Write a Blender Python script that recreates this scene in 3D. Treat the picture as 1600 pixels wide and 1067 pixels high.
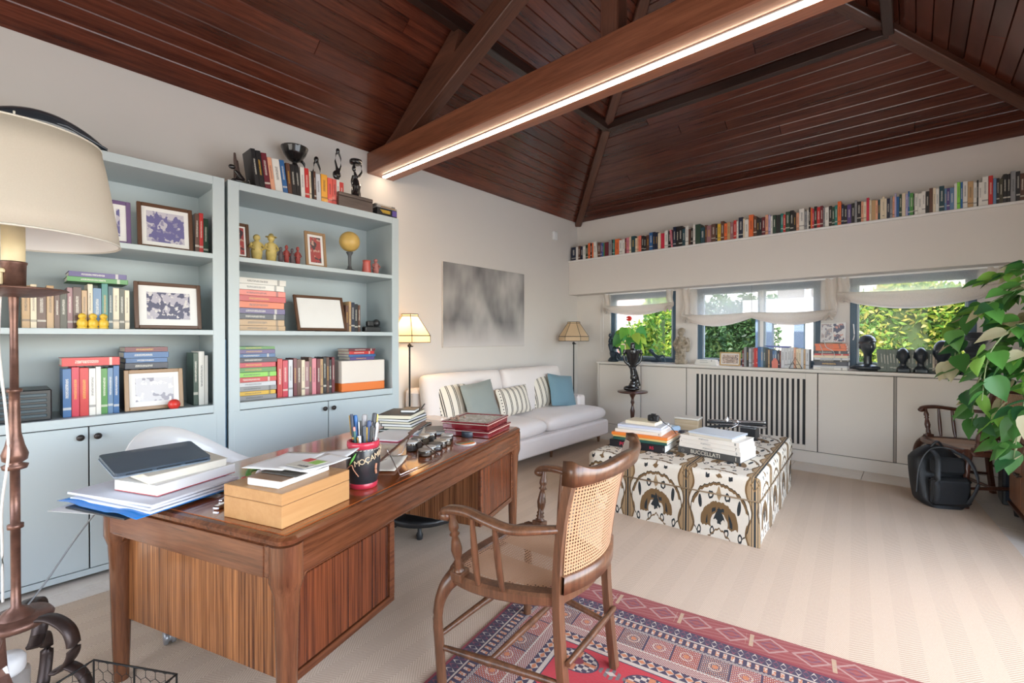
import bpy, math, random
import numpy as np
from mathutils import Vector, Matrix, Euler
random.seed(11)
PI = math.pi
for o in list(bpy.data.objects):
    bpy.data.objects.remove(o)
SC = bpy.context.scene
COL = SC.collection

# ---------------------------------------------------------------- camera
cam_d = bpy.data.cameras.new('camera')
cam_d.sensor_width = 36.0
cam_d.lens = 713.27 / 1600 * 36
cam_d.clip_start = 0.05
cam_d.clip_end = 200
cam = bpy.data.objects.new('camera', cam_d)
COL.objects.link(cam)
cam.location = (0, 0, 1.35)
cam.rotation_euler = (PI / 2 - 0.00712, 0, 0.72233)
SC.camera = cam

# ---------------------------------------------------------------- world, sun, large lights, exposure
SC.view_settings.view_transform = 'Standard'
SC.view_settings.look = 'None'
SC.view_settings.gamma = 1.0
SC.view_settings.use_curve_mapping = False
SC.view_settings.exposure = 0.0
world = bpy.data.worlds.new('sky')
SC.world = world
world.use_nodes = True
wn = world.node_tree
wn.nodes.clear()
wo = wn.nodes.new('ShaderNodeOutputWorld')
wb = wn.nodes.new('ShaderNodeBackground')
ws = wn.nodes.new('ShaderNodeTexSky')
ws.sky_type = 'NISHITA'
ws.sun_disc = False
ws.sun_elevation = math.radians(48)
ws.sun_rotation = math.radians(60)
wb.inputs['Strength'].default_value = 0.95
wn.links.new(ws.outputs[0], wb.inputs['Color'])
wn.links.new(wb.outputs[0], wo.inputs['Surface'])

def lamp(name, kind, loc, energy, color=(1, 1, 1), **kw):
    d = bpy.data.lights.new(name, kind)
    d.energy = energy
    d.color = color
    for k, v in kw.items():
        setattr(d, k, v)
    o = bpy.data.objects.new(name, d)
    COL.objects.link(o)
    o.location = loc
    return o
sun = lamp('sun', 'SUN', (8, 8, 12), 9, (1, 0.95, 0.86), angle=0.01)
sun.rotation_euler = Vector((0.10, -0.62, 0.78)).to_track_quat('Z', 'Y').to_euler()
# area lamps as daylight: right-hand window inferred, window behind the camera added for light
dl = lamp('daylight_right_window', 'AREA', (1.24, 1.9, 1.35), 128, (0.87, 0.935, 1.0), shape='RECTANGLE', size=2.0, size_y=4.2)
dl.rotation_euler = (0, PI / 2, 0)
db = lamp('added_back_daylight', 'AREA', (-1.5, -2.65, 1.5), 95, (1.0, 0.93, 0.84), shape='RECTANGLE', size=3.6, size_y=2.2)
db.rotation_euler = (PI / 2, 0, 0)

# ---------------------------------------------------------------- geometry helpers
class MB:
    def __init__(s):
        s.v = []; s.f = []; s.m = []; s.s = []
        s.M = Matrix.Identity(4)
    def at(s, loc=(0, 0, 0), rz=0.0, rx=0.0, ry=0.0, sc=None):
        s.M = Matrix.Translation(loc) @ Euler((rx, ry, rz)).to_matrix().to_4x4()
        if sc: s.M = s.M @ Matrix.Diagonal((*sc, 1))
        return s
    def add(s, vs, fs, mat=0, smooth=False):
        b = len(s.v)
        M = s.M
        s.v += [tuple(M @ Vector(v)) for v in vs]
        for f in fs:
            s.f.append([b + i for i in f]); s.m.append(mat); s.s.append(smooth)
        return s
    def box(s, x0, x1, y0, y1, z0, z1, bev=0.0, mat=0):
        if x1 < x0: x0, x1 = x1, x0
        if y1 < y0: y0, y1 = y1, y0
        if z1 < z0: z0, z1 = z1, z0
        bev = min(bev, (x1-x0)*.45, (y1-y0)*.45, (z1-z0)*.45)
        if bev <= 0:
            vs = [(x, y, z) for x in (x0, x1) for y in (y0, y1) for z in (z0, z1)]
            fs = [(0,1,3,2),(4,6,7,5),(0,4,5,1),(2,3,7,6),(0,2,6,4),(1,5,7,3)]
            return s.add(vs, fs, mat)
        X = (x0, x1); Y = (y0, y1); Z = (z0, z1); vs = []; idx = {}
        for i in (0, 1):
            for j in (0, 1):
                for k in (0, 1):
                    sx = bev if i == 0 else -bev; sy = bev if j == 0 else -bev; sz = bev if k == 0 else -bev
                    for a, p in enumerate(((X[i], Y[j]+sy, Z[k]+sz), (X[i]+sx, Y[j], Z[k]+sz), (X[i]+sx, Y[j]+sy, Z[k]))):
                        idx[i, j, k, a] = len(vs); vs.append(p)
        g = lambda i, j, k, a: idx[i, j, k, a]
        fs = [(g(0,0,0,0),g(0,0,1,0),g(0,1,1,0),g(0,1,0,0)), (g(1,0,0,0),g(1,1,0,0),g(1,1,1,0),g(1,0,1,0)),
              (g(0,0,0,1),g(1,0,0,1),g(1,0,1,1),g(0,0,1,1)), (g(0,1,0,1),g(0,1,1,1),g(1,1,1,1),g(1,1,0,1)),
              (g(0,0,0,2),g(0,1,0,2),g(1,1,0,2),g(1,0,0,2)), (g(0,0,1,2),g(1,0,1,2),g(1,1,1,2),g(0,1,1,2))]
        for j in (0,1):
            for k in (0,1): fs.append((g(0,j,k,1),g(1,j,k,1),g(1,j,k,2),g(0,j,k,2)))
        for i in (0,1):
            for k in (0,1): fs.append((g(i,0,k,0),g(i,1,k,0),g(i,1,k,2),g(i,0,k,2)))
        for i in (0,1):
            for j in (0,1): fs.append((g(i,j,0,0),g(i,j,1,0),g(i,j,1,1),g(i,j,0,1)))
        for i in (0,1):
            for j in (0,1):
                for k in (0,1): fs.append((g(i,j,k,0),g(i,j,k,1),g(i,j,k,2)))
        return s.add(vs, fs, mat)
    def cbox(s, c, d, bev=0.0, mat=0):
        return s.box(c[0]-d[0]/2, c[0]+d[0]/2, c[1]-d[1]/2, c[1]+d[1]/2, c[2]-d[2]/2, c[2]+d[2]/2, bev, mat)
    def prism(s, poly, z0, z1, mat=0, smooth=False):
        n = len(poly)
        vs = [(x, y, z0) for x, y in poly] + [(x, y, z1) for x, y in poly]
        s.add(vs, [tuple(range(n))[::-1], tuple(range(n, 2*n))], mat)
        s.add(vs, [(i, (i+1) % n, n+(i+1) % n, n+i) for i in range(n)], mat, smooth)
        return s
    def lathe(s, prof, n=20, c=(0, 0, 0), mat=0, smooth=True, caps=True):
        vs = []
        for r, z in prof:
            for i in range(n):
                a = 2*PI*i/n
                vs.append((c[0]+r*math.cos(a), c[1]+r*math.sin(a), c[2]+z))
        fs = []
        for j in range(len(prof)-1):
            for i in range(n):
                k = (i+1) % n
                fs.append((j*n+i, j*n+k, (j+1)*n+k, (j+1)*n+i))
        s.add(vs, fs, mat, smooth)
        if caps:
            if prof[0][0] > 1e-4: s.add([vs[i] for i in range(n)][::-1], [tuple(range(n))], mat)
            if prof[-1][0] > 1e-4: s.add([vs[(len(prof)-1)*n+i] for i in range(n)], [tuple(range(n))], mat)
        return s
    def tube(s, pts, r, n=8, mat=0, smooth=True, sy=1.0, up=(0, 0, 1), closed=False):
        """swept section; r number or list; sy squashes the section along the binormal"""
        P = [Vector(p) for p in pts]; m = len(P)
        R = r if isinstance(r, (list, tuple)) else [r]*m
        vs = []; upv = Vector(up)
        for i in range(m):
            if closed: t = P[(i+1) % m]-P[i-1]
            else: t = P[min(i+1, m-1)]-P[max(i-1, 0)]
            t.normalize()
            a = upv.cross(t)
            if a.length < 1e-3: a = Vector((1, 0, 0)).cross(t)
            if a.length < 1e-3: a = Vector((0, 1, 0)).cross(t)
            a.normalize(); b = t.cross(a)
            for k in range(n):
                w = 2*PI*(k+.5)/n
                vs.append(tuple(P[i]+a*R[i]*math.cos(w)+b*R[i]*sy*math.sin(w)))
        fs = []
        for i in range(m if closed else m-1):
            for k in range(n):
                q = (k+1) % n; i2 = (i+1) % m
                fs.append((i*n+k, i*n+q, i2*n+q, i2*n+k))
        s.add(vs, fs, mat, smooth)
        if not closed:
            s.add([vs[k] for k in range(n)][::-1], [tuple(range(n))], mat)
            s.add([vs[(m-1)*n+k] for k in range(n)], [tuple(range(n))], mat)
        return s
    def ell(s, c, r, nu=14, nv=9, mat=0):
        if not isinstance(r, (list, tuple)): r = (r, r, r)
        prof = [(math.sin(PI*j/nv), -math.cos(PI*j/nv)) for j in range(nv+1)]
        vs = []; fs = []
        for a, z in prof:
            for i in range(nu):
                w = 2*PI*i/nu
                vs.append((c[0]+r[0]*a*math.cos(w), c[1]+r[1]*a*math.sin(w), c[2]+r[2]*z))
        for j in range(nv):
            for i in range(nu):
                k = (i+1) % nu
                fs.append((j*nu+i, j*nu+k, (j+1)*nu+k, (j+1)*nu+i))
        return s.add(vs, fs, mat, True)
    def grid(s, fn, nu, nv, mat=0, smooth=True):
        vs = [fn(i/nu, j/nv) for j in range(nv+1) for i in range(nu+1)]
        fs = [(j*(nu+1)+i, j*(nu+1)+i+1, (j+1)*(nu+1)+i+1, (j+1)*(nu+1)+i) for j in range(nv) for i in range(nu)]
        return s.add(vs, fs, mat, smooth)
    def build(s, name, mats, parent=None, loc=None, rz=None, solid=0, remesh=0, subsurf=0, bevel=0):
        me = bpy.data.meshes.new(name)
        me.from_pydata(s.v, [], s.f)
        if not isinstance(mats, (list, tuple)): mats = [mats]
        for m in mats: me.materials.append(m)
        me.polygons.foreach_set('material_index', s.m)
        me.polygons.foreach_set('use_smooth', s.s)
        me.update()
        o = bpy.data.objects.new(name, me)
        COL.objects.link(o)
        if parent: o.parent = parent
        if loc is not None: o.location = loc
        if rz is not None: o.rotation_euler = (0, 0, rz)
        if bevel:
            m = o.modifiers.new('bevel', 'BEVEL'); m.width = bevel; m.segments = 2; m.limit_method = 'ANGLE'
        if solid:
            m = o.modifiers.new('solid', 'SOLIDIFY'); m.thickness = solid; m.offset = 0
        if remesh:
            m = o.modifiers.new('remesh', 'REMESH'); m.mode = 'VOXEL'; m.voxel_size = remesh; m.use_smooth_shade = True
            m = o.modifiers.new('smooth', 'SMOOTH'); m.factor = .6; m.iterations = 4
        if subsurf:
            m = o.modifiers.new('subsurf', 'SUBSURF'); m.levels = subsurf; m.render_levels = subsurf
        return o

def tag(o, label=None, cat=None, group=None, kind=None):
    if label: o['label'] = label
    if cat: o['category'] = cat
    if group: o['group'] = group
    if kind: o['kind'] = kind
    return o
def thing(name, label, cat, loc=(0, 0, 0), rz=0.0, group=None):
    o = bpy.data.objects.new(name, None)
    o.empty_display_size = .05
    COL.objects.link(o)
    o.location = loc; o.rotation_euler = (0, 0, rz)
    return tag(o, label, cat, group)
def dup(root, loc, rz, label=None, group=None):
    r = root.copy(); COL.objects.link(r); r.location = loc; r.rotation_euler = (0, 0, rz)
    if label: r['label'] = label
    if group: r['group'] = group
    for ch in list(root.children):
        c = ch.copy(); COL.objects.link(c); c.parent = r
        for g in list(ch.children):
            d = g.copy(); COL.objects.link(d); d.parent = c
    return r
def lerp(a, b, t): return a+(b-a)*t
def curve(pts, n=6):
    """Catmull-Rom through points"""
    P = [Vector(p) for p in pts]; out = []
    for i in range(len(P)-1):
        p0 = P[max(i-1, 0)]; p1 = P[i]; p2 = P[i+1]; p3 = P[min(i+2, len(P)-1)]
        for k in range(n):
            t = k/n
            out.append(.5*((2*p1)+(p2-p0)*t+(2*p0-5*p1+4*p2-p3)*t*t+(3*p1-p0-3*p2+p3)*t**3))
    out.append(P[-1])
    return out
def text_mesh(name, txt, size, mat, parent, M, extrude=.0006, shear=0, align='CENTER', spacing=1.0):
    cu = bpy.data.curves.new(name, 'FONT')
    cu.body = txt; cu.size = size; cu.extrude = extrude; cu.align_x = align; cu.align_y = 'CENTER'; cu.shear = shear
    cu.space_character = spacing; cu.resolution_u = 3
    t = bpy.data.objects.new(name, cu)
    COL.objects.link(t)
    dg = bpy.context.evaluated_depsgraph_get(); dg.update()
    me = bpy.data.meshes.new_from_object(t.evaluated_get(dg))
    bpy.data.objects.remove(t)
    me.materials.clear(); me.materials.append(mat)
    o = bpy.data.objects.new(name, me)
    COL.objects.link(o)
    o.parent = parent
    o.matrix_local = M
    return o

# ---------------------------------------------------------------- node helpers
class S:
    def __init__(s, nt, k): s.nt = nt; s.k = k
    def _m(s, op, *a):
        n = s.nt.nodes.new('ShaderNodeMath'); n.operation = op
        for i, v in enumerate((s,)+a):
            if isinstance(v, S): s.nt.links.new(v.k, n.inputs[i])
            else: n.inputs[i].default_value = v
        return S(s.nt, n.outputs[0])
    def __add__(s, o): return s._m('ADD', o)
    def __radd__(s, o): return s._m('ADD', o)
    def __sub__(s, o): return s._m('SUBTRACT', o)
    def __rsub__(s, o): return (s*-1)+o
    def __mul__(s, o): return s._m('MULTIPLY', o)
    def __rmul__(s, o): return s._m('MULTIPLY', o)
    def __truediv__(s, o): return s._m('DIVIDE', o)
    def fract(s): return s._m('FRACT')
    def floor(s): return s._m('FLOOR')
    def abs(s): return s._m('ABSOLUTE')
    def sin(s): return s._m('SINE')
    def sqrt(s): return s._m('SQRT')
    def gt(s, o): return s._m('GREATER_THAN', o)
    def lt(s, o): return s._m('LESS_THAN', o)
    def min(s, o): return s._m('MINIMUM', o)
    def max(s, o): return s._m('MAXIMUM', o)
    def pw(s, o): return s._m('POWER', o)
    def between(s, a, b): return s.gt(a)*s.lt(b)
    def tri(s, p=1.0): return ((s/p).fract()-.5).abs()*2
def mixc(nt, f, a, b):
    n = nt.nodes.new('ShaderNodeMix'); n.data_type = 'RGBA'; n.clamp_factor = True
    for sock, v in ((n.inputs[0], f), (n.inputs[6], a), (n.inputs[7], b)):
        if isinstance(v, S): nt.links.new(v.k, sock)
        elif isinstance(v, (int, float)): sock.default_value = v
        else: sock.default_value = (*v[:3], 1)
    return S(nt, n.outputs[2])
def newmat(name):
    m = bpy.data.materials.new(name); m.use_nodes = True
    nt = m.node_tree
    b = nt.nodes['Principled BSDF']
    return m, nt, b
def coords(nt, kind='Object', scale=(1, 1, 1), rot=(0, 0, 0), loc=(0, 0, 0)):
    c = nt.nodes.new('ShaderNodeTexCoord'); mp = nt.nodes.new('ShaderNodeMapping')
    nt.links.new(c.outputs[kind], mp.inputs[0])
    mp.inputs['Scale'].default_value = scale; mp.inputs['Rotation'].default_value = rot; mp.inputs['Location'].default_value = loc
    return mp.outputs[0]
def xyz(nt, sock):
    n = nt.nodes.new('ShaderNodeSeparateXYZ'); nt.links.new(sock, n.inputs[0])
    return S(nt, n.outputs[0]), S(nt, n.outputs[1]), S(nt, n.outputs[2])
def noise(nt, vec, scale=5, detail=3, rough=.5, dist=0):
    n = nt.nodes.new('ShaderNodeTexNoise')
    if vec is not None: nt.links.new(vec, n.inputs['Vector'])
    n.inputs['Scale'].default_value = scale; n.inputs['Detail'].default_value = detail
    n.inputs['Roughness'].default_value = rough; n.inputs['Distortion'].default_value = dist
    return S(nt, n.outputs[0])
def rnd(nt):
    n = nt.nodes.new('ShaderNodeObjectInfo')
    return S(nt, n.outputs['Random']), S(nt, n.outputs['Color'])
def setc(nt, b, c):
    if isinstance(c, S): nt.links.new(c.k, b.inputs['Base Color'])
    else: b.inputs['Base Color'].default_value = (*c, 1)
def bump(nt, b, h, strength=.3, dist=.005):
    n = nt.nodes.new('ShaderNodeBump'); n.inputs['Strength'].default_value = strength; n.inputs['Distance'].default_value = dist
    nt.links.new(h.k, n.inputs['Height']); nt.links.new(n.outputs[0], b.inputs['Normal'])
def srgb(*c):
    if len(c) == 1: c = c[0]
    return tuple(((v/255)/12.92 if v/255 <= .04045 else ((v/255+.055)/1.055)**2.4) for v in c)
_pc = {}
def P(name, col, rough=.5, metal=0, spec=.5, coat=0, var=0.0, vs=8, bmp=0, bs=60, alpha=1, trans=0, sheen=0):
    if name in _pc: return _pc[name]
    m, nt, b = newmat(name)
    b.inputs['Roughness'].default_value = rough; b.inputs['Metallic'].default_value = metal
    b.inputs['Specular IOR Level'].default_value = spec; b.inputs['Coat Weight'].default_value = coat
    b.inputs['Alpha'].default_value = alpha; b.inputs['Transmission Weight'].default_value = trans
    b.inputs['Sheen Weight'].default_value = sheen
    v = coords(nt)
    if var:
        n = noise(nt, v, vs, 4)
        setc(nt, b, mixc(nt, n, tuple(max(0, x*(1-var)) for x in col), tuple(min(1, x*(1+var)) for x in col)))
    else: setc(nt, b, col)
    if bmp: bump(nt, b, noise(nt, v, bs, 3), bmp, .004)
    _pc[name] = m
    return m
def wood(name, c1, c2, axis='x', rough=.3, coat=.3, scale=1.0, ring=14, per_obj=0.25, bmp=.08, kf=1.5, st=1.0):
    if name in _pc: return _pc[name]
    m, nt, b = newmat(name)
    a_ = .35*st
    k = {'x': (a_, 6, 6), 'y': (6, a_, 6), 'z': (6, 6, a_)}[axis]
    r, _ = rnd(nt)
    v = coords(nt, 'Object', tuple(q*scale for q in k))
    add = nt.nodes.new('ShaderNodeVectorMath'); add.operation = 'ADD'
    nt.links.new(v, add.inputs[0]); cx = nt.nodes.new('ShaderNodeCombineXYZ')
    for i in range(3): nt.links.new((r*(17+i*5)).k, cx.inputs[i])
    nt.links.new(cx.outputs[0], add.inputs[1])
    n1 = noise(nt, add.outputs[0], 1.6, 4, .6, .6)
    n2 = noise(nt, add.outputs[0], ring, 4, .7, .2)
    g = ((n1-.5)*1.5+(n2-.5)*kf+.45)
    c = mixc(nt, g, c1, c2)
    if per_obj:
        hv = nt.nodes.new('ShaderNodeHueSaturation'); nt.links.new(c.k, hv.inputs['Color'])
        nt.links.new((r*per_obj+(1-per_obj*.5)).k, hv.inputs['Value'])
        c = S(nt, hv.outputs[0])
    setc(nt, b, c)
    b.inputs['Roughness'].default_value = rough; b.inputs['Coat Weight'].default_value = coat; b.inputs['Coat Roughness'].default_value = .15
    if bmp: bump(nt, b, n2, bmp, .002)
    _pc[name] = m
    return m
def fabric(name, col, var=.1, scale=300, rough=.9, wr=.25):
    if name in _pc: return _pc[name]
    m, nt, b = newmat(name)
    v = coords(nt)
    n = noise(nt, v, 4, 3); w = noise(nt, v, scale, 2)
    setc(nt, b, mixc(nt, n*.6+w*.4, tuple(x*(1-var) for x in col), tuple(min(1, x*(1+var)) for x in col)))
    b.inputs['Roughness'].default_value = rough; b.inputs['Sheen Weight'].default_value = .2
    bump(nt, b, w*.4+noise(nt, v, 9, 3)*2, wr, .004)
    _pc[name] = m
    return m
def emis(name, col, strength):
    m, nt, b = newmat(name)
    b.inputs['Base Color'].default_value = (*col, 1)
    b.inputs['Emission Color'].default_value = (*col, 1); b.inputs['Emission Strength'].default_value = strength
    return m
# ================================================================ MATERIALS
M_wall = P('wall_paint', (.68, .64, .60), .85, bmp=.05, bs=90, var=.015)
M_white = P('white_plaster', (.80, .80, .79), .8)
M_cab_l = P('blue_grey_lacquer', srgb(184, 195, 198), .42, spec=.4)
M_cab_r = P('greige_lacquer', srgb(216, 208, 198), .45, spec=.4)
M_line = P('shadow_gap', (.03, .03, .032), .8)
M_board = wood('mahogany_board', (.034, .008, .005), (.155, .040, .020), 'y', .26, .55, .8, 12, .55)
M_boardx = wood('mahogany_board_x', (.034, .008, .006), (.130, .036, .020), 'x', .26, .55, .8, 12, .55)
M_beam = wood('beam_wood_x', (.12, .036, .016), (.27, .10, .050), 'x', .38, .2, 1, 10, .2)
M_rafter = wood('rafter_wood', (.055, .020, .013), (.14, .055, .033), 'y', .36, .25, 1, 12, .2)
M_dark = P('ebony_stain', (.018, .012, .011), .35, coat=.3)
M_desk = wood('desk_walnut_x', (.060, .018, .007), (.21, .072, .030), 'x', .24, .25, 1.3, 9, .05, .03)
M_desk_top = wood('desk_top_wood', (.16, .035, .008), (.42, .125, .033), 'x', .12, .8, 1.2, 10, .05, .02)
M_desk_z = wood('desk_walnut_z', (.065, .018, .006), (.40, .165, .06), 'z', .26, .22, 2.4, 7, .12, .03, 2.6, .25)
M_desk_leg = wood('desk_leg_wood', (.06, .020, .009), (.20, .075, .032), 'z', .24, .25, 1.2, 10, .05, .03)
M_chair = wood('chair_walnut', (.05, .022, .011), (.20, .085, .040), 'z', .34, .15, 1.3, 10, .03, .04)
M_chair_d = wood('chair_dark_walnut', (.035, .012, .008), (.13, .045, .026), 'z', .3, .35, 1.3, 10, .03, .04)
M_cane = fabric('cane_weave', (.46, .25, .125), .2, 200, .6, .3)
M_steel = P('brushed_steel', (.6, .6, .62), .25, 1)
M_chrome = P('chrome', (.75, .75, .77), .12, 1)
M_black = P('black_plastic', (.018, .019, .021), .35)
M_blackm = P('black_metal', (.02, .02, .02), .4, .6)
M_ebony = P('carved_ebony', (.012, .011, .012), .22, coat=.5, var=.3, vs=20)
M_ebony_b = P('polished_dark_stone', (.035, .045, .058), .3, coat=.4, var=.3, vs=14)
M_iron = P('wrought_iron', (.17, .088, .066), .40, .6, var=.7, vs=26, bmp=.35, bs=45)
M_paper = P('paper', (.80, .79, .77), .8, var=.04)
M_frame_w = P('window_frame_blue', srgb(66, 92, 112), .45)
M_knob = P('dark_knob', (.045, .038, .036), .4, .5)

# glass that lets daylight through
def glass_mat(name, tint=(1, 1, 1), gloss=.06, rough=.0):
    m = bpy.data.materials.new(name); m.use_nodes = True
    nt = m.node_tree; nt.nodes.clear()
    o = nt.nodes.new('ShaderNodeOutputMaterial'); mx = nt.nodes.new('ShaderNodeMixShader')
    t = nt.nodes.new('ShaderNodeBsdfTransparent'); g = nt.nodes.new('ShaderNodeBsdfGlossy')
    t.inputs[0].default_value = (*tint, 1); g.inputs['Roughness'].default_value = rough
    fr = nt.nodes.new('ShaderNodeFresnel'); fr.inputs[0].default_value = 1.35
    ad = S(nt, fr.outputs[0])*gloss*6+gloss*.1
    nt.links.new(ad.k, mx.inputs[0]); nt.links.new(t.outputs[0], mx.inputs[1]); nt.links.new(g.outputs[0], mx.inputs[2])
    nt.links.new(mx.outputs[0], o.inputs[0])
    return m
M_glass = glass_mat('window_glass', gloss=.03)
M_acrylic = glass_mat('clear_acrylic', (.86, .80, .76), .25, .03)
M_smoke = glass_mat('smoked_acrylic', (.62, .48, .42), .2, .02)

def sheer_mat(name, col, alpha, transl=.6):
    m = bpy.data.materials.new(name); m.use_nodes = True
    nt = m.node_tree; nt.nodes.clear()
    o = nt.nodes.new('ShaderNodeOutputMaterial')
    t = nt.nodes.new('ShaderNodeBsdfTransparent'); d = nt.nodes.new('ShaderNodeBsdfDiffuse'); tr = nt.nodes.new('ShaderNodeBsdfTranslucent')
    a = nt.nodes.new('ShaderNodeMixShader'); b = nt.nodes.new('ShaderNodeMixShader')
    d.inputs[0].default_value = (*col, 1); tr.inputs[0].default_value = (*col, 1)
    a.inputs[0].default_value = transl
    nt.links.new(d.outputs[0], a.inputs[1]); nt.links.new(tr.outputs[0], a.inputs[2])
    v = coords(nt, 'Object'); n = noise(nt, v, 220, 2)
    nt.links.new((n*.35+(alpha-.17)).k, b.inputs[0])
    nt.links.new(t.outputs[0], b.inputs[1]); nt.links.new(a.outputs[0], b.inputs[2]); nt.links.new(b.outputs[0], o.inputs[0])
    return m
M_sheer = sheer_mat('sheer_linen', (.95, .94, .92), .52, .8)
M_linen = sheer_mat('folded_linen', (.80, .74, .68), .93, .45)

# book cover: colour of the object, with a printed spine
def book_mat():
    m, nt, b = newmat('book_cover')
    r, c = rnd(nt)
    v = coords(nt)
    x, y, z = xyz(nt, v)
    hs = nt.nodes.new('ShaderNodeSeparateColor'); nt.links.new(c.k, hs.inputs[0])
    lum = S(nt, hs.outputs[0])*.3+S(nt, hs.outputs[1])*.6+S(nt, hs.outputs[2])*.1
    dark = lum.lt(.22)
    ink = mixc(nt, dark, (.02, .02, .03), (.80, .76, .66))
    ink = mixc(nt, r.between(.2, .36)*dark, ink, (.75, .42, .05))
    cn = nt.nodes.new('ShaderNodeCombineXYZ')
    nt.links.new(x.k, cn.inputs[0]); nt.links.new((z+r*9).k, cn.inputs[1])
    sc = nt.nodes.new('ShaderNodeMapping'); nt.links.new(cn.outputs[0], sc.inputs[0]); sc.inputs['Scale'].default_value = (9, 48, 1)
    n = noise(nt, sc.outputs[0], 1.4, 1)
    zt = z-r*.12
    title = zt.between(.32, .72)*(x-.5).abs().lt(.17)*n.gt(.47)*y.lt(.004)*r.gt(.12)
    band = zt.between(.08, .13)*y.lt(.004)*r.gt(.45)
    col = mixc(nt, (title*.65).max(band*.55), c, ink)
    setc(nt, b, col)
    b.inputs['Roughness'].default_value = .38; b.inputs['Coat Weight'].default_value = .15
    return m
M_book = book_mat()
def pages_mat():
    m, nt, b = newmat('book_pages')
    v = coords(nt)
    x, y, z = xyz(nt, v)
    st = (x*60).sin()*.5+.5
    setc(nt, b, mixc(nt, st, (.62, .56, .46), (.80, .76, .67)))
    b.inputs['Roughness'].default_value = .85
    return m
M_pages = pages_mat()
M_plain = None
def plain_mat():
    m, nt, b = newmat('plain_coloured_surface')
    r, c = rnd(nt); setc(nt, b, c)
    b.inputs['Roughness'].default_value = .45
    return m
M_plain = plain_mat()

# ================================================================ STRUCTURE
XL, XR, YF, YB, ZC = -3.976, 1.03, 6.07, -2.4, 3.15
SL = .65
def struct(name, mb, mats, parent=None, **k):
    o = mb.build(name, mats, parent, **k)
    if parent is None: o['kind'] = 'structure'
    return o
def tile_mat():
    m, nt, b = newmat('cream_marble')
    r, _ = rnd(nt)
    v = coords(nt)
    n = noise(nt, v, 2.2, 6, .6, 1.5)
    vein = (n-.5).abs().lt(.012)
    c = mixc(nt, n, (.66, .58, .50), (.78, .72, .65))
    c = mixc(nt, vein*.15, c, (.50, .42, .36))
    setc(nt, b, c); b.inputs['Roughness'].default_value = .22
    return m
M_tile = tile_mat()
floor = struct('floor', MB().box(XL-.1, XR+.3, YB-.2, YF+.15, -.12, -.012), P('grout', (.42, .38, .34), .9))
tm = None
for i in range(9):
    for j in range(15):
        x0 = XL+i*.6; y0 = 5.83-.6*(j+1)+.12
        if x0 > XR or y0 < YB-.5: continue
        if tm is None:
            tm = MB().box(.0015, .5985, .0015, .5985, -.012, 0, .001)
            o = tm.build('floor_tile', M_tile, floor); tme = o.data
        else:
            o = bpy.data.objects.new('floor_tile', tme); COL.objects.link(o); o.parent = floor
        o.location = (x0, y0, 0)
o = bpy.data.objects.new('floor_tile', tme)

# walls
zt = ZC
struct('wall_left', MB().box(XL-.15, XL, YB-.15, YF+.15, -.12, zt+.02), M_wall)
wb_ = MB()
WIN = ((-3.40, -2.41), (-2.13, -.78), (-.52, .44))
WZ0, WZ1 = 1.02, 1.99
xs = [XL]
for a, b_ in WIN: xs += [a, b_]
xs.append(XR+.15)
for i in range(0, len(xs), 2): wb_.box(xs[i], xs[i+1], YF, YF+.16, -.12, zt+.02)
for a, b_ in WIN:
    wb_.box(a, b_, YF, YF+.16, -.12, WZ0); wb_.box(a, b_, YF, YF+.16, WZ1, zt+.02)
struct('wall_far', wb_, M_wall)
wr = MB()
wr.box(XR, XR+.15, YB, -.3, -.12, zt+.02).box(XR, XR+.15, 4.1, YF, -.12, zt+.02).box(XR, XR+.15, -.3, 4.1, 2.35, zt+.02).box(XR, XR+.15, -.3, 4.1, -.12, .3)
struct('wall_right', wr, M_wall)
wk = MB()
wk.box(XL, -3.3, YB-.15, YB, -.12, zt+.02).box(.3, XR, YB-.15, YB, -.12, zt+.02).box(-3.3, .3, YB-.15, YB, 2.5, zt+.02).box(-3.3, .3, YB-.15, YB, -.12, .4)
xm = (XL+XR)/2; HW = (XR-XL)/2
wk.add([(XL, YB-.15, zt), (XR, YB-.15, zt), (xm, YB-.15, zt+SL*HW), (XL, YB, zt), (XR, YB, zt), (xm, YB, zt+SL*HW)], [(0, 1, 2), (3, 5, 4), (0, 3, 4, 1), (1, 4, 5, 2), (2, 5, 3, 0)])
struct('wall_back', wk, M_wall)
# unseen windows: right one inferred, back one added to let in light
w4 = struct('window_4', MB().box(XR+.03, XR+.07, -.3, 4.1, .3, .36).box(XR+.03, XR+.07, -.3, 4.1, 2.29, 2.35).box(XR+.03, XR+.07, -.3, -.24, .36, 2.29).box(XR+.03, XR+.07, 4.04, 4.1, .36, 2.29).box(XR+.03, XR+.07, 1.87, 1.93, .36, 2.29), M_frame_w)
MB().box(XR+.045, XR+.05, -.24, 1.87, .36, 2.29).build('pane', M_glass, w4)
MB().box(XR+.045, XR+.05, 1.93, 4.04, .36, 2.29).build('pane', M_glass, w4)
w5 = struct('window_5', MB().box(-3.3, .3, YB-.09, YB-.05, .4, .46).box(-3.3, .3, YB-.09, YB-.05, 2.44, 2.5).box(-3.3, -3.24, YB-.09, YB-.05, .46, 2.44).box(.24, .3, YB-.09, YB-.05, .46, 2.44).box(-1.53, -1.47, YB-.09, YB-.05, .46, 2.44), M_frame_w)
MB().box(-3.24, -1.53, YB-.075, YB-.07, .46, 2.44).build('pane', M_glass, w5)
MB().box(-1.47, .24, YB-.075, YB-.07, .46, 2.44).build('pane', M_glass, w5)

# bulkhead with its book ledge
struct('trim_1', MB().box(XL, XR, 5.83, YF, 2.01, 2.505, .004), M_wall)
struct('trim_2', MB().box(XL, XR, 5.815, YF, 2.505, 2.53, .004), P('ledge_white', (.76, .74, .72), .5))

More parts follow.
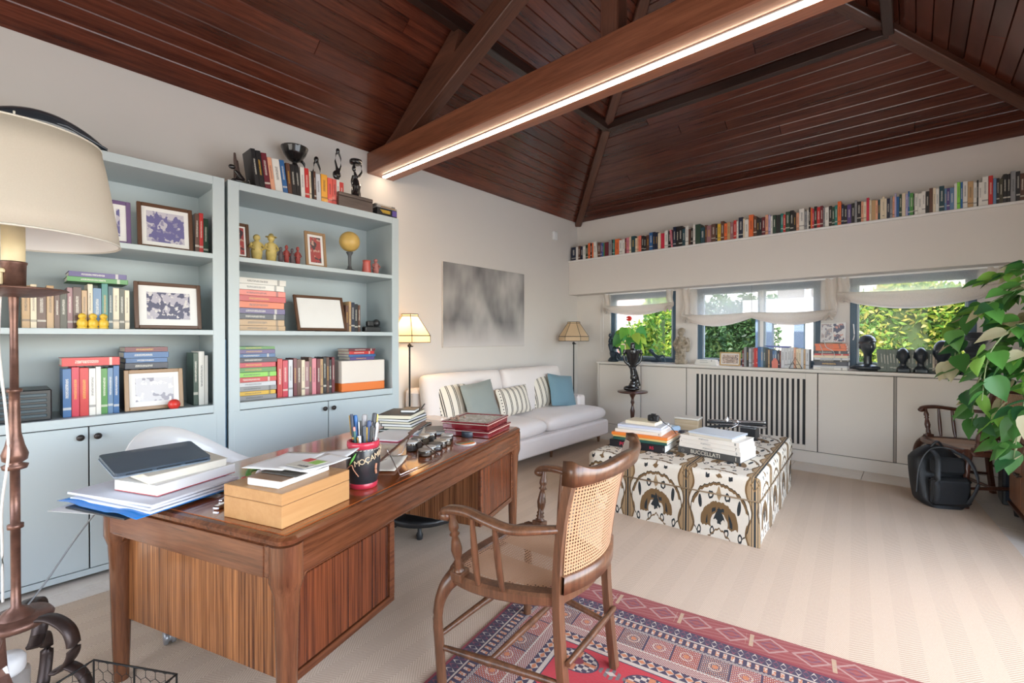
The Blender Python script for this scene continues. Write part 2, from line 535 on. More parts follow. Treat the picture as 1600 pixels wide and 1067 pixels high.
# three far windows
def window(n, a, b_, mull=None, handle=None):
    f = .055
    mb = MB()
    y0, y1 = YF+.03, YF+.09
    mb.box(a, a+f, y0, y1, WZ0, WZ1, .004).box(b_-f, b_, y0, y1, WZ0, WZ1, .004)
    mb.box(a+f, b_-f, y0, y1, WZ0, WZ0+f, .004).box(a+f, b_-f, y0, y1, WZ1-f, WZ1, .004)
    o = struct('window_%d' % n, mb, M_frame_w)
    xs = [a+f, b_-f] if mull is None else [a+f, mull-.02, mull+.02, b_-f]
    if mull is not None: MB().box(mull-.02, mull+.02, y0+.01, y1-.01, WZ0+f, WZ1-f, .003).build('mullion', M_white, o)
    for i in range(0, len(xs), 2):
        s_ = MB()
        x0, x1 = xs[i], xs[i+1]; g = .022
        s_.box(x0, x0+g, y0+.012, y1-.01, WZ0+f, WZ1-f, .003).box(x1-g, x1, y0+.012, y1-.01, WZ0+f, WZ1-f, .003)
        s_.box(x0+g, x1-g, y0+.012, y1-.01, WZ0+f, WZ0+f+g, .003).box(x0+g, x1-g, y0+.012, y1-.01, WZ1-f-g, WZ1-f, .003)
        sa = s_.build('sash', P('sash_grey', srgb(150, 165, 175), .4), o)
        MB().box(x0+g, x1-g, y0+.03, y0+.036, WZ0+f+g, WZ1-f-g).build('pane', M_glass, sa)
    return o
window(1, *WIN[0]); window(2, *WIN[1], mull=-1.38)
w3_ = window(3, *WIN[2])
MB().tube(curve([(-.49, YF+.02, 1.5), (-.485, YF-.01, 1.47), (-.48, YF-.015, 1.38), (-.49, YF-.01, 1.33)]), .005).build('handle', M_white, w3_)

# ceiling : deck, boards, beams
deck = MB()
t = .035
def zs(d): return ZC+SL*d
A = (XL, YF); apex = (xm, YF-HW)
up = .06
deck.add([(XL-.15, YB-.15, ZC+up-.1), (XL-.15, YF+.15, ZC+up-.1), (xm, YF-HW, zs(HW)+up), (xm, YB-.15, zs(HW)+up), (XR+.15, YF+.15, ZC+up-.1), (XR+.15, YB-.15, ZC+up-.1)],
         [(0, 1, 2, 3), (1, 4, 2), (4, 5, 3, 2)])
ceiling = struct('ceiling', deck, M_dark, solid=.02)
random.seed(5)
def board(kind, s0, s1, l0a, l1a, l0b, l1b, mat, thick=.018, gap=.0035):
    """board of one roof slope: s = plan distance from the eaves, l = position along the eaves; a at s0, b at s1"""
    def pt(s_, l, dz):
        z = zs(s_)+dz
        if kind == 'L': return (XL+s_, l, z)
        if kind == 'R': return (XR-s_, l, z)
        return (l, YF-s_, z)
    g = gap
    q = [pt(s0, l0a, up*.5), pt(s0, l1a, up*.5), pt(s1, l1b, up*.5), pt(s1, l0b, up*.5),
         pt(s0, l0a, .008), pt(s0, l1a, .008), pt(s1, l1b, .008), pt(s1, l0b, .008),
         pt(s0+g, l0a+.002, 0), pt(s0+g, l1a-.002, 0), pt(s1-g, l1b-.002, 0), pt(s1-g, l0b+.002, 0)]
    fs = [(0, 1, 2, 3)]
    for i in range(4):
        j = (i+1) % 4
        fs.append((i, 4+i, 4+j, j)); fs.append((4+i, 8+i, 8+j, 4+j))
    fs.append((11, 10, 9, 8))
    mb = MB(); mb.add(q, fs)
    return mb.build('board', mat, ceiling)
w = .098
cuts = [0, .15]
while cuts[-1]+w < HW: cuts.append(cuts[-1]+w)
cuts.append(HW)
for i in range(len(cuts)-1):
    s0, s1 = cuts[i]+.0012, cuts[i+1]-.0012
    for k in ('L', 'R'):
        js = sorted(random.uniform(-1.5, 5.2) for _ in range(1)) if (i % 2 and cuts[i] < 2) else []
        js = [j for j in js if j < YF-s1-.5]
        ed = [YB]+js
        for n_, l0 in enumerate(ed):
            last = n_ == len(ed)-1
            if last: board(k, s0, s1, l0, YF-s0, l0, YF-s1, M_board)
            else: board(k, s0, s1, l0, ed[n_+1]-.002, l0, ed[n_+1]-.002, M_board)
    a0, a1, b0, b1 = XL+s0, XR-s0, XL+s1, XR-s1
    if (i % 3) != 0 and b1-b0 > 1.4:
        j = random.uniform(b0+.5, b1-.5)
        board('F', s0, s1, a0, j-.002, b0, j-.002, M_boardx); board('F', s0, s1, j, a1, j, b1, M_boardx)
    else: board('F', s0, s1, a0, a1, b0, b1, M_boardx)

def stick(name, p0, p1, wid, dep, mat, parent, up=(0, 0, 1), bev=.006):
    """squared timber from p0 to p1: top centre line on p0-p1, hanging dep below it"""
    p0 = Vector(p0); p1 = Vector(p1); d = (p1-p0); L = d.length; d.normalize()
    side = d.cross(Vector(up)).normalized(); n = side.cross(d).normalized()
    M = Matrix((( d.x, side.x, n.x, p0.x), (d.y, side.y, n.y, p0.y), (d.z, side.z, n.z, p0.z), (0, 0, 0, 1)))
    mb = MB(); mb.box(0, L, -wid/2, wid/2, -dep, 0, bev)
    o = mb.build(name, mat, parent)
    o.matrix_local = M
    if parent is None: o['kind'] = 'structure'
    return o
M_stick = wood('timber_x', (.05, .02, .013), (.15, .058, .034), 'x', .36, .25, 1, 12, .2)
M_stickd = wood('timber_dark_x', (.015, .008, .006), (.05, .02, .014), 'x', .3, .3, 1, 12, .2)
stick('hip_rafter', (XL, YF, ZC), (xm, YF-HW, zs(HW)), .10, .07, M_stick, ceiling)
stick('hip_rafter', (XR, YF, ZC), (xm, YF-HW, zs(HW)), .10, .07, M_stick, ceiling)
stick('ridge_beam', (xm, YF-HW, zs(HW)-.01), (xm, YB, zs(HW)-.01), .10, .16, M_stick, ceiling)
tp = 1.2
stick('purlin', (XL+tp, YF-tp, zs(tp)), (XL+tp, YB, zs(tp)), .075, .10, M_stickd, ceiling)
stick('purlin', (XR-tp, YF-tp, zs(tp)), (XR-tp, YB, zs(tp)), .075, .10, M_stickd, ceiling)
stick('purlin', (XL+tp, YF-tp, zs(tp)), (XR-tp, YF-tp, zs(tp)), .075, .10, M_stickd, ceiling)

# roof truss
truss = thing('roof_truss', 'dark brown timber roof truss whose tie beam carries the long light strip', 'roof truss', (0, 0, 0))
tb = MB().box(XL, XR, 2.39, 2.69, 2.94, 3.14, .008).build('tie_beam', M_beam, truss)
KX = -1.395
MB().box(KX-.06, KX+.06, 2.47, 2.59, 3.14, 4.52, .006).build('king_post', M_desk_leg if False else wood('post_wood_z', (.05, .018, .011), (.16, .06, .035), 'z', .36, .25, 1, 12, .1), truss)
stick('principal_rafter', (XL+.03, 2.53, 3.13), (KX-.06, 2.53, 4.30), .12, .17, M_stick, truss)
stick('principal_rafter', (XR-.03, 2.53, 3.13), (KX+.06, 2.53, 4.30), .12, .17, M_stick, truss)
def cleat(x0, x1):
    mb = MB(); s_ = 1 if x1 > x0 else -1
    k = (4.30-3.13)/(KX-.06-XL-.03)
    za = 3.13+k*abs(x0-(XL+.03 if s_ > 0 else XR-.03)); zb_ = 3.13+k*abs(x1-(XL+.03 if s_ > 0 else XR-.03))
    mb.M = Matrix(((1, 0, 0, 0), (0, 0, 1, 0), (0, 1, 0, 0), (0, 0, 0, 1)))
    mb.prism([(x0, za), (x1, zb_), (x1+.06*s_, zb_+.16), (x1-.02*s_, zb_+.2)], 2.475, 2.585)
    mb.build('cleat', M_stick, truss)
cleat(XL+.3, XL+1.17); cleat(XR-.3, XR-1.17)
ls = thing('light_strip', 'long glowing white light strip set in the underside of the tie beam', 'light strip', (0, 0, 0))
MB().box(XL+.06, XR-.05, 2.523, 2.557, 2.922, 2.9395, .002).build('diffuser', emis('strip_light', (1, .80, .58), 24), ls)
MB().box(XL+.06, XR-.05, 2.518, 2.523, 2.932, 2.94).box(XL+.06, XR-.05, 2.557, 2.562, 2.932, 2.94).build('housing', P('alu', (.7, .68, .65), .4, .3), ls)

# ================================================================ OUTSIDE
grd = struct('floor_outside', MB().box(-14, 10, YF+.16, 22, -.3, -.14), P('paving', (.55, .52, .48), .9, var=.1))
def leaf_cloud(name, label, boxes, n, cols, size, group=None, seed=1):
    rr = random.Random(seed)
    mb = MB()
    core = MB()
    for (x0, x1, y0, y1, z0, z1) in boxes:
        vol = n//len(boxes)
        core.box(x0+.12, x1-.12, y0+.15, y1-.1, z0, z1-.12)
        for _ in range(vol):
            fx = rr.random(); fz = rr.random()
            bulge = .10*math.sin(fx*17+seed)+.08*math.sin(fz*11+fx*23)
            face = rr.random()
            if face < .65: p = Vector((lerp(x0, x1, fx), y0+.06*rr.random()*2+bulge*.7, lerp(z0, z1, fz)))
            elif face < .85: p = Vector((lerp(x0, x1, fx), lerp(y0, y1, rr.random()), z1+bulge-.03+rr.random()*.1))
            else: p = Vector((x0 if rr.random() < .5 else x1, lerp(y0, y1, rr.random()), lerp(z0, z1, fz)))
            d = Vector((rr.gauss(0, 1), rr.gauss(0, 1), rr.gauss(0, .8))).normalized()
            e = d.cross(Vector((rr.gauss(0, 1), rr.gauss(0, 1), rr.gauss(0, 1)))).normalized()
            s_ = size*rr.uniform(.6, 1.4)
            mb.add([tuple(p-d*s_), tuple(p+e*s_*.45), tuple(p+d*s_), tuple(p-e*s_*.45)], [(0, 1, 2, 3)], rr.randrange(len(cols)))
    root = thing(name, label, 'hedge', (0, 0, 0), 0, group)
    f = mb.build('foliage', cols, root); f['kind'] = 'stuff'
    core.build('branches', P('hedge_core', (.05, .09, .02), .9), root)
    return root
def leafmat(name, c):
    m, nt, b = newmat(name)
    setc(nt, b, c); b.inputs['Roughness'].default_value = .4
    tr = nt.nodes.new('ShaderNodeBsdfTranslucent'); tr.inputs[0].default_value = (*[min(1, x*1.3) for x in c], 1)
    mx = nt.nodes.new('ShaderNodeMixShader'); mx.inputs[0].default_value = .4
    out = nt.nodes['Material Output']
    nt.links.new(b.outputs[0], mx.inputs[1]); nt.links.new(tr.outputs[0], mx.inputs[2]); nt.links.new(mx.outputs[0], out.inputs[0])
    return m
LG = [leafmat('hedge_leaf_a', (.24, .40, .06)), leafmat('hedge_leaf_b', (.46, .52, .08)), leafmat('hedge_leaf_c', (.10, .24, .04)), leafmat('hedge_leaf_d', (.60, .50, .14))]
LD = [leafmat('bush_leaf_a', (.07, .16, .05)), leafmat('bush_leaf_b', (.12, .22, .09)), leafmat('bush_leaf_c', (.05, .10, .05))]
leaf_cloud('hedge', 'bright yellow-green leafy hedge filling the right-hand window', [(-1.05, 2.6, 8.2, 9.2, -.1, 2.0)], 15000, LG, .045, seed=3)
leaf_cloud('hedge', 'low sunlit green shrub in the lower right of the leftmost window', [(-4.0, -3.45, 7.5, 8.1, -.1, 1.45), (-3.55, -3.25, 7.5, 8.1, -.1, 1.95)], 4500, LG[:3], .045, seed=5)
leaf_cloud('hedge', 'pale green shrub at the left side of the middle window', [(-4.35, -3.35, 9.2, 9.9, -.1, 2.1)], 4500, LG[:3], .05, seed=7)
leaf_cloud('hedge', 'dark green bush seen through the centre of the middle window', [(-3.2, -1.9, 9.0, 9.8, -.1, 1.95)], 5000, LD, .05, seed=9)
# rosy house wall beyond the leftmost window
h1 = thing('house', 'pale pink rendered house seen through the leftmost window', 'house', (0, 0, 0))
MB().box(-9.5, -5.25, 10.5, 14, -.1, 5.0).build('wall', P('pink_render', srgb(236, 205, 190), .9), h1)
MB().box(-9.5, -5.24, 10.46, 10.5, -.1, 1.35).build('plinth', P('pink_plinth', srgb(150, 110, 100), .9), h1)
# pale building beyond the middle window
h2 = thing('building', 'white brick building with grey shuttered windows behind the middle window blind', 'building', (0, 0, 0))
MB().box(-5.2, -2.7, 11.5, 14, -.1, 5).build('wall', P('white_render', (.82, .81, .78), .9), h2)
MB().box(-2.7, 1.5, 11.4, 14, -.1, 5).build('wall', P('cream_render', srgb(225, 214, 198), .9), h2)
for k in range(2):
    f = MB().box(-2.25+k*.62, -1.75+k*.62, 11.36, 11.42, 1.95, 3.0, .01).build('shutter', P('shutter_grey', srgb(150, 140, 135), .7), h2)
    MB().box(-2.28+k*.62, -2.25+k*.62, 11.34, 11.40, 1.9, 3.05).box(-1.75+k*.62, -1.72+k*.62, 11.34, 11.40, 1.9, 3.05).build('window_frame', M_white, f)
brick_m = P('white_brick', (.84, .83, .80), .9)
bq = MB()
for r_ in range(16):
    for c_ in range(9):
        x0 = -5.2+c_*.28+(r_ % 2)*.14
        bq.box(x0+.006, x0+.268, 11.485, 11.5, 1.6+r_*.1, 1.69+r_*.1)
o = bq.build('brick', brick_m, h2); o['kind'] = 'stuff'
# garden pergola seen at the right of the middle window
pg = thing('pergola', 'grey-blue garden pergola with white fascia at the right of the middle window', 'pergola', (0, 0, 0))
M_pg = P('pergola_grey', srgb(120, 140, 165), .6)
for x in (-1.80, -1.30, -.95):
    MB().box(x, x+(.22 if x == -1.80 else .12), 7.6, 7.75, -.14, 1.72).build('post', M_pg, pg)
MB().box(-1.95, -.62, 7.5, 7.9, 1.72, 1.92).build('fascia', M_white, pg)
SHELF_BOOKS = '''-3.942 0.084 0.204 navy;-3.858 0.041 0.199 white;-3.817 0.036 0.211 brown;-3.781 0.041 0.201 navy;-3.74 0.05 0.198 white;-3.69 0.045 0.211 dkgreen;-3.645 0.04 0.232 orange;-3.605 0.03 0.227 black;-3.576 0.025 0.226 orange;-3.551 0.068 0.235 white;-3.483 0.048 0.216 brown;-3.435 0.029 0.206 purple;-3.407 0.024 0.202 blue;-3.383 0.014 0.199 green;-3.369 0.066 0.204 maroon;-3.303 0.051 0.232 grey;-3.252 0.023 0.228 black;-3.229 0.023 0.227 teal;-3.206 0.073 0.227 orange;-3.134 0.045 0.203 white;-3.089 0.04 0.207 white;-3.049 0.026 0.22 maroon;-3.023 0.044 0.224 pink;-2.979 0.03 0.229 cream;-2.948 0.056 0.23 dkteal;-2.892 0.03 0.198 cream;-2.863 0.025 0.219 peach;-2.837 0.036 0.222 coral;-2.801 0.036 0.215 black;-2.766 0.037 0.202 black;-2.728 0.041 0.214 brown;-2.687 0.051 0.24 blue;-2.636 0.034 0.24 navy;-2.602 0.036 0.23 navy;-2.566 0.04 0.217 cream;-2.526 0.051 0.207 crimson;-2.475 0.047 0.236 white;-2.428 0.042 0.223 black;-2.386 0.025 0.235 pink;-2.361 0.038 0.265 navy;-2.323 0.038 0.265 black;-2.285 0.047 0.262 black;-2.239 0.037 0.224 dkteal;-2.202 0.04 0.25 white;-2.161 0.029 0.206 brown;-2.132 0.031 0.212 black;-2.102 0.027 0.25 white;-2.075 0.062 0.25 dkgreen;-2.013 0.053 0.202 dkteal;-1.96 0.026 0.225 brown;-1.934 0.052 0.211 mauve;-1.882 0.051 0.221 brown;-1.831 0.02 0.219 black;-1.811 0.039 0.214 yellow;-1.773 0.038 0.24 brown;-1.734 0.036 0.208 orange;-1.698 0.033 0.217 tan;-1.666 0.04 0.208 mauve;-1.625 0.032 0.225 red;-1.593 0.021 0.211 white;-1.572 0.051 0.25 navy;-1.522 0.019 0.23 cream;-1.503 0.043 0.213 white;-1.46 0.049 0.26 orange;-1.41 0.035 0.236 brown;-1.376 0.026 0.204 black;-1.35 0.027 0.202 black;-1.323 0.037 0.209 maroon;-1.286 0.029 0.231 peach;-1.256 0.022 0.225 lavender;-1.234 0.022 0.209 white;-1.212 0.036 0.213 dkgreen;-1.176 0.043 0.207 black;-1.133 0.026 0.218 teal;-1.108 0.024 0.202 red;-1.084 0.042 0.228 dkgreen;-1.042 0.035 0.236 black;-1.008 0.025 0.2 black;-0.983 0.027 0.2 peach;-0.956 0.05 0.238 white;-0.906 0.027 0.201 grey;-0.879 0.013 0.212 white;-0.866 0.017 0.239 black;-0.848 0.016 0.231 orange;-0.833 0.016 0.216 crimson;-0.817 0.026 0.238 black;-0.791 0.03 0.225 red;-0.761 0.026 0.233 maroon;-0.735 0.017 0.212 grey;-0.718 0.034 0.208 white;-0.684 0.025 0.218 black;-0.659 0.025 0.205 dkgreen;-0.634 0.025 0.215 teal;-0.609 0.031 0.25 orange;-0.578 0.024 0.213 navy;-0.554 0.027 0.2 black;-0.527 0.034 0.202 purple;-0.493 0.03 0.207 black;-0.464 0.018 0.231 grey;-0.446 0.033 0.215 black;-0.413 0.02 0.212 peach;-0.393 0.023 0.204 cream;-0.37 0.023 0.239 crimson;-0.347 0.017 0.217 cream;-0.329 0.032 0.208 tan;-0.298 0.019 0.202 peach;-0.278 0.017 0.202 dkteal;-0.261 0.017 0.207 cream;-0.245 0.017 0.227 cream;-0.228 0.017 0.206 cream;-0.211 0.025 0.202 navy;-0.186 0.019 0.22 grey;-0.167 0.016 0.21 peach;-0.151 0.013 0.24 lavender;-0.138 0.022 0.205 blue;-0.116 0.019 0.221 dkgreen;-0.097 0.027 0.231 cream;-0.07 0.018 0.216 lavender;-0.052 0.013 0.24 blue;-0.04 0.027 0.219 green;-0.013 0.008 0.21 black;-0.004 0.023 0.21 white;0.019 0.031 0.201 white;0.049 0.025 0.217 white;0.075 0.025 0.21 black;0.1 0.025 0.236 brown;0.125 0.02 0.233 cream;0.145 0.023 0.22 white;0.168 0.036 0.24 dkteal;0.204 0.015 0.21 steel;0.219 0.021 0.21 purple;0.24 0.029 0.208 steel;0.269 0.019 0.245 white;0.288 0.022 0.25 lime;0.31 0.016 0.245 blue;0.326 0.031 0.25 white;0.357 0.037 0.24 tan;0.394 0.023 0.223 white;0.417 0.009 0.24 black;0.426 0.024 0.216 white;0.449 0.039 0.262 white;0.489 0.028 0.262 red;0.517 0.02 0.232 steel;0.538 0.018 0.23 black;0.555 0.022 0.22 olive;0.577 0.024 0.255 black;0.601 0.021 0.25 black;0.622 0.031 0.27 grey;0.654 0.024 0.26 black;0.677 0.027 0.237 brown;0.704 0.03 0.23 black;0.734 0.03 0.23 red;0.764 0.03 0.23 cream;0.794 0.03 0.23 navy;0.824 0.03 0.23 black'''
PAL = dict(navy=(22, 32, 58), white=(224, 220, 212), brown=(92, 58, 44), dkgreen=(38, 66, 50), orange=(226, 106, 52), black=(28, 27, 30),
           purple=(84, 66, 124), blue=(44, 96, 150), green=(76, 140, 64), maroon=(104, 28, 42), grey=(140, 140, 142), teal=(36, 122, 112),
           pink=(206, 120, 132), cream=(222, 206, 178), dkteal=(26, 66, 76), peach=(222, 158, 126), coral=(232, 118, 100), crimson=(196, 40, 66),
           mauve=(150, 104, 108), yellow=(222, 178, 50), tan=(188, 152, 108), red=(196, 44, 44), lavender=(170, 162, 196), lime=(132, 206, 66),
           steel=(96, 128, 162), olive=(66, 62, 44), pale=(204, 206, 210))
WORD = dict(navy='navy blue', dkgreen='dark green', dkteal='dark teal', steel='steel blue', lime='lime green', tan='tan brown', pale='pale grey')
def bookmesh(name, cover=True):
    mb = MB()
    # unit book: x thickness, y depth (spine at y=0), z height
    if cover:
        mb.box(0, .09, 0, 1, 0, 1, .012); mb.box(.91, 1, 0, 1, 0, 1, .012); mb.box(.05, .95, 0, .025, 0, 1, .008)
    return mb
_bm = bookmesh('book')
_bm.box(.09, .91, .02, .975, .015, .985, 0, 1)
bo = _bm.build('book', [M_book, M_pages]); BME = bo.data; bpy.data.objects.remove(bo)
_bm = bookmesh('cover'); bo = _bm.build('cover', [M_book]); CME = bo.data; bpy.data.objects.remove(bo)
_bm = MB().box(.09, .91, .02, .975, .015, .985, .01); bo = _bm.build('page_block', [M_pages]); GME = bo.data; bpy.data.objects.remove(bo)
def setcol(o, c):
    c = PAL[c] if isinstance(c, str) else c
    o.color = (*srgb(c), 1)
def book(label, col, t, d, h, loc, rz=0, ry=0, rx=0, group=None, name='book', parts=False, flat=False, cat='book'):
    """standing book; flat=True lays it down with its spine still facing local -y"""
    if flat:
        # local axes: x -> up, y -> y (depth), z -> -x (height along x)
        R = Euler((0, 0, rz)).to_matrix().to_4x4() @ Matrix(((0, 0, -1, 0), (0, 1, 0, 0), (1, 0, 0, 0), (0, 0, 0, 1)))
    else:
        R = Euler((rx, ry, rz)).to_matrix().to_4x4()
    M = Matrix.Translation(loc) @ R
    if parts:
        root = thing(name, label, cat, (0, 0, 0), 0, group)
        root.matrix_world = M
        for n_, me in (('cover', CME), ('page_block', GME)):
            o = bpy.data.objects.new(n_, me); COL.objects.link(o); o.parent = root; o.scale = (t, d, h); setcol(o, col)
        return root
    o = bpy.data.objects.new(name, BME); COL.objects.link(o)
    o.matrix_world = M @ Matrix.Diagonal((t, d, h, 1))
    setcol(o, col)
    tag(o, label, cat, group)
    return o
ORD = ['first', 'second', 'third', 'fourth', 'fifth', 'sixth', 'seventh', 'eighth', 'ninth', 'tenth', 'eleventh', 'twelfth', 'thirteenth', 'fourteenth', 'fifteenth', 'sixteenth', 'seventeenth', 'eighteenth', 'nineteenth']
TENS = {20: 'twent', 30: 'thirt', 40: 'fort', 50: 'fift', 60: 'sixt', 70: 'sevent', 80: 'eight', 90: 'ninet'}
def nth(n):
    if n < 20: return ORD[n-1]
    if n >= 100: return ('hundredth' if n == 100 else 'hundred-and-' + nth(n-100))
    t_, u = n//10*10, n % 10
    return TENS[t_]+'ieth' if u == 0 else TENS[t_]+'y-'+ORD[u-1]

# ---------------------------------------------------------------- the long shelf of books above the windows
random.seed(8)
lst = [q.split() for q in SHELF_BOOKS.split(';')]
prev = None
cnt = {}
lastx = 0
for i, (x, wd, h, c) in enumerate(lst):
    x = float(x); wd = float(wd); h = float(h)
    cnt[c] = cnt.get(c, 0)+1
    size = 'tall' if h > .24 else 'short' if h < .21 else 'medium-height'
    thick = 'thick' if wd > .042 else 'slim' if wd < .026 else 'plain'
    nb = ('right of a %s one' % WORD.get(lst[i-1][3], lst[i-1][3])) if i else 'at the very left end'
    lab = '%s %s book, %s of that colour from the left on the high shelf' % (size, WORD.get(c, c), nth(cnt[c]))
    ry = 0
    if i in (9, 38): ry = -.09
    jit = random.uniform(0, .012)
    d = random.uniform(.135, .165)
    book(lab, c, wd*.97, d, h, (x+wd*.015, 5.842+jit, 2.5302), ry=ry, group='books on the long shelf above the windows')

# ---------------------------------------------------------------- low cabinets below the windows
X0, X1 = -3.47, XR-.005
cab = thing('low_cabinet', 'long greige built-in low cabinet with flush doors below the windows', 'cabinet', (0, 0, 0))
MB().box(X0, X1, 5.85, YF-.003, .0, .985).build('carcass', M_cab_r, cab)
MB().box(X0, X1, 5.845, 5.851, .0, .975).build('shadow_gap', M_line, cab)
MB().box(X0, X1, 5.832, 5.846, .0, .125, .002).build('plinth', M_cab_r, cab)
MB().box(X0-.002, X0+.022, 5.83, 5.852, 0, .985, .002).build('side_panel', M_cab_r, cab)
for a, b_ in ((X0+.025, -2.80), (-2.795, -2.178), (-.772, -.147), (-.128, .60), (.606, X1)):
    MB().box(a+.003, b_-.003, 5.827, 5.845, .131, .970, .0025).build('door', M_cab_r, cab)
MB().box(-.146, -.129, 5.834, 5.845, .131, .970).build('finger_pull_strip', P('grip_shadow', srgb(150, 142, 134), .5), cab)
gp = MB()
gp.box(-2.172, -2.052, 5.827, 5.845, .131, .970, .0025).box(-.885, -.778, 5.827, 5.845, .131, .970, .0025)
gp.box(-2.052, -.885, 5.827, 5.845, .905, .970, .0025).box(-2.052, -.885, 5.827, 5.845, .131, .19, .0025)
gr = gp.build('grille_panel', M_cab_r, cab)
MB().box(-2.052, -.885, 5.838, 5.846, .19, .905).build('grille_backing', M_line, gr)
ns = 22
for k in range(ns):
    x = lerp(-2.035, -.902, (k+.5)/ns)
    pw = (2.035-.902)/ns
    MB().box(x-pw*.22, x+pw*.30, 5.829, 5.835, .19, .905, .001).build('slat', M_cab_r, gr)
ct = tag(MB().box(X0-.012, X1, 5.815, YF+.028, .985, 1.013, .003).build('countertop', P('counter_cream', srgb(224, 218, 210), .4), None), 'thin pale countertop running over the low cabinet under the windows', 'countertop')

# ---------------------------------------------------------------- roman blinds
def blind(x0, x1, ztop, zb_, label, lobes=1, drop=.09, fold=.12):
    t = thing('roman_blind', label, 'blind', (0, 0, 0), 0, 'linen roman blinds')
    yb = YF-.05
    ww = .10
    # flat sheer field
    MB().grid(lambda u, v: (lerp(x0+ww, x1-ww, u), yb+.004*math.sin(u*40), lerp(zb_, ztop, v)), 30, 4).build('sheer_panel', M_sheer, t)
    # side hems fuller
    def side(s_):
        xa, xb = (x0, x0+ww) if s_ < 0 else (x1-ww, x1)
        return lambda u, v: (lerp(xa, xb, u)+.012*math.sin(v*9)*(1-v)*s_, yb+.012*math.sin(u*9+v*3)-.012, lerp(zb_-.02, ztop, v))
    MB().grid(side(-1), 10, 10).build('side_hem', M_linen, t)
    MB().grid(side(1), 10, 10).build('side_hem', M_linen, t)
    # gathered swag
    def swag(k):
        def f(u, v):
            lob = (u*lobes) % 1.0 if u < 1 else 1.0
            if lobes > 1 and abs(u*lobes-round(u*lobes)) < 1e-6: lob = 0
            sag = math.sin(PI*lob)
            edge = 1-min(1, min(u, 1-u)/.10)
            th = fold*(.55+.45*sag)
            ang = v*PI*1.25
            z = zb_+.012-th*.5+math.cos(ang)*th*.5-drop*sag*(.35+.65*v)+.018*k+.02*edge*v
            y = yb-.012-math.sin(ang)*.028*(1+k*.3)-k*.012
            return (lerp(x0+.004, x1-.004, u), y, z)
        return f
    sw = MB(); sw.grid(swag(0), 16*lobes, 10).grid(swag(1), 16*lobes, 10)
    sw.build('swag_fold', M_linen, t)
    for xx, s_ in ((x0+.05, 1), (x1-.05, -1)):
        g = MB()
        for q in range(4):
            g.tube([(xx-.045*s_+.01*q*s_, yb-.03, zb_-.02-.02*q), (xx+.01*s_, yb-.05-.004*q, zb_+.012-.014*q), (xx+.055*s_, yb-.03, zb_-.022-.02*q)], [.016, .009, .016], 8)
        g.build('tie_gather', M_linen, t)
    MB().box(x0, x1, yb-.01, yb+.012, ztop-.012, ztop+.008, .003).build('head_rail', M_white, t)
    if lobes > 1:
        MB().tube([((x0+x1)/2, yb-.006, ztop), ((x0+x1)/2, yb-.006, zb_)], .0025, 5).build('pull_cord', P('grey_cord', (.35, .34, .33), .8), t)
    return t
blind(-3.47, -2.42, 2.0, 1.80, 'narrow white linen roman blind over the leftmost window', 1, .045, .10)
blind(-2.30, -.63, 2.0, 1.635, 'wide double-swag white linen roman blind over the middle window', 2, .055, .10)
blind(-.62, .60, 2.0, 1.815, 'white linen roman blind over the right-hand window above the hedge', 1, .06, .13)
cc = tag(MB().tube(curve([(-3.52, YF-.06, 1.95), (-3.52, YF-.06, 1.3), (-3.515, YF-.06, 1.17), (-3.50, YF-.06, 1.15), (-3.485, YF-.06, 1.17), (-3.48, YF-.06, 1.3), (-3.48, YF-.06, 1.95)]), .003, 5).build('blind_cord', M_white, None), 'white looped blind cord hanging left of the leftmost window', 'cord')
tag(MB().cbox((XL+.02, 5.44, 2.85), (.04, .085, .12), .006).build('motion_sensor', M_white, None), 'small white box sensor high on the wall near the corner', 'sensor')

# ---------------------------------------------------------------- bookcases on the left wall
XBF = -3.469
ITEMS = {}
def bookcase(y0, y1, mid, label):
    t = thing('bookcase', label, 'bookcase', (XBF, y0, 0), 0, 'pale blue-grey bookcases')
    L = y1-y0; D = abs(XL-XBF)-.004
    m = M_cab_l
    MB().box(-D, 0-.004, .004, L-.004, .86, .90, .001).build('middle_shelf', m, t)
    MB().box(-D, -.02, .004, .026, .05, 2.40).build('side_panel', m, t)
    MB().box(-D, -.02, L-.026, L-.004, .05, 2.40).build('side_panel', m, t)
    MB().box(-D, -D+.012, .026, L-.026, .05, 2.40).build('back_panel', m, t)
    MB().box(-D, -.002, .002, L-.002, 2.38, 2.42, .002).build('top_panel', m, t)
    for z in (1.388, 1.893):
        MB().box(-D+.012, -.004, .026, L-.026, z-.016, z+.016, .002).build('shelf', m, t)
    st = .068
    MB().box(-.022, 0, 0, st, .056, 2.42, .002).box(-.022, 0, L-st, L, .056, 2.42, .002).box(-.022, 0, st, L-st, 2.365, 2.42, .002).box(-.022, 0, st, L-st, .858, .908, .002).box(-.022, 0, 0, L, .022, .055, .002).build('face_frame', m, t)
    MB().box(-D, -.012, .02, L-.02, .05, .86).build('base_carcass', M_line, t)
    for a, b_, s_ in ((.03, mid-.003, -1), (mid+.003, L-.05, 1)):
        d_ = MB().box(-.011, .001, a, b_, .06, .853, .002).build('door', m, t)
        ky = (mid-.036) if s_ < 0 else (mid+.036)
        k = MB(); k.M = Matrix.Translation((.001, ky, .80)) @ Matrix.Rotation(PI/2, 4, 'Y')
        k.lathe([(.006, 0), (.006, .012), (.0165, .016), (.018, .024), (.013, .031), (0, .033)], 14)
        k.build('knob', M_knob, d_)
    return t
bookcase(-.33, 1.026, .679, 'left pale blue-grey bookcase behind the white-shaded floor lamp')
bookcase(1.046, 2.402, .698, 'right pale blue-grey bookcase beside the sofa lamp')

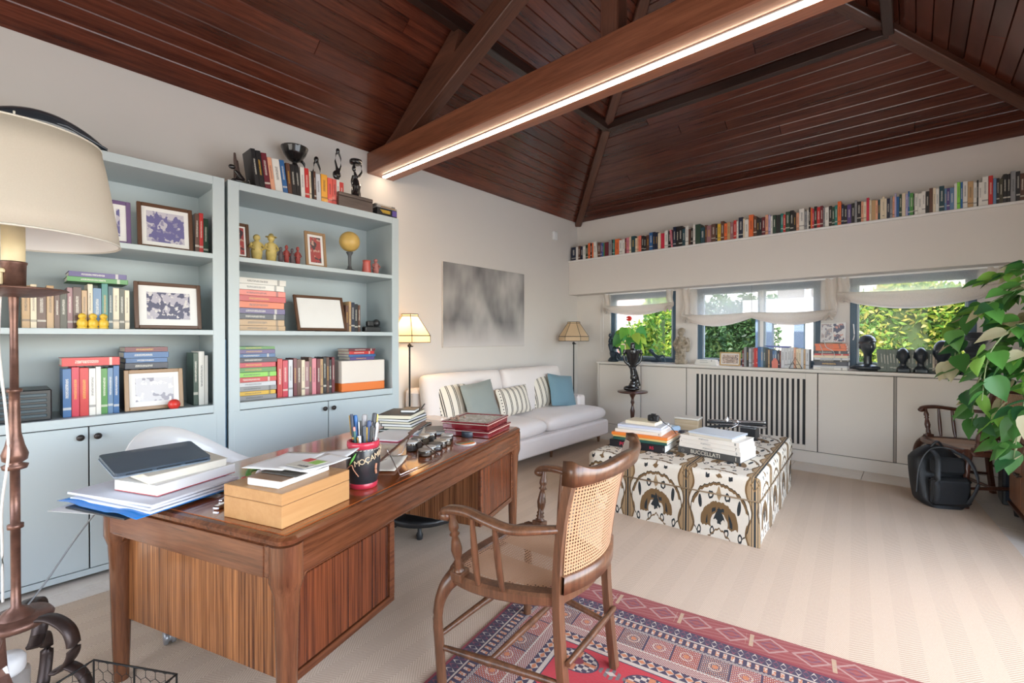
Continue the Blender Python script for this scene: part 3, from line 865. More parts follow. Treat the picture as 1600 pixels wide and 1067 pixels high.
XS = -3.60   # spine line of the things on the shelves
def pframe(label, y0, y1, z0, z1, col, art, tilt=.12, x=XS, mat=.03, group=None, name='photo_frame', cat='picture frame', fw=.022):
    t = thing(name, label, cat, (x, (y0+y1)/2, z0+.006), 0, group)
    t.rotation_euler = (0, -tilt, 0)
    w_, h = (y1-y0)/2, z1-z0
    M_f = P('frame_'+col, dict(brown=(.10, .045, .022), tan=(.33, .2, .10), gold=(.55, .36, .16), white=(.75, .74, .72), dark=(.04, .03, .03), purple=(.16, .10, .22))[col], .4)
    f = MB()
    f.box(-.01, .008, -w_, -w_+fw, 0, h, .003).box(-.01, .008, w_-fw, w_, 0, h, .003).box(-.01, .008, -w_+fw, w_-fw, 0, fw, .003).box(-.01, .008, -w_+fw, w_-fw, h-fw, h, .003)
    f.build('frame', M_f, t)
    MB().box(-.008, -.002, -w_+fw, w_-fw, fw, h-fw).build('mount', M_paper, t)
    MB().box(-.004, 0, -w_+fw+mat, w_-fw-mat, fw+mat, h-fw-mat).build('picture', art, t)
    s_ = MB(); s_.M = Matrix.Translation((0, 0, h*.8)) @ Matrix.Rotation(.35, 4, 'Y') @ Matrix.Translation((0, 0, -h*.8)); s_.box(-.014, -.009, -.025, .025, 0.004, h*.8)
    s_.build('stand', M_f, t)
    return t
def art_mat(name, c1, c2, c3, scale=9):
    m, nt, b = newmat(name)
    v = coords(nt)
    n = noise(nt, v, scale, 2); n2 = noise(nt, v, scale*2.1, 3)
    c = mixc(nt, n.gt(.5), c1, c2); c = mixc(nt, n2.gt(.58), c, c3)
    setc(nt, b, c); b.inputs['Roughness'].default_value = .3
    return m
A1 = art_mat('photo_group', (.10, .10, .16), (.45, .42, .48), (.65, .62, .6), 18)
A2 = art_mat('photo_blue', (.16, .15, .32), (.55, .52, .58), (.3, .28, .4), 14)
A3 = art_mat('photo_red', (.35, .06, .06), (.06, .04, .05), (.5, .3, .25), 12)
A4 = art_mat('photo_grey', (.5, .48, .5), (.22, .2, .24), (.72, .7, .7), 10)
A5 = art_mat('photo_portrait', (.75, .72, .72), (.12, .13, .2), (.65, .35, .3), 16)
GB = 'things on the shelves of the left bookcase'; GR = 'things on the shelves of the right bookcase'
random.seed(21)
def row(y0, y1, z, cols, h0, h1, label, group, x=XS):
    y = y0; n = 0
    while y < y1-.01:
        c = cols[n % len(cols)]; tk = min(random.uniform(.02, .04), y1-y)
        n += 1
        book('%s upright book, %s from the left, %s' % (WORD.get(c, c), nth(n), label), c, tk*.96, random.uniform(.14, .18), random.uniform(h0, h1), (x+random.uniform(-.012, 0), y, z+.0005), rz=PI/2, group=group)
        y += tk
def pile(y0, y1, z, cols, tot, label, group, x=XS, d=.2, jit=.01):
    n = len(cols); zz = z+.0005
    for i, c in enumerate(cols):
        tk = tot/n*random.uniform(.85, 1.15) if i < n-1 else max(.01, z+tot-zz)
        # laid flat, spine to the room (+x)
        w_ = (y1-y0)*random.uniform(.9, 1)
        ty = (y0+y1)/2
        book('flat %s book, %s from the bottom, %s' % (WORD.get(c, c), nth(i+1), label), c, tk*.97, d, w_, (x+random.uniform(-jit, 0), ty+w_/2, zz), rz=PI/2, group=group, flat=True)
        zz += tk
S1, S2, S3 = 1.909, 1.404, .900   # shelf tops
# NB flat(): height axis runs along -x of the book -> after rz=90 it runs along -y
# left bookcase
pframe('purple framed photo on the top shelf of the left bookcase behind the lampshade', .44, .56, S1, 2.18, 'purple', A2)
pframe('wide brown framed photo on the top shelf of the left bookcase', .59, .88, S1, 2.2, 'brown', A2, mat=.025)
row(.892, .975, S1, ['brown', 'red', 'dkgreen'], .25, .29, 'top shelf, left bookcase', GB)
row(.10, .36, S2, ['tan', 'cream', 'brown', 'tan', 'brown', 'olive', 'mauve', 'brown'], .20, .24, 'tan row, left bookcase', GB)
row(.362, .55, S2, ['cream', 'steel', 'teal', 'dkteal', 'cream', 'olive'], .22, .27, 'teal row, left bookcase', GB)
pile(.27, .55, 1.404+.272, ['green', 'purple'], .06, 'lying on the middle row, left bookcase', GB)
pframe('brown framed group photo on the middle shelf of the left bookcase', .57, .92, S2, 1.70, 'brown', A1, x=XS+.02, mat=.04)
for k, y in enumerate((.33, .375, .42)):
    mb = MB().ell((0, 0, .03), (.024, .024, .03)).ell((.004, 0, .07), .018).ell((.02, 0, .065), (.01, .006, .005)).lathe([(.02, 0), (.024, .006), (.02, .012)], 12)
    o = mb.build('toy_duck', P('toy_yellow', (.75, .5, .06), .4), None, (XS+.075, y, S2), 0)
    tag(o, '%s small yellow toy figure in front of the books of the left bookcase' % ['leftmost', 'middle', 'rightmost'][k], 'toy', 'yellow toys')
row(.255, .50, S3, ['blue', 'crimson', 'red', 'white', 'white', 'green', 'steel', 'blue'], .27, .285, 'bottom shelf, left bookcase', GB)
pile(.245, .51, S3+.289, ['red'], .05, 'lying on the bottom row, left bookcase', GB)
pframe('large pale framed picture on the bottom shelf of the left bookcase', .52, .815, S3, 1.15, 'tan', A4, x=XS+.03, mat=.03)
pile(.53, .76, 1.155, ['navy', 'blue', 'blue', 'maroon'], .14, 'blue stack, bottom shelf, left bookcase', GB, x=XS-.07)
for (y0, y1, z1) in ((.53, .76, 1.155),):
    row(.53, .76, S3, ['black', 'grey', 'black', 'navy', 'brown', 'dkgreen', 'black'], .25, .253, 'hidden behind the pale frame, left bookcase', GB, x=XS-.07)
row(.88, .965, S3, ['dkgreen', 'white', 'white'], .33, .37, 'tall group, bottom shelf end, left bookcase', GB)
tag(MB().ell((0, 0, .033), .033).build('red_ball', P('ball_red', (.6, .04, .03), .3), None, (XS+.095, .75, S3), 0), 'small red ball in front of the framed picture of the left bookcase', 'ball')
sb = thing('stereo', 'black stereo unit at the left of the bottom bookcase shelf', 'stereo', (XS, -.06, S3))
MB().box(-.25, .03, -.14, .27, 0.0, .17, .006).build('body', M_black, sb)
for k in range(5): MB().box(.028, .034, -.12, .25, .02+.028*k, .036+.028*k, .002).build('fascia_strip', P('dark_blue_plastic', (.02, .05, .07), .3), sb)
# right bookcase
pframe('brown framed photo at the left of the top shelf of the right bookcase', 1.13, 1.225, S1, 2.17, 'brown', A3, mat=.012)
def figurine(label, loc, h, mat, r=.03, cat='figurine', hat=None):
    mb = MB()
    mb.lathe([(r*1.1, 0), (r*1.15, h*.06), (r*.8, h*.1), (r*.95, h*.35), (r*.75, h*.55), (r*.95, h*.66), (r*.4, h*.74), (r*.35, h*.78)], 14)
    mb.ell((0, 0, h*.87), (r*.62, r*.6, h*.12))
    mb.tube([(0, -r*.8, h*.64), (r*.3, -r*1.25, h*.5), (r*.8, -r*.5, h*.42)], [r*.3, r*.25, r*.2], 8)
    mb.tube([(0, r*.8, h*.64), (r*.3, r*1.25, h*.5), (r*.8, r*.5, h*.42)], [r*.3, r*.25, r*.2], 8)
    if hat: mb.lathe([(r*1.0, h*.92), (r*.95, h*.94), (r*.5, h*.96), (r*.3, h*1.04), (0, h*1.06)], 14)
    o = mb.build('figurine', mat, None, loc, 0)
    return tag(o, label, cat)
M_toyy = P('toy_gold', srgb(200, 180, 110), .5, var=.3, vs=30)
figurine('pale yellow figurine second from the left on the top right-bookcase shelf', (XS, 1.27, S1), .2, M_toyy, .04)
figurine('yellow figurine with a hat on the top right-bookcase shelf', (XS, 1.37, S1), .21, M_toyy, .04, hat=1)
for k in range(4):
    figurine('little red and grey figurine, %s from the left of the red four' % nth(k+1), (XS+.02, 1.43+k*.042, S1), .13+.02*(k % 2), P('toy_red%d' % (k % 2), srgb(150, 60, 55) if k % 2 else srgb(90, 80, 84), .5), .02)
pframe('red and black framed picture on the top shelf of the right bookcase', 1.63, 1.80, S1, 2.2, 'tan', A3, mat=.02)
gl = thing('globe', 'small yellow globe on a dark stand on the top right-bookcase shelf', 'globe', (XS, 2.0, S1))
MB().lathe([(.06, 0), (.06, .012), (.02, .03), (.012, .06), (.014, .14), (.03, .17)], 18).build('stand', P('dark_grey', (.08, .085, .09), .5), gl)
MB().ell((0, 0, .26), .085, 20, 12).build('sphere', P('globe_yellow', srgb(205, 170, 95), .4, var=.25, vs=14), gl)
tag(MB().lathe([(.035, 0), (.04, .01), (.032, .1), (.036, .12), (.03, .12), (.028, .02), (0, .015)], 18).build('cup', P('cup_red', srgb(190, 90, 80), .4, var=.3, vs=20), None, (XS, 2.16, S1), 0), 'small reddish cup right of the yellow globe', 'cup')
figurine('grey and red figurine at the right end of the top right-bookcase shelf', (XS, 2.25, S1), .15, P('toy_pinkish', srgb(170, 110, 105), .5), .03)
pile(1.13, 1.48, S2, ['tan', 'tan', 'navy', 'purple', 'orange', 'red', 'coral', 'white', 'white'], .385, 'middle-shelf pile, right bookcase', GR, d=.25)
pframe('leaning wooden holder with a white certificate on the middle right-bookcase shelf', 1.55, 1.96, S2, 1.70, 'brown', M_paper, tilt=.3, x=XS+.03, mat=.005)
row(1.97, 2.11, S2, ['brown', 'tan', 'navy', 'black'], .22, .27, 'beside the white certificate, right bookcase', GR)
tag(MB().box(-.05, .02, -.06, .09, 0, .05, .008).box(-.04, .01, -.03, .03, .05, .1, .008).ell((-.01, .06, .08), .035).build('desk_ornament', M_black, None, (XS, 2.2, S2), 0), 'dark low ornament at the right end of the middle right-bookcase shelf', 'ornament')
pile(1.12, 1.41, S3, ['grey', 'yellow', 'grey', 'pale', 'red', 'lime', 'green', 'crimson', 'navy', 'blue', 'purple', 'green'], .39, 'bottom-shelf pile, right bookcase', GR, d=.25)
row(1.415, 1.53, S3, ['red', 'crimson', 'pale', 'grey'], .27, .32, 'red and grey row, right bookcase', GR)
row(1.535, 1.87, S3, ['maroon', 'brown', 'cream', 'mauve', 'brown', 'pink', 'maroon', 'tan', 'black', 'brown', 'black'], .26, .30, 'maroon and brown row, right bookcase', GR)
bx_ = thing('storage_box', 'white box with an orange base on the bottom shelf of the right bookcase', 'box', (XS, 2.11, S3))
MB().box(-.2, .03, -.2, .21, 0, .07, .004).build('base', P('box_orange', srgb(226, 120, 50), .5), bx_)
MB().box(-.2, .03, -.2, .21, .07, .26, .004).build('lid', P('box_white', srgb(225, 215, 205), .5), bx_)
pile(1.99, 2.25, S3+.261, ['purple', 'blue', 'red', 'maroon'], .1, 'on the white and orange box', GR)
# things seen in the slit between the bookcases
tag(MB().box(-.25, .0, -.006, .006, 0, 1.34, .002).build('magazine_rack_board', P('blue_print', srgb(90, 130, 160), .5, var=.5, vs=25), None, (-3.50, 1.036, 0), 0), 'tall blue and white board standing in the slit between the two bookcases', 'board')
# ================================================================ ON TOP OF THE BOOKCASES
TZ = 2.4205
XT = -3.56
random.seed(31)
TB = [('black', .03, .27), ('black', .035, .265), ('maroon', .04, .26), ('peach', .03, .24), ('white', .055, .24), ('blue', .035, .245), ('brown', .03, .235), ('black', .035, .235), ('black', .03, .235),
      ('white', .032, .235), ('red', .034, .235), ('cream', .016, .22), ('black', .02, .225), ('brown', .018, .23), ('pale', .038, .215), ('orange', .052, .225), ('coral', .042, .21), ('coral', .034, .21), ('white', .026, .215), ('red', .036, .20)]
TBC = {15: (238, 168, 60), 16: (232, 96, 84), 17: (214, 92, 84)}
y = 1.235
LN = ['tall black book leaning at the left end', 'tall black book with yellow print', 'dark red book with red and yellow labels', 'peach-coloured slim book', 'thick plain white book', 'bright blue slim book',
      'dark brown patterned book', 'thick black book with white title', 'black book beside the white one', 'white book left of the bright red one', 'bright red slim book', 'very slim cream book', 'slim black book beside the cream one', 'slim brown book',
      'pale grey and white book', 'wide golden orange book', 'coral red book right of the orange one', 'dusty coral book', 'white book with a green foot', 'red book with a white top at the right end']
for i, (c, t_, h) in enumerate(TB):
    lean = -.13 if i < 6 else -.09 if i < 9 else -.04 if i < 15 else -.015
    # leaning: tops towards -y (left)
    col = TBC.get(i, c)
    M = Matrix.Translation((XT+.05, y, TZ)) @ Matrix.Rotation(-lean*1.0, 4, 'X') @ Matrix.Rotation(PI/2, 4, 'Z')
    o = bpy.data.objects.new('book', BME); COL.objects.link(o)
    o.matrix_world = M @ Matrix.Diagonal((t_*.95, .16, h, 1))
    setcol(o, col)
    tag(o, LN[i] + ' on top of the right bookcase', 'book', 'books on top of the right bookcase')
    y += t_*1.0
yend = y
bxw = thing('wooden_box', 'dark wooden box on top of the right bookcase under two carved figures', 'box', (XT+.02, 1.99, TZ))
M_bw = wood('dark_box_wood', (.05, .035, .03), (.14, .10, .085), 'y', .5, .1, 1, 12, .05)
MB().box(-.09, .06, -.15, .16, 0, .085, .003).build('body', M_bw, bxw)
MB().box(-.09, .062, -.15, .16, .087, .115, .003).build('lid', M_bw, bxw)
for k, (c, t_) in enumerate((('grey', .03), ('olive', .016), ('white', .016), ('black', .05))[:0]): pass
cdb = thing('disc_case', 'black disc case with yellow print at the right end of the bookcase top', 'disc case', (XT+.04, 2.285, TZ))
MB().box(-.1, .05, -.10, .10, 0, .062, .002).build('case', M_black, cdb)
MB().box(.0502, .0512, .05, .095, .008, .055).build('label', P('label_violet', srgb(96, 80, 150), .4), cdb)
MB().box(.0502, .0512, -.06, .03, .030, .036).box(.0502, .0512, -.07, .03, .040, .045).box(.0502, .0512, -.05, .03, .020, .025).build('print', P('print_yellow', (.75, .5, .05), .4), cdb)
cd2 = thing('disc_case', 'clear disc case stacked on the black one at the right end of the bookcase top', 'disc case', (XT+.04, 2.28, TZ+.0625))
MB().box(-.1, .05, -.10, .105, 0, .016, .002).build('case', P('clear_case', (.5, .49, .47), .2, alpha=.7), cd2)
MB().box(.0502, .0507, -.06, .09, .004, .012).build('label', P('paper_strip', srgb(150, 110, 60), .5), cd2)
cd3 = thing('disc_case', 'topmost grey disc case at the right end of the bookcase top', 'disc case', (XT+.035, 2.27, TZ+.079))
MB().box(-.1, .05, -.10, .10, 0, .014, .002).build('case', P('grey_case', (.2, .19, .18), .25), cd3)
MB().box(.0502, .0507, -.08, .06, .003, .011).build('label', P('paper_strip2', srgb(190, 180, 165), .5), cd3)

def carved(label, loc, kind, h, rz=0, mat=None, cat='statuette'):
    mb = MB(); T = lambda *a, **k: mb.tube(*a, **k)
    if kind == 'bowl':      # kneeling figure carrying a bowl on the head
        mb.ell((0, 0, .03*h), (.19*h, .15*h, .05*h)); T([(0, 0, .02*h), (0, .02*h, .25*h), (0, 0, .45*h), (0, 0, .56*h)], [.13*h, .11*h, .08*h, .05*h], 10)
        mb.ell((0, 0, .64*h), (.07*h, .06*h, .085*h))
        T([(0, .09*h, .5*h), (0, .2*h, .58*h), (0, .15*h, .75*h), (0, .06*h, .8*h)], [.035*h, .03*h, .028*h, .03*h], 8)
        T([(0, -.09*h, .5*h), (0, -.17*h, .42*h), (.08*h, -.1*h, .3*h)], [.035*h, .03*h, .03*h], 8)
        mb.lathe([(.03*h, .72*h), (.10*h, .76*h), (.17*h, .85*h), (.215*h, .97*h), (.19*h, .97*h), (.12*h, .88*h), (0, .86*h)], 22)
    elif kind == 'slim':    # slim figure with long looped arms
        T([(0, 0, 0), (0, 0, .2*h), (0, .02*h, .4*h), (0, -.02*h, .55*h)], [.07*h, .05*h, .055*h, .035*h], 10)
        mb.ell((0, -.05*h, .4*h), (.05*h, .07*h, .1*h))
        T([(0, -.02*h, .55*h), (0, -.06*h, .7*h), (0, -.04*h, .86*h), (0, 0, .92*h)], [.03*h, .022*h, .02*h, .025*h], 8)
        T([(0, .02*h, .45*h), (0, .07*h, .62*h), (0, .07*h, .78*h), (0, .02*h, .9*h)], [.025*h, .02*h, .02*h, .025*h], 8)
        mb.ell((0, 0, .94*h), (.045*h, .045*h, .06*h))
    elif kind == 'basket':  # standing figure, one arm raised to a flat basket
        T([(0, .02*h, 0), (0, .02*h, .3*h), (0, 0, .45*h), (0, 0, .55*h)], [.13*h, .11*h, .07*h, .09*h], 10)
        T([(0, 0, .55*h), (0, -.03*h, .65*h)], [.05*h, .03*h], 8)
        mb.ell((0, -.05*h, .74*h), (.055*h, .055*h, .085*h))
        T([(0, .08*h, .56*h), (0, .17*h, .7*h), (0, .16*h, .88*h), (0, .06*h, .92*h)], [.035*h, .028*h, .026*h, .03*h], 8)
        T([(0, -.07*h, .56*h), (0, -.12*h, .4*h), (0, -.11*h, .15*h), (0, -.11*h, 0)], [.033*h, .025*h, .02*h, .02*h], 8)
        mb.lathe([(.10*h, .84*h), (.15*h, .87*h), (.16*h, .93*h), (.15*h, .97*h), (.12*h, .97*h), (.1*h, .9*h), (0, .89*h)], 18)
    elif kind == 'crouch':  # low crouching figure leaning forward
        mb.ell((0, .02*h, .14*h), (.16*h, .34*h, .13*h)); T([(0, .2*h, .2*h), (0, -.02*h, .48*h), (0, -.16*h, .6*h)], [.12*h, .10*h, .06*h], 10)
        mb.ell((0, -.27*h, .74*h), (.10*h, .15*h, .11*h))
        T([(0, 0, .45*h), (.08*h, -.12*h, .25*h), (.1*h, .1*h, .1*h)], [.05*h, .04*h, .04*h], 8)
        T([(0, .3*h, .1*h), (.05*h, .42*h, .3*h), (.05*h, .5*h, .06*h)], [.07*h, .06*h, .05*h], 8)
    elif kind == 'hands':   # tall narrow carving of joined hands
        T([(0, .05*h, 0), (0, .02*h, .3*h), (0, -.03*h, .55*h)], [.1*h, .12*h, .07*h], 10)
        T([(0, -.02*h, .5*h), (0, -.06*h, .8*h), (0, -.07*h, 1.0*h)], [.06*h, .045*h, .03*h], 8)
        T([(0, .05*h, .3*h), (0, .0, .6*h), (0, -.01*h, .8*h)], [.05*h, .045*h, .03*h], 8)
    o = mb.build('statuette', mat or M_ebony, None, loc, rz, remesh=h*.013)
    return tag(o, label, cat)
carved('black carved figure balancing a wide bowl behind the books on the bookcase top', (XT-.24, 1.63, TZ), 'bowl', .50)
carved('slim black carved figure with looped arms behind the coral books', (XT-.22, 1.80, TZ), 'slim', .46)
carved('slim tall black carved figure on the left of the dark wooden box', (XT+.01, 1.87, TZ+.1155), 'slim', .37)
carved('black carved figure carrying a flat basket on the right of the dark wooden box', (XT+.01, 2.03, TZ+.1155), 'basket', .33)
carved('small black crouching figure at the left end of the right bookcase top', (XT+.03, 1.13, TZ), 'crouch', .15)
carved('grey-brown carving of raised hands behind the crouching figure', (XT-.1, 1.165, TZ), 'hands', .26, mat=P('grey_carving', (.10, .065, .055), .5, var=.3, vs=25))
# long carved mask lying on the left bookcase
mk = MB()
def mf(u, v):
    a = 2*PI*v; s_ = math.sin(PI*u)**.6
    return (.09*s_*math.cos(a), lerp(-.30, .30, u), .006+max(0, .155*(math.sin(PI*min(1, u*1.02))**.75)*(.5+.5*math.sin(a)))+.0)
mk.grid(mf, 24, 20)
mk.tube([(.02, -.26, .03), (.06, -.1, .1), (.075, .1, .09), (.05, .27, .02)], [.01, .016, .014, .006], 8)
tag(mk.build('carved_mask', M_ebony_b, None, (XT, .17, TZ), 0), 'long smooth black carved form lying on top of the left bookcase behind the lampshade', 'carving')

# ================================================================ WALL ART, SOFA CORNER
def art_blur():
    m, nt, b = newmat('blurred_canvas_print')
    v = coords(nt)
    x, y, z = xyz(nt, v)
    n = noise(nt, coords(nt, 'Object', (1, 1.2, .8)), 2.4, 1.2, .4); n2 = noise(nt, coords(nt, 'Object', (1, 5, 2.5)), 2.4, 1, .3)
    c = mixc(nt, (n-.5)*2.2+.45+(n2-.5)*.5, (.15, .145, .15), (.50, .48, .46))
    c = mixc(nt, (z*-3.2-.55).max(0).min(1), c, (.62, .58, .56))
    setc(nt, b, c); b.inputs['Roughness'].default_value = .5
    return m
pt = thing('wall_painting', 'wide soft grey unframed canvas picture on the wall above the sofa', 'picture', (XL+.003, 4.03, 1.73))
MB().box(0, .022, -.705, .705, -.48, .48, .003).build('canvas', art_blur(), pt)
MB().box(0, .012, -.711, .711, -.486, .486, .002).build('stretcher_edge', P('canvas_edge', (.7, .66, .6), .8), pt)

M_sofa = fabric('sofa_linen', srgb(232, 222, 216), .05, 260, .9, .2)
SY0, SY1, SXF, SXB = 2.80, 5.30, -2.99, XL+.03
def cushion(x0, x1, y0, y1, z0, z1, puff, mat, name, parent, nx=10, ny=14, rot=None, loc=None, corner=0, **k):
    """soft box: superellipsoid-like pad"""
    mb = MB()
    cx, cy, cz = (x0+x1)/2, (y0+y1)/2, (z0+z1)/2
    hx, hy, hz = (x1-x0)/2, (y1-y0)/2, (z1-z0)/2
    def pt(u, v, s_):
        a = u*2-1; b_ = v*2-1
        e = (1-abs(a)**8)*(1-abs(b_)**8)
        e = max(0, e)**.22
        prof = hz*(.62+.38*e)+puff*(1-a*a)*(1-b_*b_)
        sx = 1-.03*(abs(b_)**3); sy_ = 1-.03*(abs(a)**3)
        return (cx+hx*a*sx, cy+hy*b_*sy_, cz+s_*prof)
    mb.grid(lambda u, v: pt(u, v, 1), nx, ny, 0, True)
    mb.grid(lambda u, v: pt(1-u, v, -1), nx, ny, 0, True)
    n0 = (nx+1)*(ny+1)
    vs = mb.v
    def bi(i, j, top): return (j*(nx+1)+i) if top else n0+(j*(nx+1)+(nx-i))
    for i in range(nx):
        mb.f.append([bi(i, 0, 1), bi(i, 0, 0), bi(i+1, 0, 0), bi(i+1, 0, 1)]); mb.m.append(0); mb.s.append(True)
        mb.f.append([bi(i+1, ny, 1), bi(i+1, ny, 0), bi(i, ny, 0), bi(i, ny, 1)]); mb.m.append(0); mb.s.append(True)
    for j in range(ny):
        mb.f.append([bi(0, j+1, 1), bi(0, j+1, 0), bi(0, j, 0), bi(0, j, 1)]); mb.m.append(0); mb.s.append(True)
        mb.f.append([bi(nx, j, 1), bi(nx, j, 0), bi(nx, j+1, 0), bi(nx, j+1, 1)]); mb.m.append(0); mb.s.append(True)
    o = mb.build(name, mat, parent, subsurf=1)
    if rot is not None: o.rotation_euler = rot
    if loc is not None: o.location = loc
    return o
sofa = thing('sofa', 'long off-white linen two-seater sofa under the grey picture', 'sofa', (0, 0, .0104))
MB().box(SXB, SXF+.02, SY0, SY1-.03, .10, .29, .02).build('base', M_sofa, sofa)
sm_ = (SY0+SY1)/2-.02
for k, (a, b_) in enumerate(((SY0+.10, sm_+.0), (sm_, SY1))):
    cushion(SXB+.22, SXF, a, b_, .285, .455, .012, M_sofa, 'seat_cushion', sofa)
# back cushions lean on the back
for a, b_ in ((SY0+.02, 3.98), (3.985, 5.17)):
    cushion(-.29, .29, a, b_, -.085, .085, .012, M_sofa, 'back_cushion', sofa, rot=(0, PI/2-.19, 0), loc=(SXB+.27, 0, .69), nx=10, ny=16)
MB().box(SXB, SXB+.17, SY0, SY1-.14, .27, .82, .03).build('back_frame', M_sofa, sofa, bevel=.02)
MB().box(SXB, -3.33, SY1-.18, SY1-.02, .27, .575, .02).build('armrest', M_sofa, sofa, bevel=.03)
MB().box(SXB, -3.33, SY0-.02, SY0+.10, .27, .575, .02).build('armrest', M_sofa, sofa, bevel=.03)
for x, y in ((SXF-.08, SY1-.12), (SXF-.08, SY0+.1), (SXB+.08, SY1-.12), (SXB+.08, SY0+.1), (SXF-.08, 4.15)):
    mb = MB(); mb.at((x, y, 0)).lathe([(.016, 0), (.03, .10)], 4); mb.build('leg', wood('sofa_leg_wood', (.12, .05, .025), (.25, .12, .06), 'z', .4), sofa)
def stripe_mat():
    m, nt, b = newmat('black_striped_cream_cotton')
    v = coords(nt); x, y, z = xyz(nt, v)
    f = ((y+.5)/.085).fract()
    st = f.between(.37, .49).max(f.between(.57, .69))
    dot = ((y+.232).abs().lt(.006)).max((y-.232).abs().lt(.006))*((z/.035).fract().between(.25, .6))
    n = noise(nt, v, 200, 2)
    c = mixc(nt, n, (.76, .68, .56), (.84, .77, .66))
    c = mixc(nt, st.max(dot)*.93, c, (.035, .025, .02))
    setc(nt, b, c); b.inputs['Roughness'].default_value = .95
    return m
M_stripe = stripe_mat()
M_sage = fabric('sage_velvet', srgb(140, 146, 140), .12, 200, .8, .2)
M_teal = fabric('dusty_blue_velvet', srgb(108, 140, 152), .12, 200, .75, .2)
def pillow(label, mat, loc, w_, h, t_, rot):
    t = thing('pillow', label, 'pillow', loc, 0, 'loose cushions on the sofa')
    t.rotation_euler = rot
    nn = 12
    def pt(u, v, s_):
        a = u*2-1; b_ = v*2-1
        e = ((1-a*a)*(1-b_*b_))**.5
        pinch = 1-.06*(1-abs(a))*abs(b_)**2
        p2 = 1-.06*(1-abs(b_))*abs(a)**2
        return (s_*(t_/2*e+.002), a*w_/2*p2, h/2+b_*h/2*pinch)
    mb = MB()
    mb.grid(lambda u, v: pt(u, v, 1), nn, nn).grid(lambda u, v: pt(1-u, v, -1), nn, nn)
    mb.build('cover', mat, t, subsurf=1)
    e = MB(); e.tube([(0, pt(u, 0, 1)[1], pt(u, 0, 1)[2]) for u in [q/10 for q in range(11)]]+[(0, pt(1, q/10, 1)[1], pt(1, q/10, 1)[2]) for q in range(1, 11)]+[(0, pt(1-q/10, 1, 1)[1], pt(1-q/10, 1, 1)[2]) for q in range(1, 11)]+[(0, pt(0, 1-q/10, 1)[1], pt(0, 1-q/10, 1)[2]) for q in range(1, 10)], .0035, 6, closed=True)
    e.build('seam', mat, t)
    return t
SZ = .468
pillow('black-striped cream cushion at the left, behind the sage one', M_stripe, (-3.52, 3.20, SZ+.01), .48, .44, .13, (.06, -.32, .0))
pillow('plain sage grey square cushion at the left of the sofa', M_sage, (-3.35, 3.40, SZ+.005), .44, .43, .13, (.10, -.30, -.05))
pillow('small oblong cream cushion with black double stripes in the middle of the sofa', M_stripe, (-3.42, 3.98, SZ+.01), .54, .32, .12, (.04, -.3, .0))
pillow('black-striped cream cushion at the right, behind the blue one', M_stripe, (-3.54, 4.70, SZ+.01), .48, .44, .13, (.05, -.3, .0))
pillow('plain dusty blue square cushion at the right of the sofa', M_teal, (-3.38, 4.86, SZ+.005), .46, .42, .13, (-.14, -.33, -.1))

def ssh(name, c, e):
    m, nt, b = newmat(name)
    v = coords(nt); n = noise(nt, v, 60, 3)
    setc(nt, b, mixc(nt, n, tuple(x*.93 for x in c), c)); b.inputs['Roughness'].default_value = .8
    tr = nt.nodes.new('ShaderNodeBsdfTranslucent'); tr.inputs[0].default_value = (*c, 1)
    mx = nt.nodes.new('ShaderNodeMixShader'); mx.inputs[0].default_value = .5
    out = nt.nodes['Material Output']
    nt.links.new(b.outputs[0], mx.inputs[1]); nt.links.new(tr.outputs[0], mx.inputs[2]); nt.links.new(mx.outputs[0], out.inputs[0])
    return m
def sofa_lamp(x, y, label, power, panels):
    t = thing('floor_lamp', label, 'lamp', (x, y, 0.0), 0, 'slim floor lamps beside the sofa')
    MB().lathe([(.13, 0), (.13, .012), (.02, .022)], 24).lathe([(.009, .02), (.009, 1.30)], 10).build('pole', M_blackm, t)
    MB().lathe([(.016, 1.262), (.022, 1.275), (.016, 1.29)], 12).tube([(0, 0, 1.27), (.03, .02, 1.27)], .006, 6).build('switch', M_blackm, t)
    n = 6; rot = PI/6
    rings = [(.215, 1.31), (.215, 1.375), (.088, 1.565), (.088, 1.585)]
    vs = [(r*math.cos(2*PI*i/n+rot), r*math.sin(2*PI*i/n+rot), z) for r, z in rings for i in range(n)]
    fs = [(j*n+i, j*n+(i+1) % n, (j+1)*n+(i+1) % n, (j+1)*n+i) for j in range(3) for i in range(n)]
    sh = MB(); sh.add(vs, fs); shade = sh.build('lamp_shade', panels, t)
    e = MB()
    for j in range(4):
        e.tube([vs[j*n+i] for i in range(n)], .0035 if j != 1 else .0045, 5, closed=True)
    for i in range(n): e.tube([vs[j*n+i] for j in range(4)], .0035, 5)
    e.build('seam_binding', P('dark_binding', (.04, .025, .02), .6), shade)
    if power:
        MB().ell((0, 0, 1.42), .03).build('bulb', emis('bulb_glow', (1, .78, .5), 5), t)
        l = lamp('bulb_light', 'POINT', (x, y, 1.44), power, (1, .72, .42), shadow_soft_size=.06)
    else: MB().ell((0, 0, 1.42), .03).build('bulb', M_white, t)
    return t
M_sh = ssh('parchment_shade', srgb(240, 214, 178), 0)
sofa_lamp(-3.72, 2.70, 'slim lit floor lamp with a black-ribbed parchment shade beside the right bookcase', 10, M_sh)
sofa_lamp(-3.70, 5.55, 'slim unlit floor lamp with a black-ribbed parchment shade in the far corner', 0, M_sh)

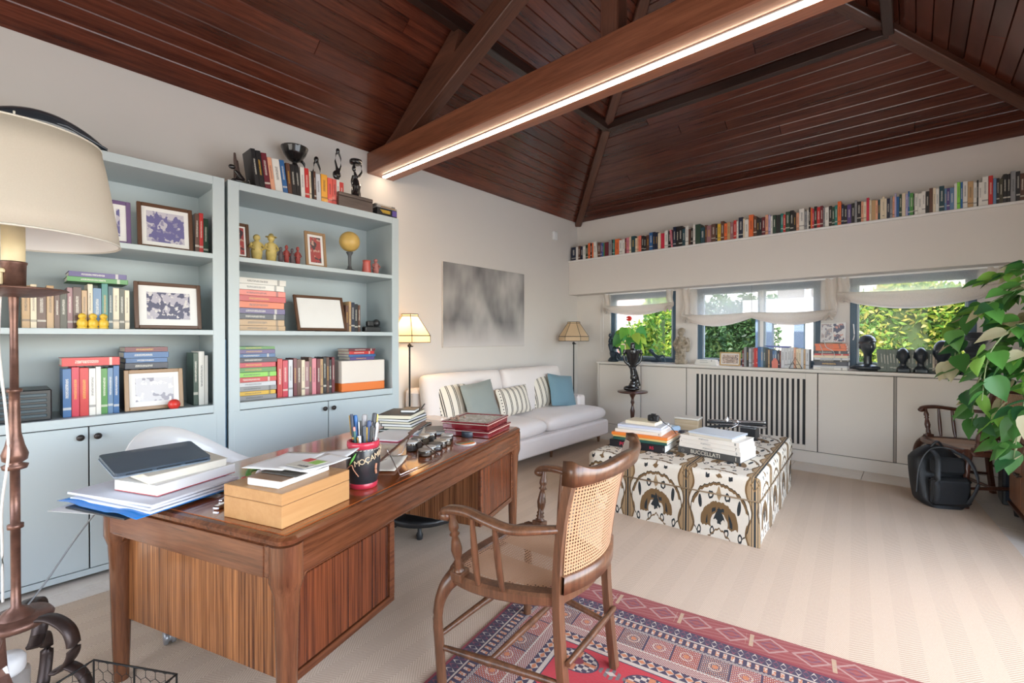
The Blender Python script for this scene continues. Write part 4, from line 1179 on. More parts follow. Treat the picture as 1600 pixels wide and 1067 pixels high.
# ================================================================ SIDE TABLE AND WHAT STANDS BY THE WINDOWS
st = thing('side_table', 'small round dark wooden pedestal table between sofa and low cabinet', 'side table', (-2.77, 5.535, 0))
MB().lathe([(.0, .635), (.17, .635), (.19, .64), (.195, .65), (.19, .658), (0, .659)], 36).build('table_top', M_chair_d, st)
MB().lathe([(.03, .0), (.035, .08), (.03, .14), (.024, .2), (.018, .26), (.026, .34), (.03, .40), (.018, .45), (.014, .48), (.026, .51), (.016, .54), (.02, .57), (.035, .6), (.05, .634)], 18).build('pedestal', M_chair_d, st)
for k in range(3):
    a = 2*PI*k/3+.5
    MB().tube(curve([(.02*math.cos(a), .02*math.sin(a), .12), (.09*math.cos(a), .09*math.sin(a), .09), (.16*math.cos(a), .16*math.sin(a), .014)]), .014, 8).build('leg', M_chair_d, st)
# big black carving on the table: seated figure with raised arms forming a cup
mb = MB()
mb.ell((0, 0, .03), (.10, .08, .032)); mb.ell((-.06, 0, .035), (.06, .05, .035))
mb.tube(curve([(0, 0, .03), (.015, 0, .15), (.0, 0, .27), (0, 0, .36)]), [.055]*4+[.045]*5+[.035]*5+[.04]*5, 12)
mb.tube(curve([(.01, 0, .3), (.05, 0, .2), (.08, 0, .06)]), [.03]*5+[.028]*8, 10)
for s_ in (-1, 1):
    mb.tube(curve([(s_*.01, 0, .28), (s_*.05, 0, .34), (s_*.105, 0, .40), (s_*.115, 0, .50), (s_*.10, 0, .54)]), .018, 8)
mb.ell((0, 0, .40), (.06, .045, .07)); mb.lathe([(.05, .36), (.075, .42), (.09, .50), (.092, .545), (0, .545)], 18)
mb.lathe([(.03, .545), (.032, .60), (.026, .63), (0, .635)], 14)
o = mb.build('sculpture', M_ebony, None, (-2.77, 5.535, .6595), .75, remesh=.007)
tag(o, 'tall black carved sculpture with raised arms on the round pedestal table', 'sculpture')

CZ = 1.0135
def scaled_pot(label, loc, n_leaves, seed):
    t = thing('potted_plant', label, 'plant', loc)
    MB().lathe([(.055, 0), (.075, .15), (.08, .16), (.072, .16), (.066, .13), (0, .13)], 22).build('pot', P('woven_pot', srgb(176, 140, 84), .7, var=.3, vs=60), t)
    r = random.Random(seed)
    cols = [leafmat('anthurium_a', (.16, .40, .06)), leafmat('anthurium_b', (.07, .25, .06)), leafmat('anthurium_c', (.38, .52, .08))]
    for i in range(n_leaves):
        a = 2*PI*i*.38+r.uniform(-.3, .3); rr_ = r.uniform(.06, .20); h = r.uniform(.22, .50)
        tip = Vector((rr_*math.cos(a), rr_*math.sin(a)*.6, h))
        p = curve([(0, 0, .12), (tip.x*.4, tip.y*.4, h*.75), tuple(tip)], 5)
        st_ = MB().tube(p, .003, 5).build('stem', cols[0], t)
        lf = MB(); L = r.uniform(.15, .21); W = L*.36
        d = Vector((math.cos(a), math.sin(a)*.5, -1.3+r.uniform(-.3, .4))).normalized()
        sd = d.cross(Vector((-math.sin(a)*.3, -1, .15))).normalized(); nn_ = sd.cross(d)
        prof = [(0, 0), (.08, .75), (.25, 1), (.5, .85), (.75, .45), (1, 0)]
        vs = []; fs = []
        for u, wv in prof:
            cc_ = tip+d*L*u+nn_*(-.10*L*u*u)
            vs += [tuple(cc_-sd*W*wv+nn_*.02*wv), tuple(cc_), tuple(cc_+sd*W*wv+nn_*.02*wv)]
        for k in range(5):
            fs += [(3*k, 3*k+1, 3*k+4, 3*k+3), (3*k+1, 3*k+2, 3*k+5, 3*k+4)]
        lf.add(vs, fs, 0, True); lf.build('leaf', cols[i % 3], t)
    red = P('spathe_red', (.78, .04, .03), .35)
    f = MB(); f.tube(curve([(0, 0, .12), (-.02, 0, .4), (-.035, 0, .62)]), .003, 5); fl = f.build('flower_stem', P('stem_red', (.35, .12, .06), .5), t)
    sp = MB()
    def spf(u, v):
        a = PI*(u-.5)*1.9; rr2 = .055*v*(1-.25*abs(math.sin(a)))
        return (-.035+rr2*math.cos(a)*.9-.01, .02*v*v-.01, .62+rr2*math.sin(a)*.9)
    sp.grid(spf, 14, 5).tube([(-.035, -.008, .62), (-.02, -.03, .655)], [.006, .003], 6)
    sp.build('flower', red, t, solid=.0015)
    return t
scaled_pot('potted anthurium with green leaves and one red flower at the leftmost window', (-3.02, 6.0, CZ), 18, 4)
# dark bronze statuettes at the leftmost window
def bronze(label, loc, kind):
    mb = MB()
    if kind == 'mother':
        mb.lathe([(.075, 0), (.08, .02), (.05, .06)], 16); mb.tube(curve([(.02, 0, .03), (-.02, 0, .15), (-.05, 0, .26), (-.04, 0, .33)]), [.045]*6+[.035]*6+[.03]*7, 10)
        mb.ell((-.05, 0, .375), (.026, .026, .036))
        mb.tube(curve([(-.04, 0, .28), (.03, .0, .2), (.1, 0, .19), (.12, 0, .1)]), .015, 8); mb.tube(curve([(.0, 0, .1), (.06, 0, .12), (.11, 0, .04)]), .024, 8)
    else:
        mb.tube(curve([(-.24, 0, .03), (-.12, 0, .035), (0, 0, .03), (.1, 0, .035)]), [.012]*5+[.02]*5+[.024]*5+[.02]*4, 8)
        mb.tube(curve([(.08, 0, .03), (.02, 0, .09), (-.04, 0, .15)]), [.03]*5+[.022]*8, 8); mb.ell((-.05, 0, .165), (.035, .03, .025))
        mb.tube(curve([(.0, 0, .12), (.06, 0, .09), (.13, 0, .10), (.15, 0, .012)]), .012, 8)
    o = mb.build('statuette', P('blue_bronze', (.03, .05, .075), .3, .4), None, loc, 0, remesh=.006)
    return tag(o, label, 'statuette')
bronze('dark bronze seated figure at the left edge of the leftmost window', (-3.27, 5.93, CZ), 'mother')
bronze('dark bronze reclining figure on the sill right of the anthurium', (-2.66, 5.96, CZ), 'recline')
an = MB()
an.box(-.07, .07, -.05, .05, 0, .06, .01)
an.tube(curve([(0, 0, .05), (.0, 0, .17), (.0, 0, .28), (0, 0, .36)]), [.055]*6+[.065]*6+[.045]*7, 12)
an.ell((0, -.01, .41), (.042, .042, .05)); an.ell((0, .01, .435), (.05, .045, .04))
for s_ in (-1, 1):
    an.tube(curve([(s_*.04, 0, .34), (s_*.09, -.02, .26), (s_*.03, -.06, .22)]), .02, 8)
    an.ell((s_*.075, .03, .25), (.035, .015, .10)); an.tube(curve([(s_*.03, 0, .16), (s_*.05, -.03, .1), (s_*.035, -.01, .04)]), .024, 8)
for k in range(14):
    a = k*1.7; an.ell((.055*math.cos(a), -.02+.035*math.sin(a), .10+.018*k), .018, 8, 6)
o = an.build('angel_statue', P('weathered_gilt', srgb(150, 138, 120), .6, var=.7, vs=35), None, (-2.29, 5.95, CZ), 0, remesh=.006)
tag(o, 'small weathered cherub statue on the pier between the left and middle windows', 'statue')

random.seed(41)
# white flat books left of the small framed photo
for k in range(3):
    book('white book lying flat, %s from the bottom, left of the small framed photo' % nth(k+1), 'white', .022, .14, .27-.02*k, (-1.83-.01*k, 5.90, CZ+.0225*k), rz=0, flat=True, group='white books under the middle window')
fr = pframe('small gilt framed group photo standing under the middle window', 0, .235, 0, .165, 'gold', art_mat('photo_team', (.42, .32, .26), (.62, .5, .42), (.15, .12, .14), 26), tilt=.1, x=0, mat=.012, fw=.016)
fr.rotation_euler = (0, 0, 0); fr.matrix_world = Matrix.Translation((-1.67, 5.87, CZ+.004)) @ Matrix.Rotation(-PI/2, 4, 'Z') @ Matrix.Rotation(-.12, 4, 'Y')
MC = [('maroon', .022, .20), ('grey', .03, .235), ('black', .026, .235), ('pale', .02, .225), ('grey', .022, .23), ('mauve', .018, .22), ('red', .026, .225), ('red', .014, .23), ('blue', .034, .24), ('steel', .03, .24), ('dkteal', .024, .235), ('black', .028, .22), ('tan', .018, .21), ('navy', .03, .215), ('blue', .02, .2), ('steel', .028, .2), ('navy', .03, .2),
      ('maroon', .014, .2), ('pale', .038, .24), ('pale', .032, .24), ('pale', .034, .24), ('pale', .03, .24), ('peach', .02, .235), ('cream', .03, .225), ('cream', .022, .23), ('pale', .026, .22), ('tan', .02, .22), ('pale', .036, .22)]
x = -1.535
tot = sum(t_ for _, t_, _ in MC); kx = (.675+.0)/tot*1.0
cnt = {}
for i, (c, t_, h) in enumerate(MC):
    cnt[c] = cnt.get(c, 0)+1
    book('%s book, %s of its colour from the left, above the radiator grille' % (WORD.get(c, c), nth(cnt[c])), c, t_*kx*.97, .15, h*.98, (x, 5.875+random.uniform(0, .012), CZ), group='row of books under the middle window')
    x += t_*kx
# bits leaning on that row
tag(MB().tube([(-.06, 0, .002), (.0, -.0, .125), (.065, .01, .002)], .0035, 5).tube([(.065, .01, .002), (-.06, 0, .002)], .0035, 5).tube([(-.02, -.002, .07), (.02, -.02, .003)], .003, 5).build('wire_stand', M_blackm, None, (-.985, 5.846, CZ), 0), 'black triangular wire stand in front of the pale books', 'stand')
tag(MB().prism([(-.03, 0), (.03, 0), (.032, .07), (.01, .11), (-.01, .11), (-.032, .07)], -.004, .004).build('paper_tag', P('coral_paper', srgb(222, 130, 116), .6), None, (-1.185, 5.858, CZ), 0), 'small coral paper shape in front of the blue books', 'tag')
bpy.data.objects['paper_tag'].rotation_euler = (PI/2, 0, 0)
pn = MB().prism([(-.14, .0), (.14, -.02), (.12, -.07), (-.05, -.05)], -.003, .003)
o = pn.build('pennant', P('violet_cloth', srgb(84, 88, 150), .7), None, (-1.17, 5.93, CZ+.248), 0); o.rotation_euler = (.25, 0, 0)
tag(o, 'blue-violet pennant lying across the tops of the books above the grille', 'pennant')
# stack of flat books with a twin photo frame on it
ST = [('white', .03), ('pale', .02), ('navy', .05), ('black', .02), ('pale', .026), ('cream', .03), ('red', .02), ('navy', .034), ('orange', .03), ('orange', .03), ('orange', .026), ('brown', .012)]
z = CZ
SC_ = 'pale white|light grey|wide navy|slim black|pale grey|cream|slim red|dark navy|lowest orange|middle orange|uppermost orange|topmost thin brown'.split('|')
for i, (c, t_) in enumerate(ST):
    t_ *= .88; w_ = .30 if i < 8 else .27 if i < 11 else .2
    book('%s book, %s from the bottom of the stack under the twin frame' % (SC_[i], nth(i+1)), c, t_*.98, .17, w_, (-.665+w_/2+random.uniform(-.008, .008), 5.862+random.uniform(0, .01), z), group='flat stack of books left of the right-hand window', flat=True)
    z += t_
tf = thing('photo_frame', 'white twin photo frame standing on the flat stack of books', 'picture frame', (-.655, 5.93, z))
tf.rotation_euler = (-.1, 0, 0)
MB().box(-.11, .11, -.006, .006, 0, .215, .003).build('frame', M_white, tf)
MB().box(-.10, -.005, -.008, -.005, .012, .203).build('picture', art_mat('photo_pale', (.7, .69, .7), (.5, .42, .42), (.3, .3, .36), 16), tf)
MB().box(.005, .10, -.008, -.005, .012, .203).build('picture', A5, tf)
tag(MB().tube(curve([(-.76, 5.855, z-.02), (-.73, 5.848, z-.1), (-.74, 5.846, CZ+.17), (-.72, 5.846, CZ+.14)]), .003, 5).tube(curve([(-.72, 5.90, z+.13), (-.71, 5.85, z-.03), (-.64, 5.847, CZ+.2), (-.63, 5.846, CZ+.14), (-.66, 5.846, CZ+.12)]), .003, 5).build('white_cable', M_white, None), 'thin white cable hanging over the flat stack of books', 'cable')

def head(label, loc, h, neck, hair, base, rz=0, rings=0, coilw=0):
    """carved head on a neck; face towards local -y"""
    mb = MB(); s_ = h
    hz = neck*s_
    hr = .5*(s_-hz)
    cz = hz+hr*.98
    def hf(u, v):
        th = 2*PI*u; ph = PI*v
        x = math.sin(ph)*math.cos(th); y = math.sin(ph)*math.sin(th); z = -math.cos(ph)
        wx = .68 if z > -.2 else .68-.30*(-z-.2)
        wy = .82 if z > -.3 else .82-.22*(-z-.3)
        if y < 0:
            y2 = y
            nose = .16*math.exp(-(x/.14)**2)*math.exp(-((z+.18)/.22)**2)
            brow = .05*math.exp(-((z-.12)/.10)**2)*math.exp(-(x/.5)**2)
            eye = -.07*(math.exp(-((x-.28)/.14)**2)+math.exp(-((x+.28)/.14)**2))*math.exp(-((z+.02)/.10)**2)
            lip = .07*math.exp(-(x/.18)**2)*(math.exp(-((z+.50)/.05)**2)+math.exp(-((z+.62)/.05)**2))
            chin = .06*math.exp(-(x/.25)**2)*math.exp(-((z+.86)/.12)**2)
            y = y2-nose-brow-eye-lip-chin
        return (hr*x*wx*.84, hr*y*wy, cz+hr*z)
    mb.grid(hf, 32, 24)
    for sg in (-1, 1):
        mb.ell((sg*hr*.58, hr*.08, cz-hr*.1), (hr*.08, hr*.16, hr*.24), 10, 8)
    mb.lathe([(hr*.34, hz*.25), (hr*.30, hz*.7), (hr*.32, hz+hr*.5)], 16)
    if hair == 'cap':
        mb.ell((0, hr*.10, cz+hr*.36), (hr*.64, hr*.86, hr*.66), 20, 12); mb.tube([(hr*.62*math.cos(2*PI*k/24), hr*.10+hr*.86*math.sin(2*PI*k/24), cz+hr*(.40 if math.sin(2*PI*k/24) < 0 else .25)) for k in range(24)], hr*.06, 6, closed=True)
    elif hair == 'swirl':
        mb.ell((0, hr*.15, cz+hr*.30), (hr*.78, hr*.88, hr*.62), 20, 12)
        for q in range(4): mb.tube([((hr*.8-q*hr*.12)*math.cos(2*PI*k/20), hr*.12+(hr*.85-q*hr*.12)*math.sin(2*PI*k/20), cz+hr*(.38+q*.16)) for k in range(20)], hr*.07, 6, closed=True)
    elif hair == 'plain':
        mb.ell((0, hr*.12, cz+hr*.25), (hr*.60, hr*.84, hr*.68), 20, 12)
    if rings:
        for q in range(rings): mb.lathe([(hr*.36, q*hz*.95/rings+hz*.22), (hr*.50*(1+.45*(1-q/rings)), q*hz*.95/rings+hz*.26), (hr*.36, q*hz*.95/rings+hz*.31)], 18)
    if base == 'bust':
        mb.ell((0, .01*s_, hz*.22), (hr*1.35, hr*.85, hz*.22), 20, 10); mb.ell((0, 0, hz*.25), (hr*.7, hr*.55, hz*.25), 16, 8)
    elif base == 'disc':
        mb.lathe([(hr*1.2, 0), (hr*1.2, hz*.1), (hr*.9, hz*.18), (hr*.4, hz*.32)], 24)
    elif base == 'block':
        mb.box(-hr*.6, hr*.6, -hr*.6, hr*.6, 0, hz*.5, .006); mb.lathe([(hr*.6, hz*.5), (hr*.4, hz*.75)], 14)
    o = mb.build('sculpture', M_ebony_b, None, loc, rz, remesh=s_*.012)
    return tag(o, label, 'sculpture')
head('dark carved head with a smooth round cap at the left of the right-hand window', (-.36, 5.97, CZ), .375, .40, 'cap', 'bust', .3)
head('small dark carved head standing before the green books, left of its twin', (-.082, 5.91, CZ), .245, .33, 'plain', 'block', .15)
head('small dark carved head on a square block, right of its twin before the green books', (.048, 5.91, CZ), .25, .33, 'plain', 'block', .15)
head('dark carved head with short hair on a round base at the right-hand window', (.20, 5.94, CZ), .32, .31, 'plain', 'disc', -.5)
head('dark carved head with a tall ringed neck and coiled hair at the right-hand window', (.40, 5.93, CZ), .40, .45, 'swirl', 'bust', -.9, rings=7)
x = -.275
GC = [('dkgreen', .024)]*7+[('peach', .012), ('white', .02)]+[('dkgreen', .026)]*8+[('cream', .014), ('brown', .02)]
n1 = 0
for i, (c, t_) in enumerate(GC):
    n1 += 1
    book('%s book, %s from the left in the row behind the small dark heads' % (WORD.get(c, c), nth(n1)), c, t_*.98, .12, .225, (x, 5.965 if i > 6 else 5.93, CZ), ry=-.06 if i < 7 else 0, group='dark green books at the right-hand window')
    x += t_
# ================================================================ RUGS
def sisal_mat():
    m, nt, b = newmat('herringbone_sisal')
    v = coords(nt); x, y, z = xyz(nt, v)
    W = .17
    zig = ((x/W).fract()-.5).abs()*W
    f = ((y+zig*1.1)*70).fract()
    line = f.between(.30, .62)
    n = noise(nt, v, 260, 2); n2 = noise(nt, v, 1.1, 3)
    side = (x/W+.5).fract().gt(.5)
    c = mixc(nt, n, (.50, .37, .265), (.68, .535, .40))
    c = mixc(nt, line*(side*.25+.38), c, (.20, .13, .085))
    c = mixc(nt, (n2-.5)*.5+.15, c, (.56, .46, .38))
    setc(nt, b, c); b.inputs['Roughness'].default_value = .95
    bump(nt, b, line*-1+n*.6, .5, .004)
    return m
big = tag(MB().build('tmp', M_dark), 'x')
bpy.data.objects.remove(big)
def poly_slab(name, poly, z0, z1, mats, label, cat, rz=0, origin=(0, 0)):
    c, s_ = math.cos(-rz), math.sin(-rz)
    loc = [((x-origin[0])*c-(y-origin[1])*s_, (x-origin[0])*s_+(y-origin[1])*c) for x, y in poly]
    mb = MB(); mb.prism(loc, z0, z1)
    o = mb.build(name, mats, None, (origin[0], origin[1], 0), rz)
    return tag(o, label, cat)
poly_slab('carpet', [(-3.2, -1.9), (.75, -1.9), (.62, 3.0), (.505, 4.2), (.40, 5.25), (.375, 5.43), (-3.22, 5.34)], 0.0005, .010, sisal_mat(),
          'large sand-coloured herringbone sisal carpet covering most of the tiled floor', 'carpet', math.radians(4.5), (0, 2))

def persian():
    m, nt, b = newmat('red_persian_pile')
    v = coords(nt); x, y, z = xyz(nt, v)     # x from left edge, y negative from the far edge
    dl = x; dt = (y*-1)
    horiz = (dt-.15).lt(dl)
    d = dl.min(dt-.15)/.74
    s_ = (dl*horiz+dt*(1-horiz))/.74
    RED = (.50, .012, .022); DR = (.24, .010, .02); NAVY = (.018, .020, .055); WH = (.62, .52, .42); OR = (.60, .20, .07); PK = (.22, .045, .07)
    n = noise(nt, v, 120, 2)
    # field: red with rows of guls
    P1, P2 = .30, .24
    gy = (dt/P2); row_ = (gy.floor()/2).fract()*2
    fx = ((x/P1+row_*.5).fract()-.5)*P1; fy = (gy.fract()-.5)*P2
    rr = ((fx/.092)*(fx/.092)+(fy/.062)*(fy/.062))
    ang = (fx*150).sin()*(fy*190).sin()
    c = mixc(nt, n, RED, (.60, .02, .03))
    c = mixc(nt, rr.lt(1.12), c, NAVY)
    inner = mixc(nt, ang.gt(.0), WH, NAVY)
    inner = mixc(nt, (fx.abs().lt(.012)).max(fy.abs().lt(.008)), inner, OR)
    c = mixc(nt, rr.lt(.95), c, inner)
    c = mixc(nt, rr.lt(.13), c, DR)
    mx_ = ((x/P1+row_*.5+.5).fract()-.5)*P1
    dia = (mx_.abs()/.07+fy.abs()/.035)
    c = mixc(nt, dia.lt(1)*((mx_*260).sin().gt(-.2)), c, (.16, .14, .13))
    c = mixc(nt, dia.lt(.35), c, WH)
    # borders, d measured inwards
    def band(a, b_): return d.between(a, b_)
    def checker(ps, pd, a, b_): return ((s_/ps).fract().gt(.5)-((d-a)/pd).fract().gt(.5)).abs()
    zz = ((s_/.03).fract()-.5).abs()*2; 
    def diam(a, w_, p): return ((((s_/p).fract()-.5).abs()*2)+((d-(a+w_/2)).abs()/(w_/2))).lt(.95)
    c = mixc(nt, band(.46, .485), c, WH); c = mixc(nt, band(.485, .492), c, NAVY)
    c = mixc(nt, band(.40, .46), c, mixc(nt, diam(.40, .06, .05), NAVY, WH))
    c = mixc(nt, band(.40, .46)*diam(.415, .03, .05), c, OR)
    c = mixc(nt, band(.345, .40), c, mixc(nt, checker(.018, .014, .345, .40), DR, WH))
    c = mixc(nt, band(.335, .345), c, WH)
    # wide block band
    blk = (s_/.15).fract(); bi = ((s_/.15).floor()/3).fract()*3
    bc = mixc(nt, bi.gt(.5), PK, DR); bc = mixc(nt, bi.gt(1.5), bc, NAVY)
    dots = ((s_*330).sin()*((d-.2)*330).sin())+(noise(nt, v, 45, 2)-.5)*1.2
    bc = mixc(nt, dots.gt(.45), bc, WH); bc = mixc(nt, dots.lt(-.5), bc, OR)
    ring = ((blk-.5)*.15)*((blk-.5)*.15)+(d-.255)*(d-.255)
    bc = mixc(nt, ring.between(.0008, .0013)*dots.gt(-.3), bc, WH); bc = mixc(nt, ring.lt(.00025), bc, OR)
    bc = mixc(nt, (blk-.5).abs().gt(.47), bc, NAVY)
    c = mixc(nt, band(.185, .335), c, bc)
    c = mixc(nt, band(.165, .185), c, mixc(nt, checker(.02, .01, .165, .185), NAVY, WH))
    c = mixc(nt, band(.105, .165), c, mixc(nt, (s_/.04).fract().gt(.52)*band(.113, .157), NAVY, mixc(nt, n.gt(.5), WH, OR)))
    c = mixc(nt, band(.095, .105), c, WH)
    c = mixc(nt, band(.02, .095), c, mixc(nt, diam(.02, .075, .035), NAVY, mixc(nt, (s_/.07).fract().gt(.5), PK, WH)))
    c = mixc(nt, band(.03, .085)*diam(.035, .045, .035), c, NAVY)
    c = mixc(nt, d.lt(.02), c, DR)
    # extra brick-red end panel at the far side
    ex = dt.lt(.15)
    ev = mixc(nt, n, (.26, .035, .03), (.34, .05, .04))
    bars = ((x/.30).fract()-.5).abs().lt(.06)*((x*210).sin().gt(-.1))*dt.between(.03, .12)
    ev = mixc(nt, bars, ev, (.55, .38, .22))
    dd = ((((x/.15).fract()-.5).abs()*2)+((dt-.075).abs()/.06))
    ev = mixc(nt, dd.between(.75, .95)*.7, ev, (.55, .36, .30)); ev = mixc(nt, dd.between(.35, .5)*.6, ev, (.08, .05, .12))
    ev = mixc(nt, ((dt*260+x*40).sin().gt(.4))*.25, ev, (.5, .25, .2))
    c = mixc(nt, ex, c, ev)
    c = mixc(nt, n*.35+.12, c, (.10, .04, .045))
    setc(nt, b, c); b.inputs['Roughness'].default_value = .95; b.inputs['Sheen Weight'].default_value = .1
    bump(nt, b, n, .4, .004)
    return m
RZ = math.radians(9.3)
rg = MB(); rg.box(0, 3.2, -2.4, 0, .0102, .019, .003)
tag(rg.build('persian_rug', persian(), None, (-1.585, 2.105, 0), RZ), 'red oriental rug with medallions and many patterned borders under the near cane chair', 'rug')

# ================================================================ DESK
GZ = .0102
DA = math.radians(18.4)
uu = Vector((-math.sin(DA), math.cos(DA), 0)); vv = Vector((-math.cos(DA), -math.sin(DA), 0))
DO = Vector((-1.42, .575, 0))
# desk local frame: x = along the length (u), y = across the width (v)
MD = Matrix(((uu.x, vv.x, 0, DO.x), (uu.y, vv.y, 0, DO.y), (0, 0, 1, 0), (0, 0, 0, 1)))
def DW(u, v, z=0): return tuple(MD @ Vector((u, v, z)))
DRZ = math.atan2(uu.y, uu.x)
L_, W_, H_ = 1.94, 1.00, .74
desk = thing('desk', 'large glossy walnut executive desk with rounded legs and two striped pedestals', 'desk')
desk.matrix_world = Matrix.Translation((DO.x, DO.y, GZ-.0002)) @ Matrix(((uu.x, vv.x, 0, 0), (uu.y, vv.y, 0, 0), (0, 0, 1, 0), (0, 0, 0, 1))).to_3x3().to_4x4()
# mirrored basis (u x v points up): check
HH = H_-GZ
def rrect(x0, x1, y0, y1, r, n=5):
    out = []
    for cx, cy, a0 in ((x1-r, y1-r, 0), (x0+r, y1-r, PI/2), (x0+r, y0+r, PI), (x1-r, y0+r, 1.5*PI)):
        for k in range(n+1):
            a = a0+PI/2*k/n; out.append((cx+r*math.cos(a), cy+r*math.sin(a)))
    return out
def loft(name, prof, mat, parent):
    """prof: list of (inset, z) applied to a rounded rectangle"""
    mb = MB(); rings = [rrect(i_, L_-i_, i_, W_-i_, max(.012, .05-i_)) for i_, z in prof]; n = len(rings[0])
    vs = [(x, y, z) for ring, (i_, z) in zip(rings, prof) for x, y in ring]
    fs = [(j*n+i, j*n+(i+1) % n, (j+1)*n+(i+1) % n, (j+1)*n+i) for j in range(len(prof)-1) for i in range(n)]
    mb.add(vs, fs, 0, False); mb.add(vs[-n:], [tuple(range(n))]); mb.add(vs[:n][::-1], [tuple(range(n))])
    return mb.build(name, mat, parent)
loft('top_rim', [(.008, HH-.030), (.004, HH-.026), (.002, HH-.012), (.012, HH-.004), (.022, HH-.003)], M_desk, desk)
MB().box(.03, L_-.03, .03, W_-.03, HH-.01, HH, .002).build('desk_top', M_desk_top, desk)
loft('apron', [(.010, HH-.135), (.006, HH-.13), (.006, HH-.036), (.012, HH-.032)], M_desk, desk)
M_deskend = wood('desk_apron_y', (.060, .018, .007), (.23, .082, .034), 'y', .24, .25, 1.3, 9, .05, .03)
for xa, xb in ((.003, .012), (L_-.012, L_-.003)): MB().box(xa, xb, .095, W_-.095, HH-.134, HH-.034, .002).build('end_apron', M_deskend, desk)
def dleg(x, y, sx, sy):
    mb = MB()
    secs = []
    for z, r in ((0, .024), (.15, .029), (HH-.26, .036), (HH-.19, .040), (HH-.15, .052), (HH-.10, .052), (HH-.032, .052)):
        secs.append([(x+sx*(.052-r)*0+r*math.cos(2*PI*k/20), y+r*math.sin(2*PI*k/20), z) for k in range(20)])
    vs = [p for q in secs for p in q]
    fs = [(j*20+i, j*20+(i+1) % 20, (j+1)*20+(i+1) % 20, (j+1)*20+i) for j in range(len(secs)-1) for i in range(20)]
    mb.add(vs, fs, 0, True); mb.add(vs[:20][::-1], [tuple(range(20))])
    # curved bracket webs that flow into the apron
    for (dx, dy) in ((sx, 0), (0, sy)):
        prof = []
        for k in range(7):
            a = PI/2*k/6; prof.append((.045+.055*math.sin(a)*1.0, HH-.135-.06*(1-math.sin(a))*1.0))
        for k in range(6):
            (d0, z0), (d1, z1) = prof[k], prof[k+1]
            th = .018
            def q(d_, z_): 
                return [(x+dx*(d_-.02)+(th if dy else 0)*s_, y+dy*(d_-.02)+(th if dx else 0)*s_, z_) for s_ in (-1, 1)]
            a0, b0 = q(d0, z0); a1, b1 = q(d1, z1); c0, e0 = q(d0, HH-.12); c1, e1 = q(d1, HH-.12)
            mb.add([a0, b0, a1, b1, c0, e0, c1, e1], [(0, 2, 3, 1), (0, 4, 6, 2), (1, 3, 7, 5), (4, 5, 7, 6), (0, 1, 5, 4), (2, 6, 7, 3)])
    mb.build('leg', M_desk_leg, desk)
for x, y, sx, sy in ((.052, .052, 1, 1), (L_-.052, .052, -1, 1), (.052, W_-.052, 1, -1), (L_-.052, W_-.052, -1, -1)): dleg(x, y, sx, sy)
def pedestal(x0, x1):
    y0, y1 = .035, W_-.07; z0, z1 = .235, HH-.13
    b_ = MB().box(x0, x1, y0+.02, y1, z0, z1, .004).build('pedestal', M_desk_z, desk)
    f = .03
    fr_ = MB().box(x0, x1, y0+.004, y0+.022, z0, z0+f, .003).box(x0, x1, y0+.004, y0+.022, z1-f, z1-.004, .003).box(x0, x0+f*.5, y0+.004, y0+.022, z0+f, z1-f, .002).box(x1-f, x1, y0+.004, y0+.022, z0+f, z1-f, .002)
    fr_.build('panel_frame', M_desk, b_)
    MB().box(x0+f*.5+.004, x1-f-.006, y0+.010, y0+.021, z0+f+.004, z1-f-.006, .002).build('panel', wood('desk_dark_panel', (.035, .010, .005), (.20, .055, .020), 'z', .26, .22, 2.4, 7, 0, .03, 2.6, .25), b_)
    for k in range(3): 
        d_ = MB().box(x0+.01, x1-.01, y1, y1+.014, z0+.01+k*.12, z0+.12+k*.12, .003).build('drawer', M_desk, b_)
        MB().box((x0+x1)/2-.05, (x0+x1)/2+.05, y1+.014, y1+.028, z0+.06+k*.12, z0+.075+k*.12, .004).build('handle', M_steel, d_)
    return b_
pedestal(.062, .58); pedestal(L_-.56, L_-.075)
MB().box(.58, L_-.56, .62, .64, .36, HH-.13).build('modesty_panel', M_desk_z, desk)

# ------------------------------------------------- things on the desk (u, v given in the desk frame)
DZ = H_+.0005
def on_desk(name, label, cat, u, v, ang=0, z=DZ, group=None):
    t = thing(name, label, cat, (0, 0, 0), 0, group)
    t.matrix_world = Matrix.Translation(DW(u, v, z)) @ Matrix.Rotation(DRZ+ang, 4, 'Z')
    return t
# local frame of those things: x = along the desk, y = towards the bookcases
def place(o, u, v, ang=0, z=DZ):
    o.matrix_world = Matrix.Translation(DW(u, v, z)) @ Matrix.Rotation(DRZ+ang, 4, 'Z'); return o
# note: (u, v) frame has v on the LEFT of u, i.e. local y of a Z-rotated frame by DRZ is exactly v
# folder stack at the near left corner
def sheet(w_, l_, z0, z1, cr=0, rag=0, seed=0):
    r = random.Random(seed); mb = MB()
    mb.box(-l_/2, l_/2, -w_/2, w_/2, z0, z1, .0006)
    return mb
zb = DZ
o = sheet(.22, .31, 0, .001).build('paper_sheet', M_paper, None); place(o, .02, .90, .25, zb); tag(o, 'lone white sheet sticking out lowest at the left corner of the desk', 'paper'); zb += .0012
o = sheet(.32, .37, 0, .006).build('folder', P('black_folder', (.02, .028, .035), .35), None); place(o, .075, .79, .06, zb); tag(o, 'thin black folder under the blue plastic sleeve on the desk corner', 'folder'); zb += .0065
sv = MB()
def svf(u, v): return (lerp(-.16, .16, u), lerp(-.235, .235, v), .004+.012*math.sin(PI*v)*(1-u)*max(0, math.sin(v*9)))
sv.grid(svf, 6, 30)
o = sv.build('plastic_sleeve', P('blue_plastic', srgb(30, 120, 200), .2, coat=.5), None, solid=.002); place(o, .06, .80, .02, zb); tag(o, 'bright blue plastic sleeve curling over the black folder', 'sleeve'); zb += .0012
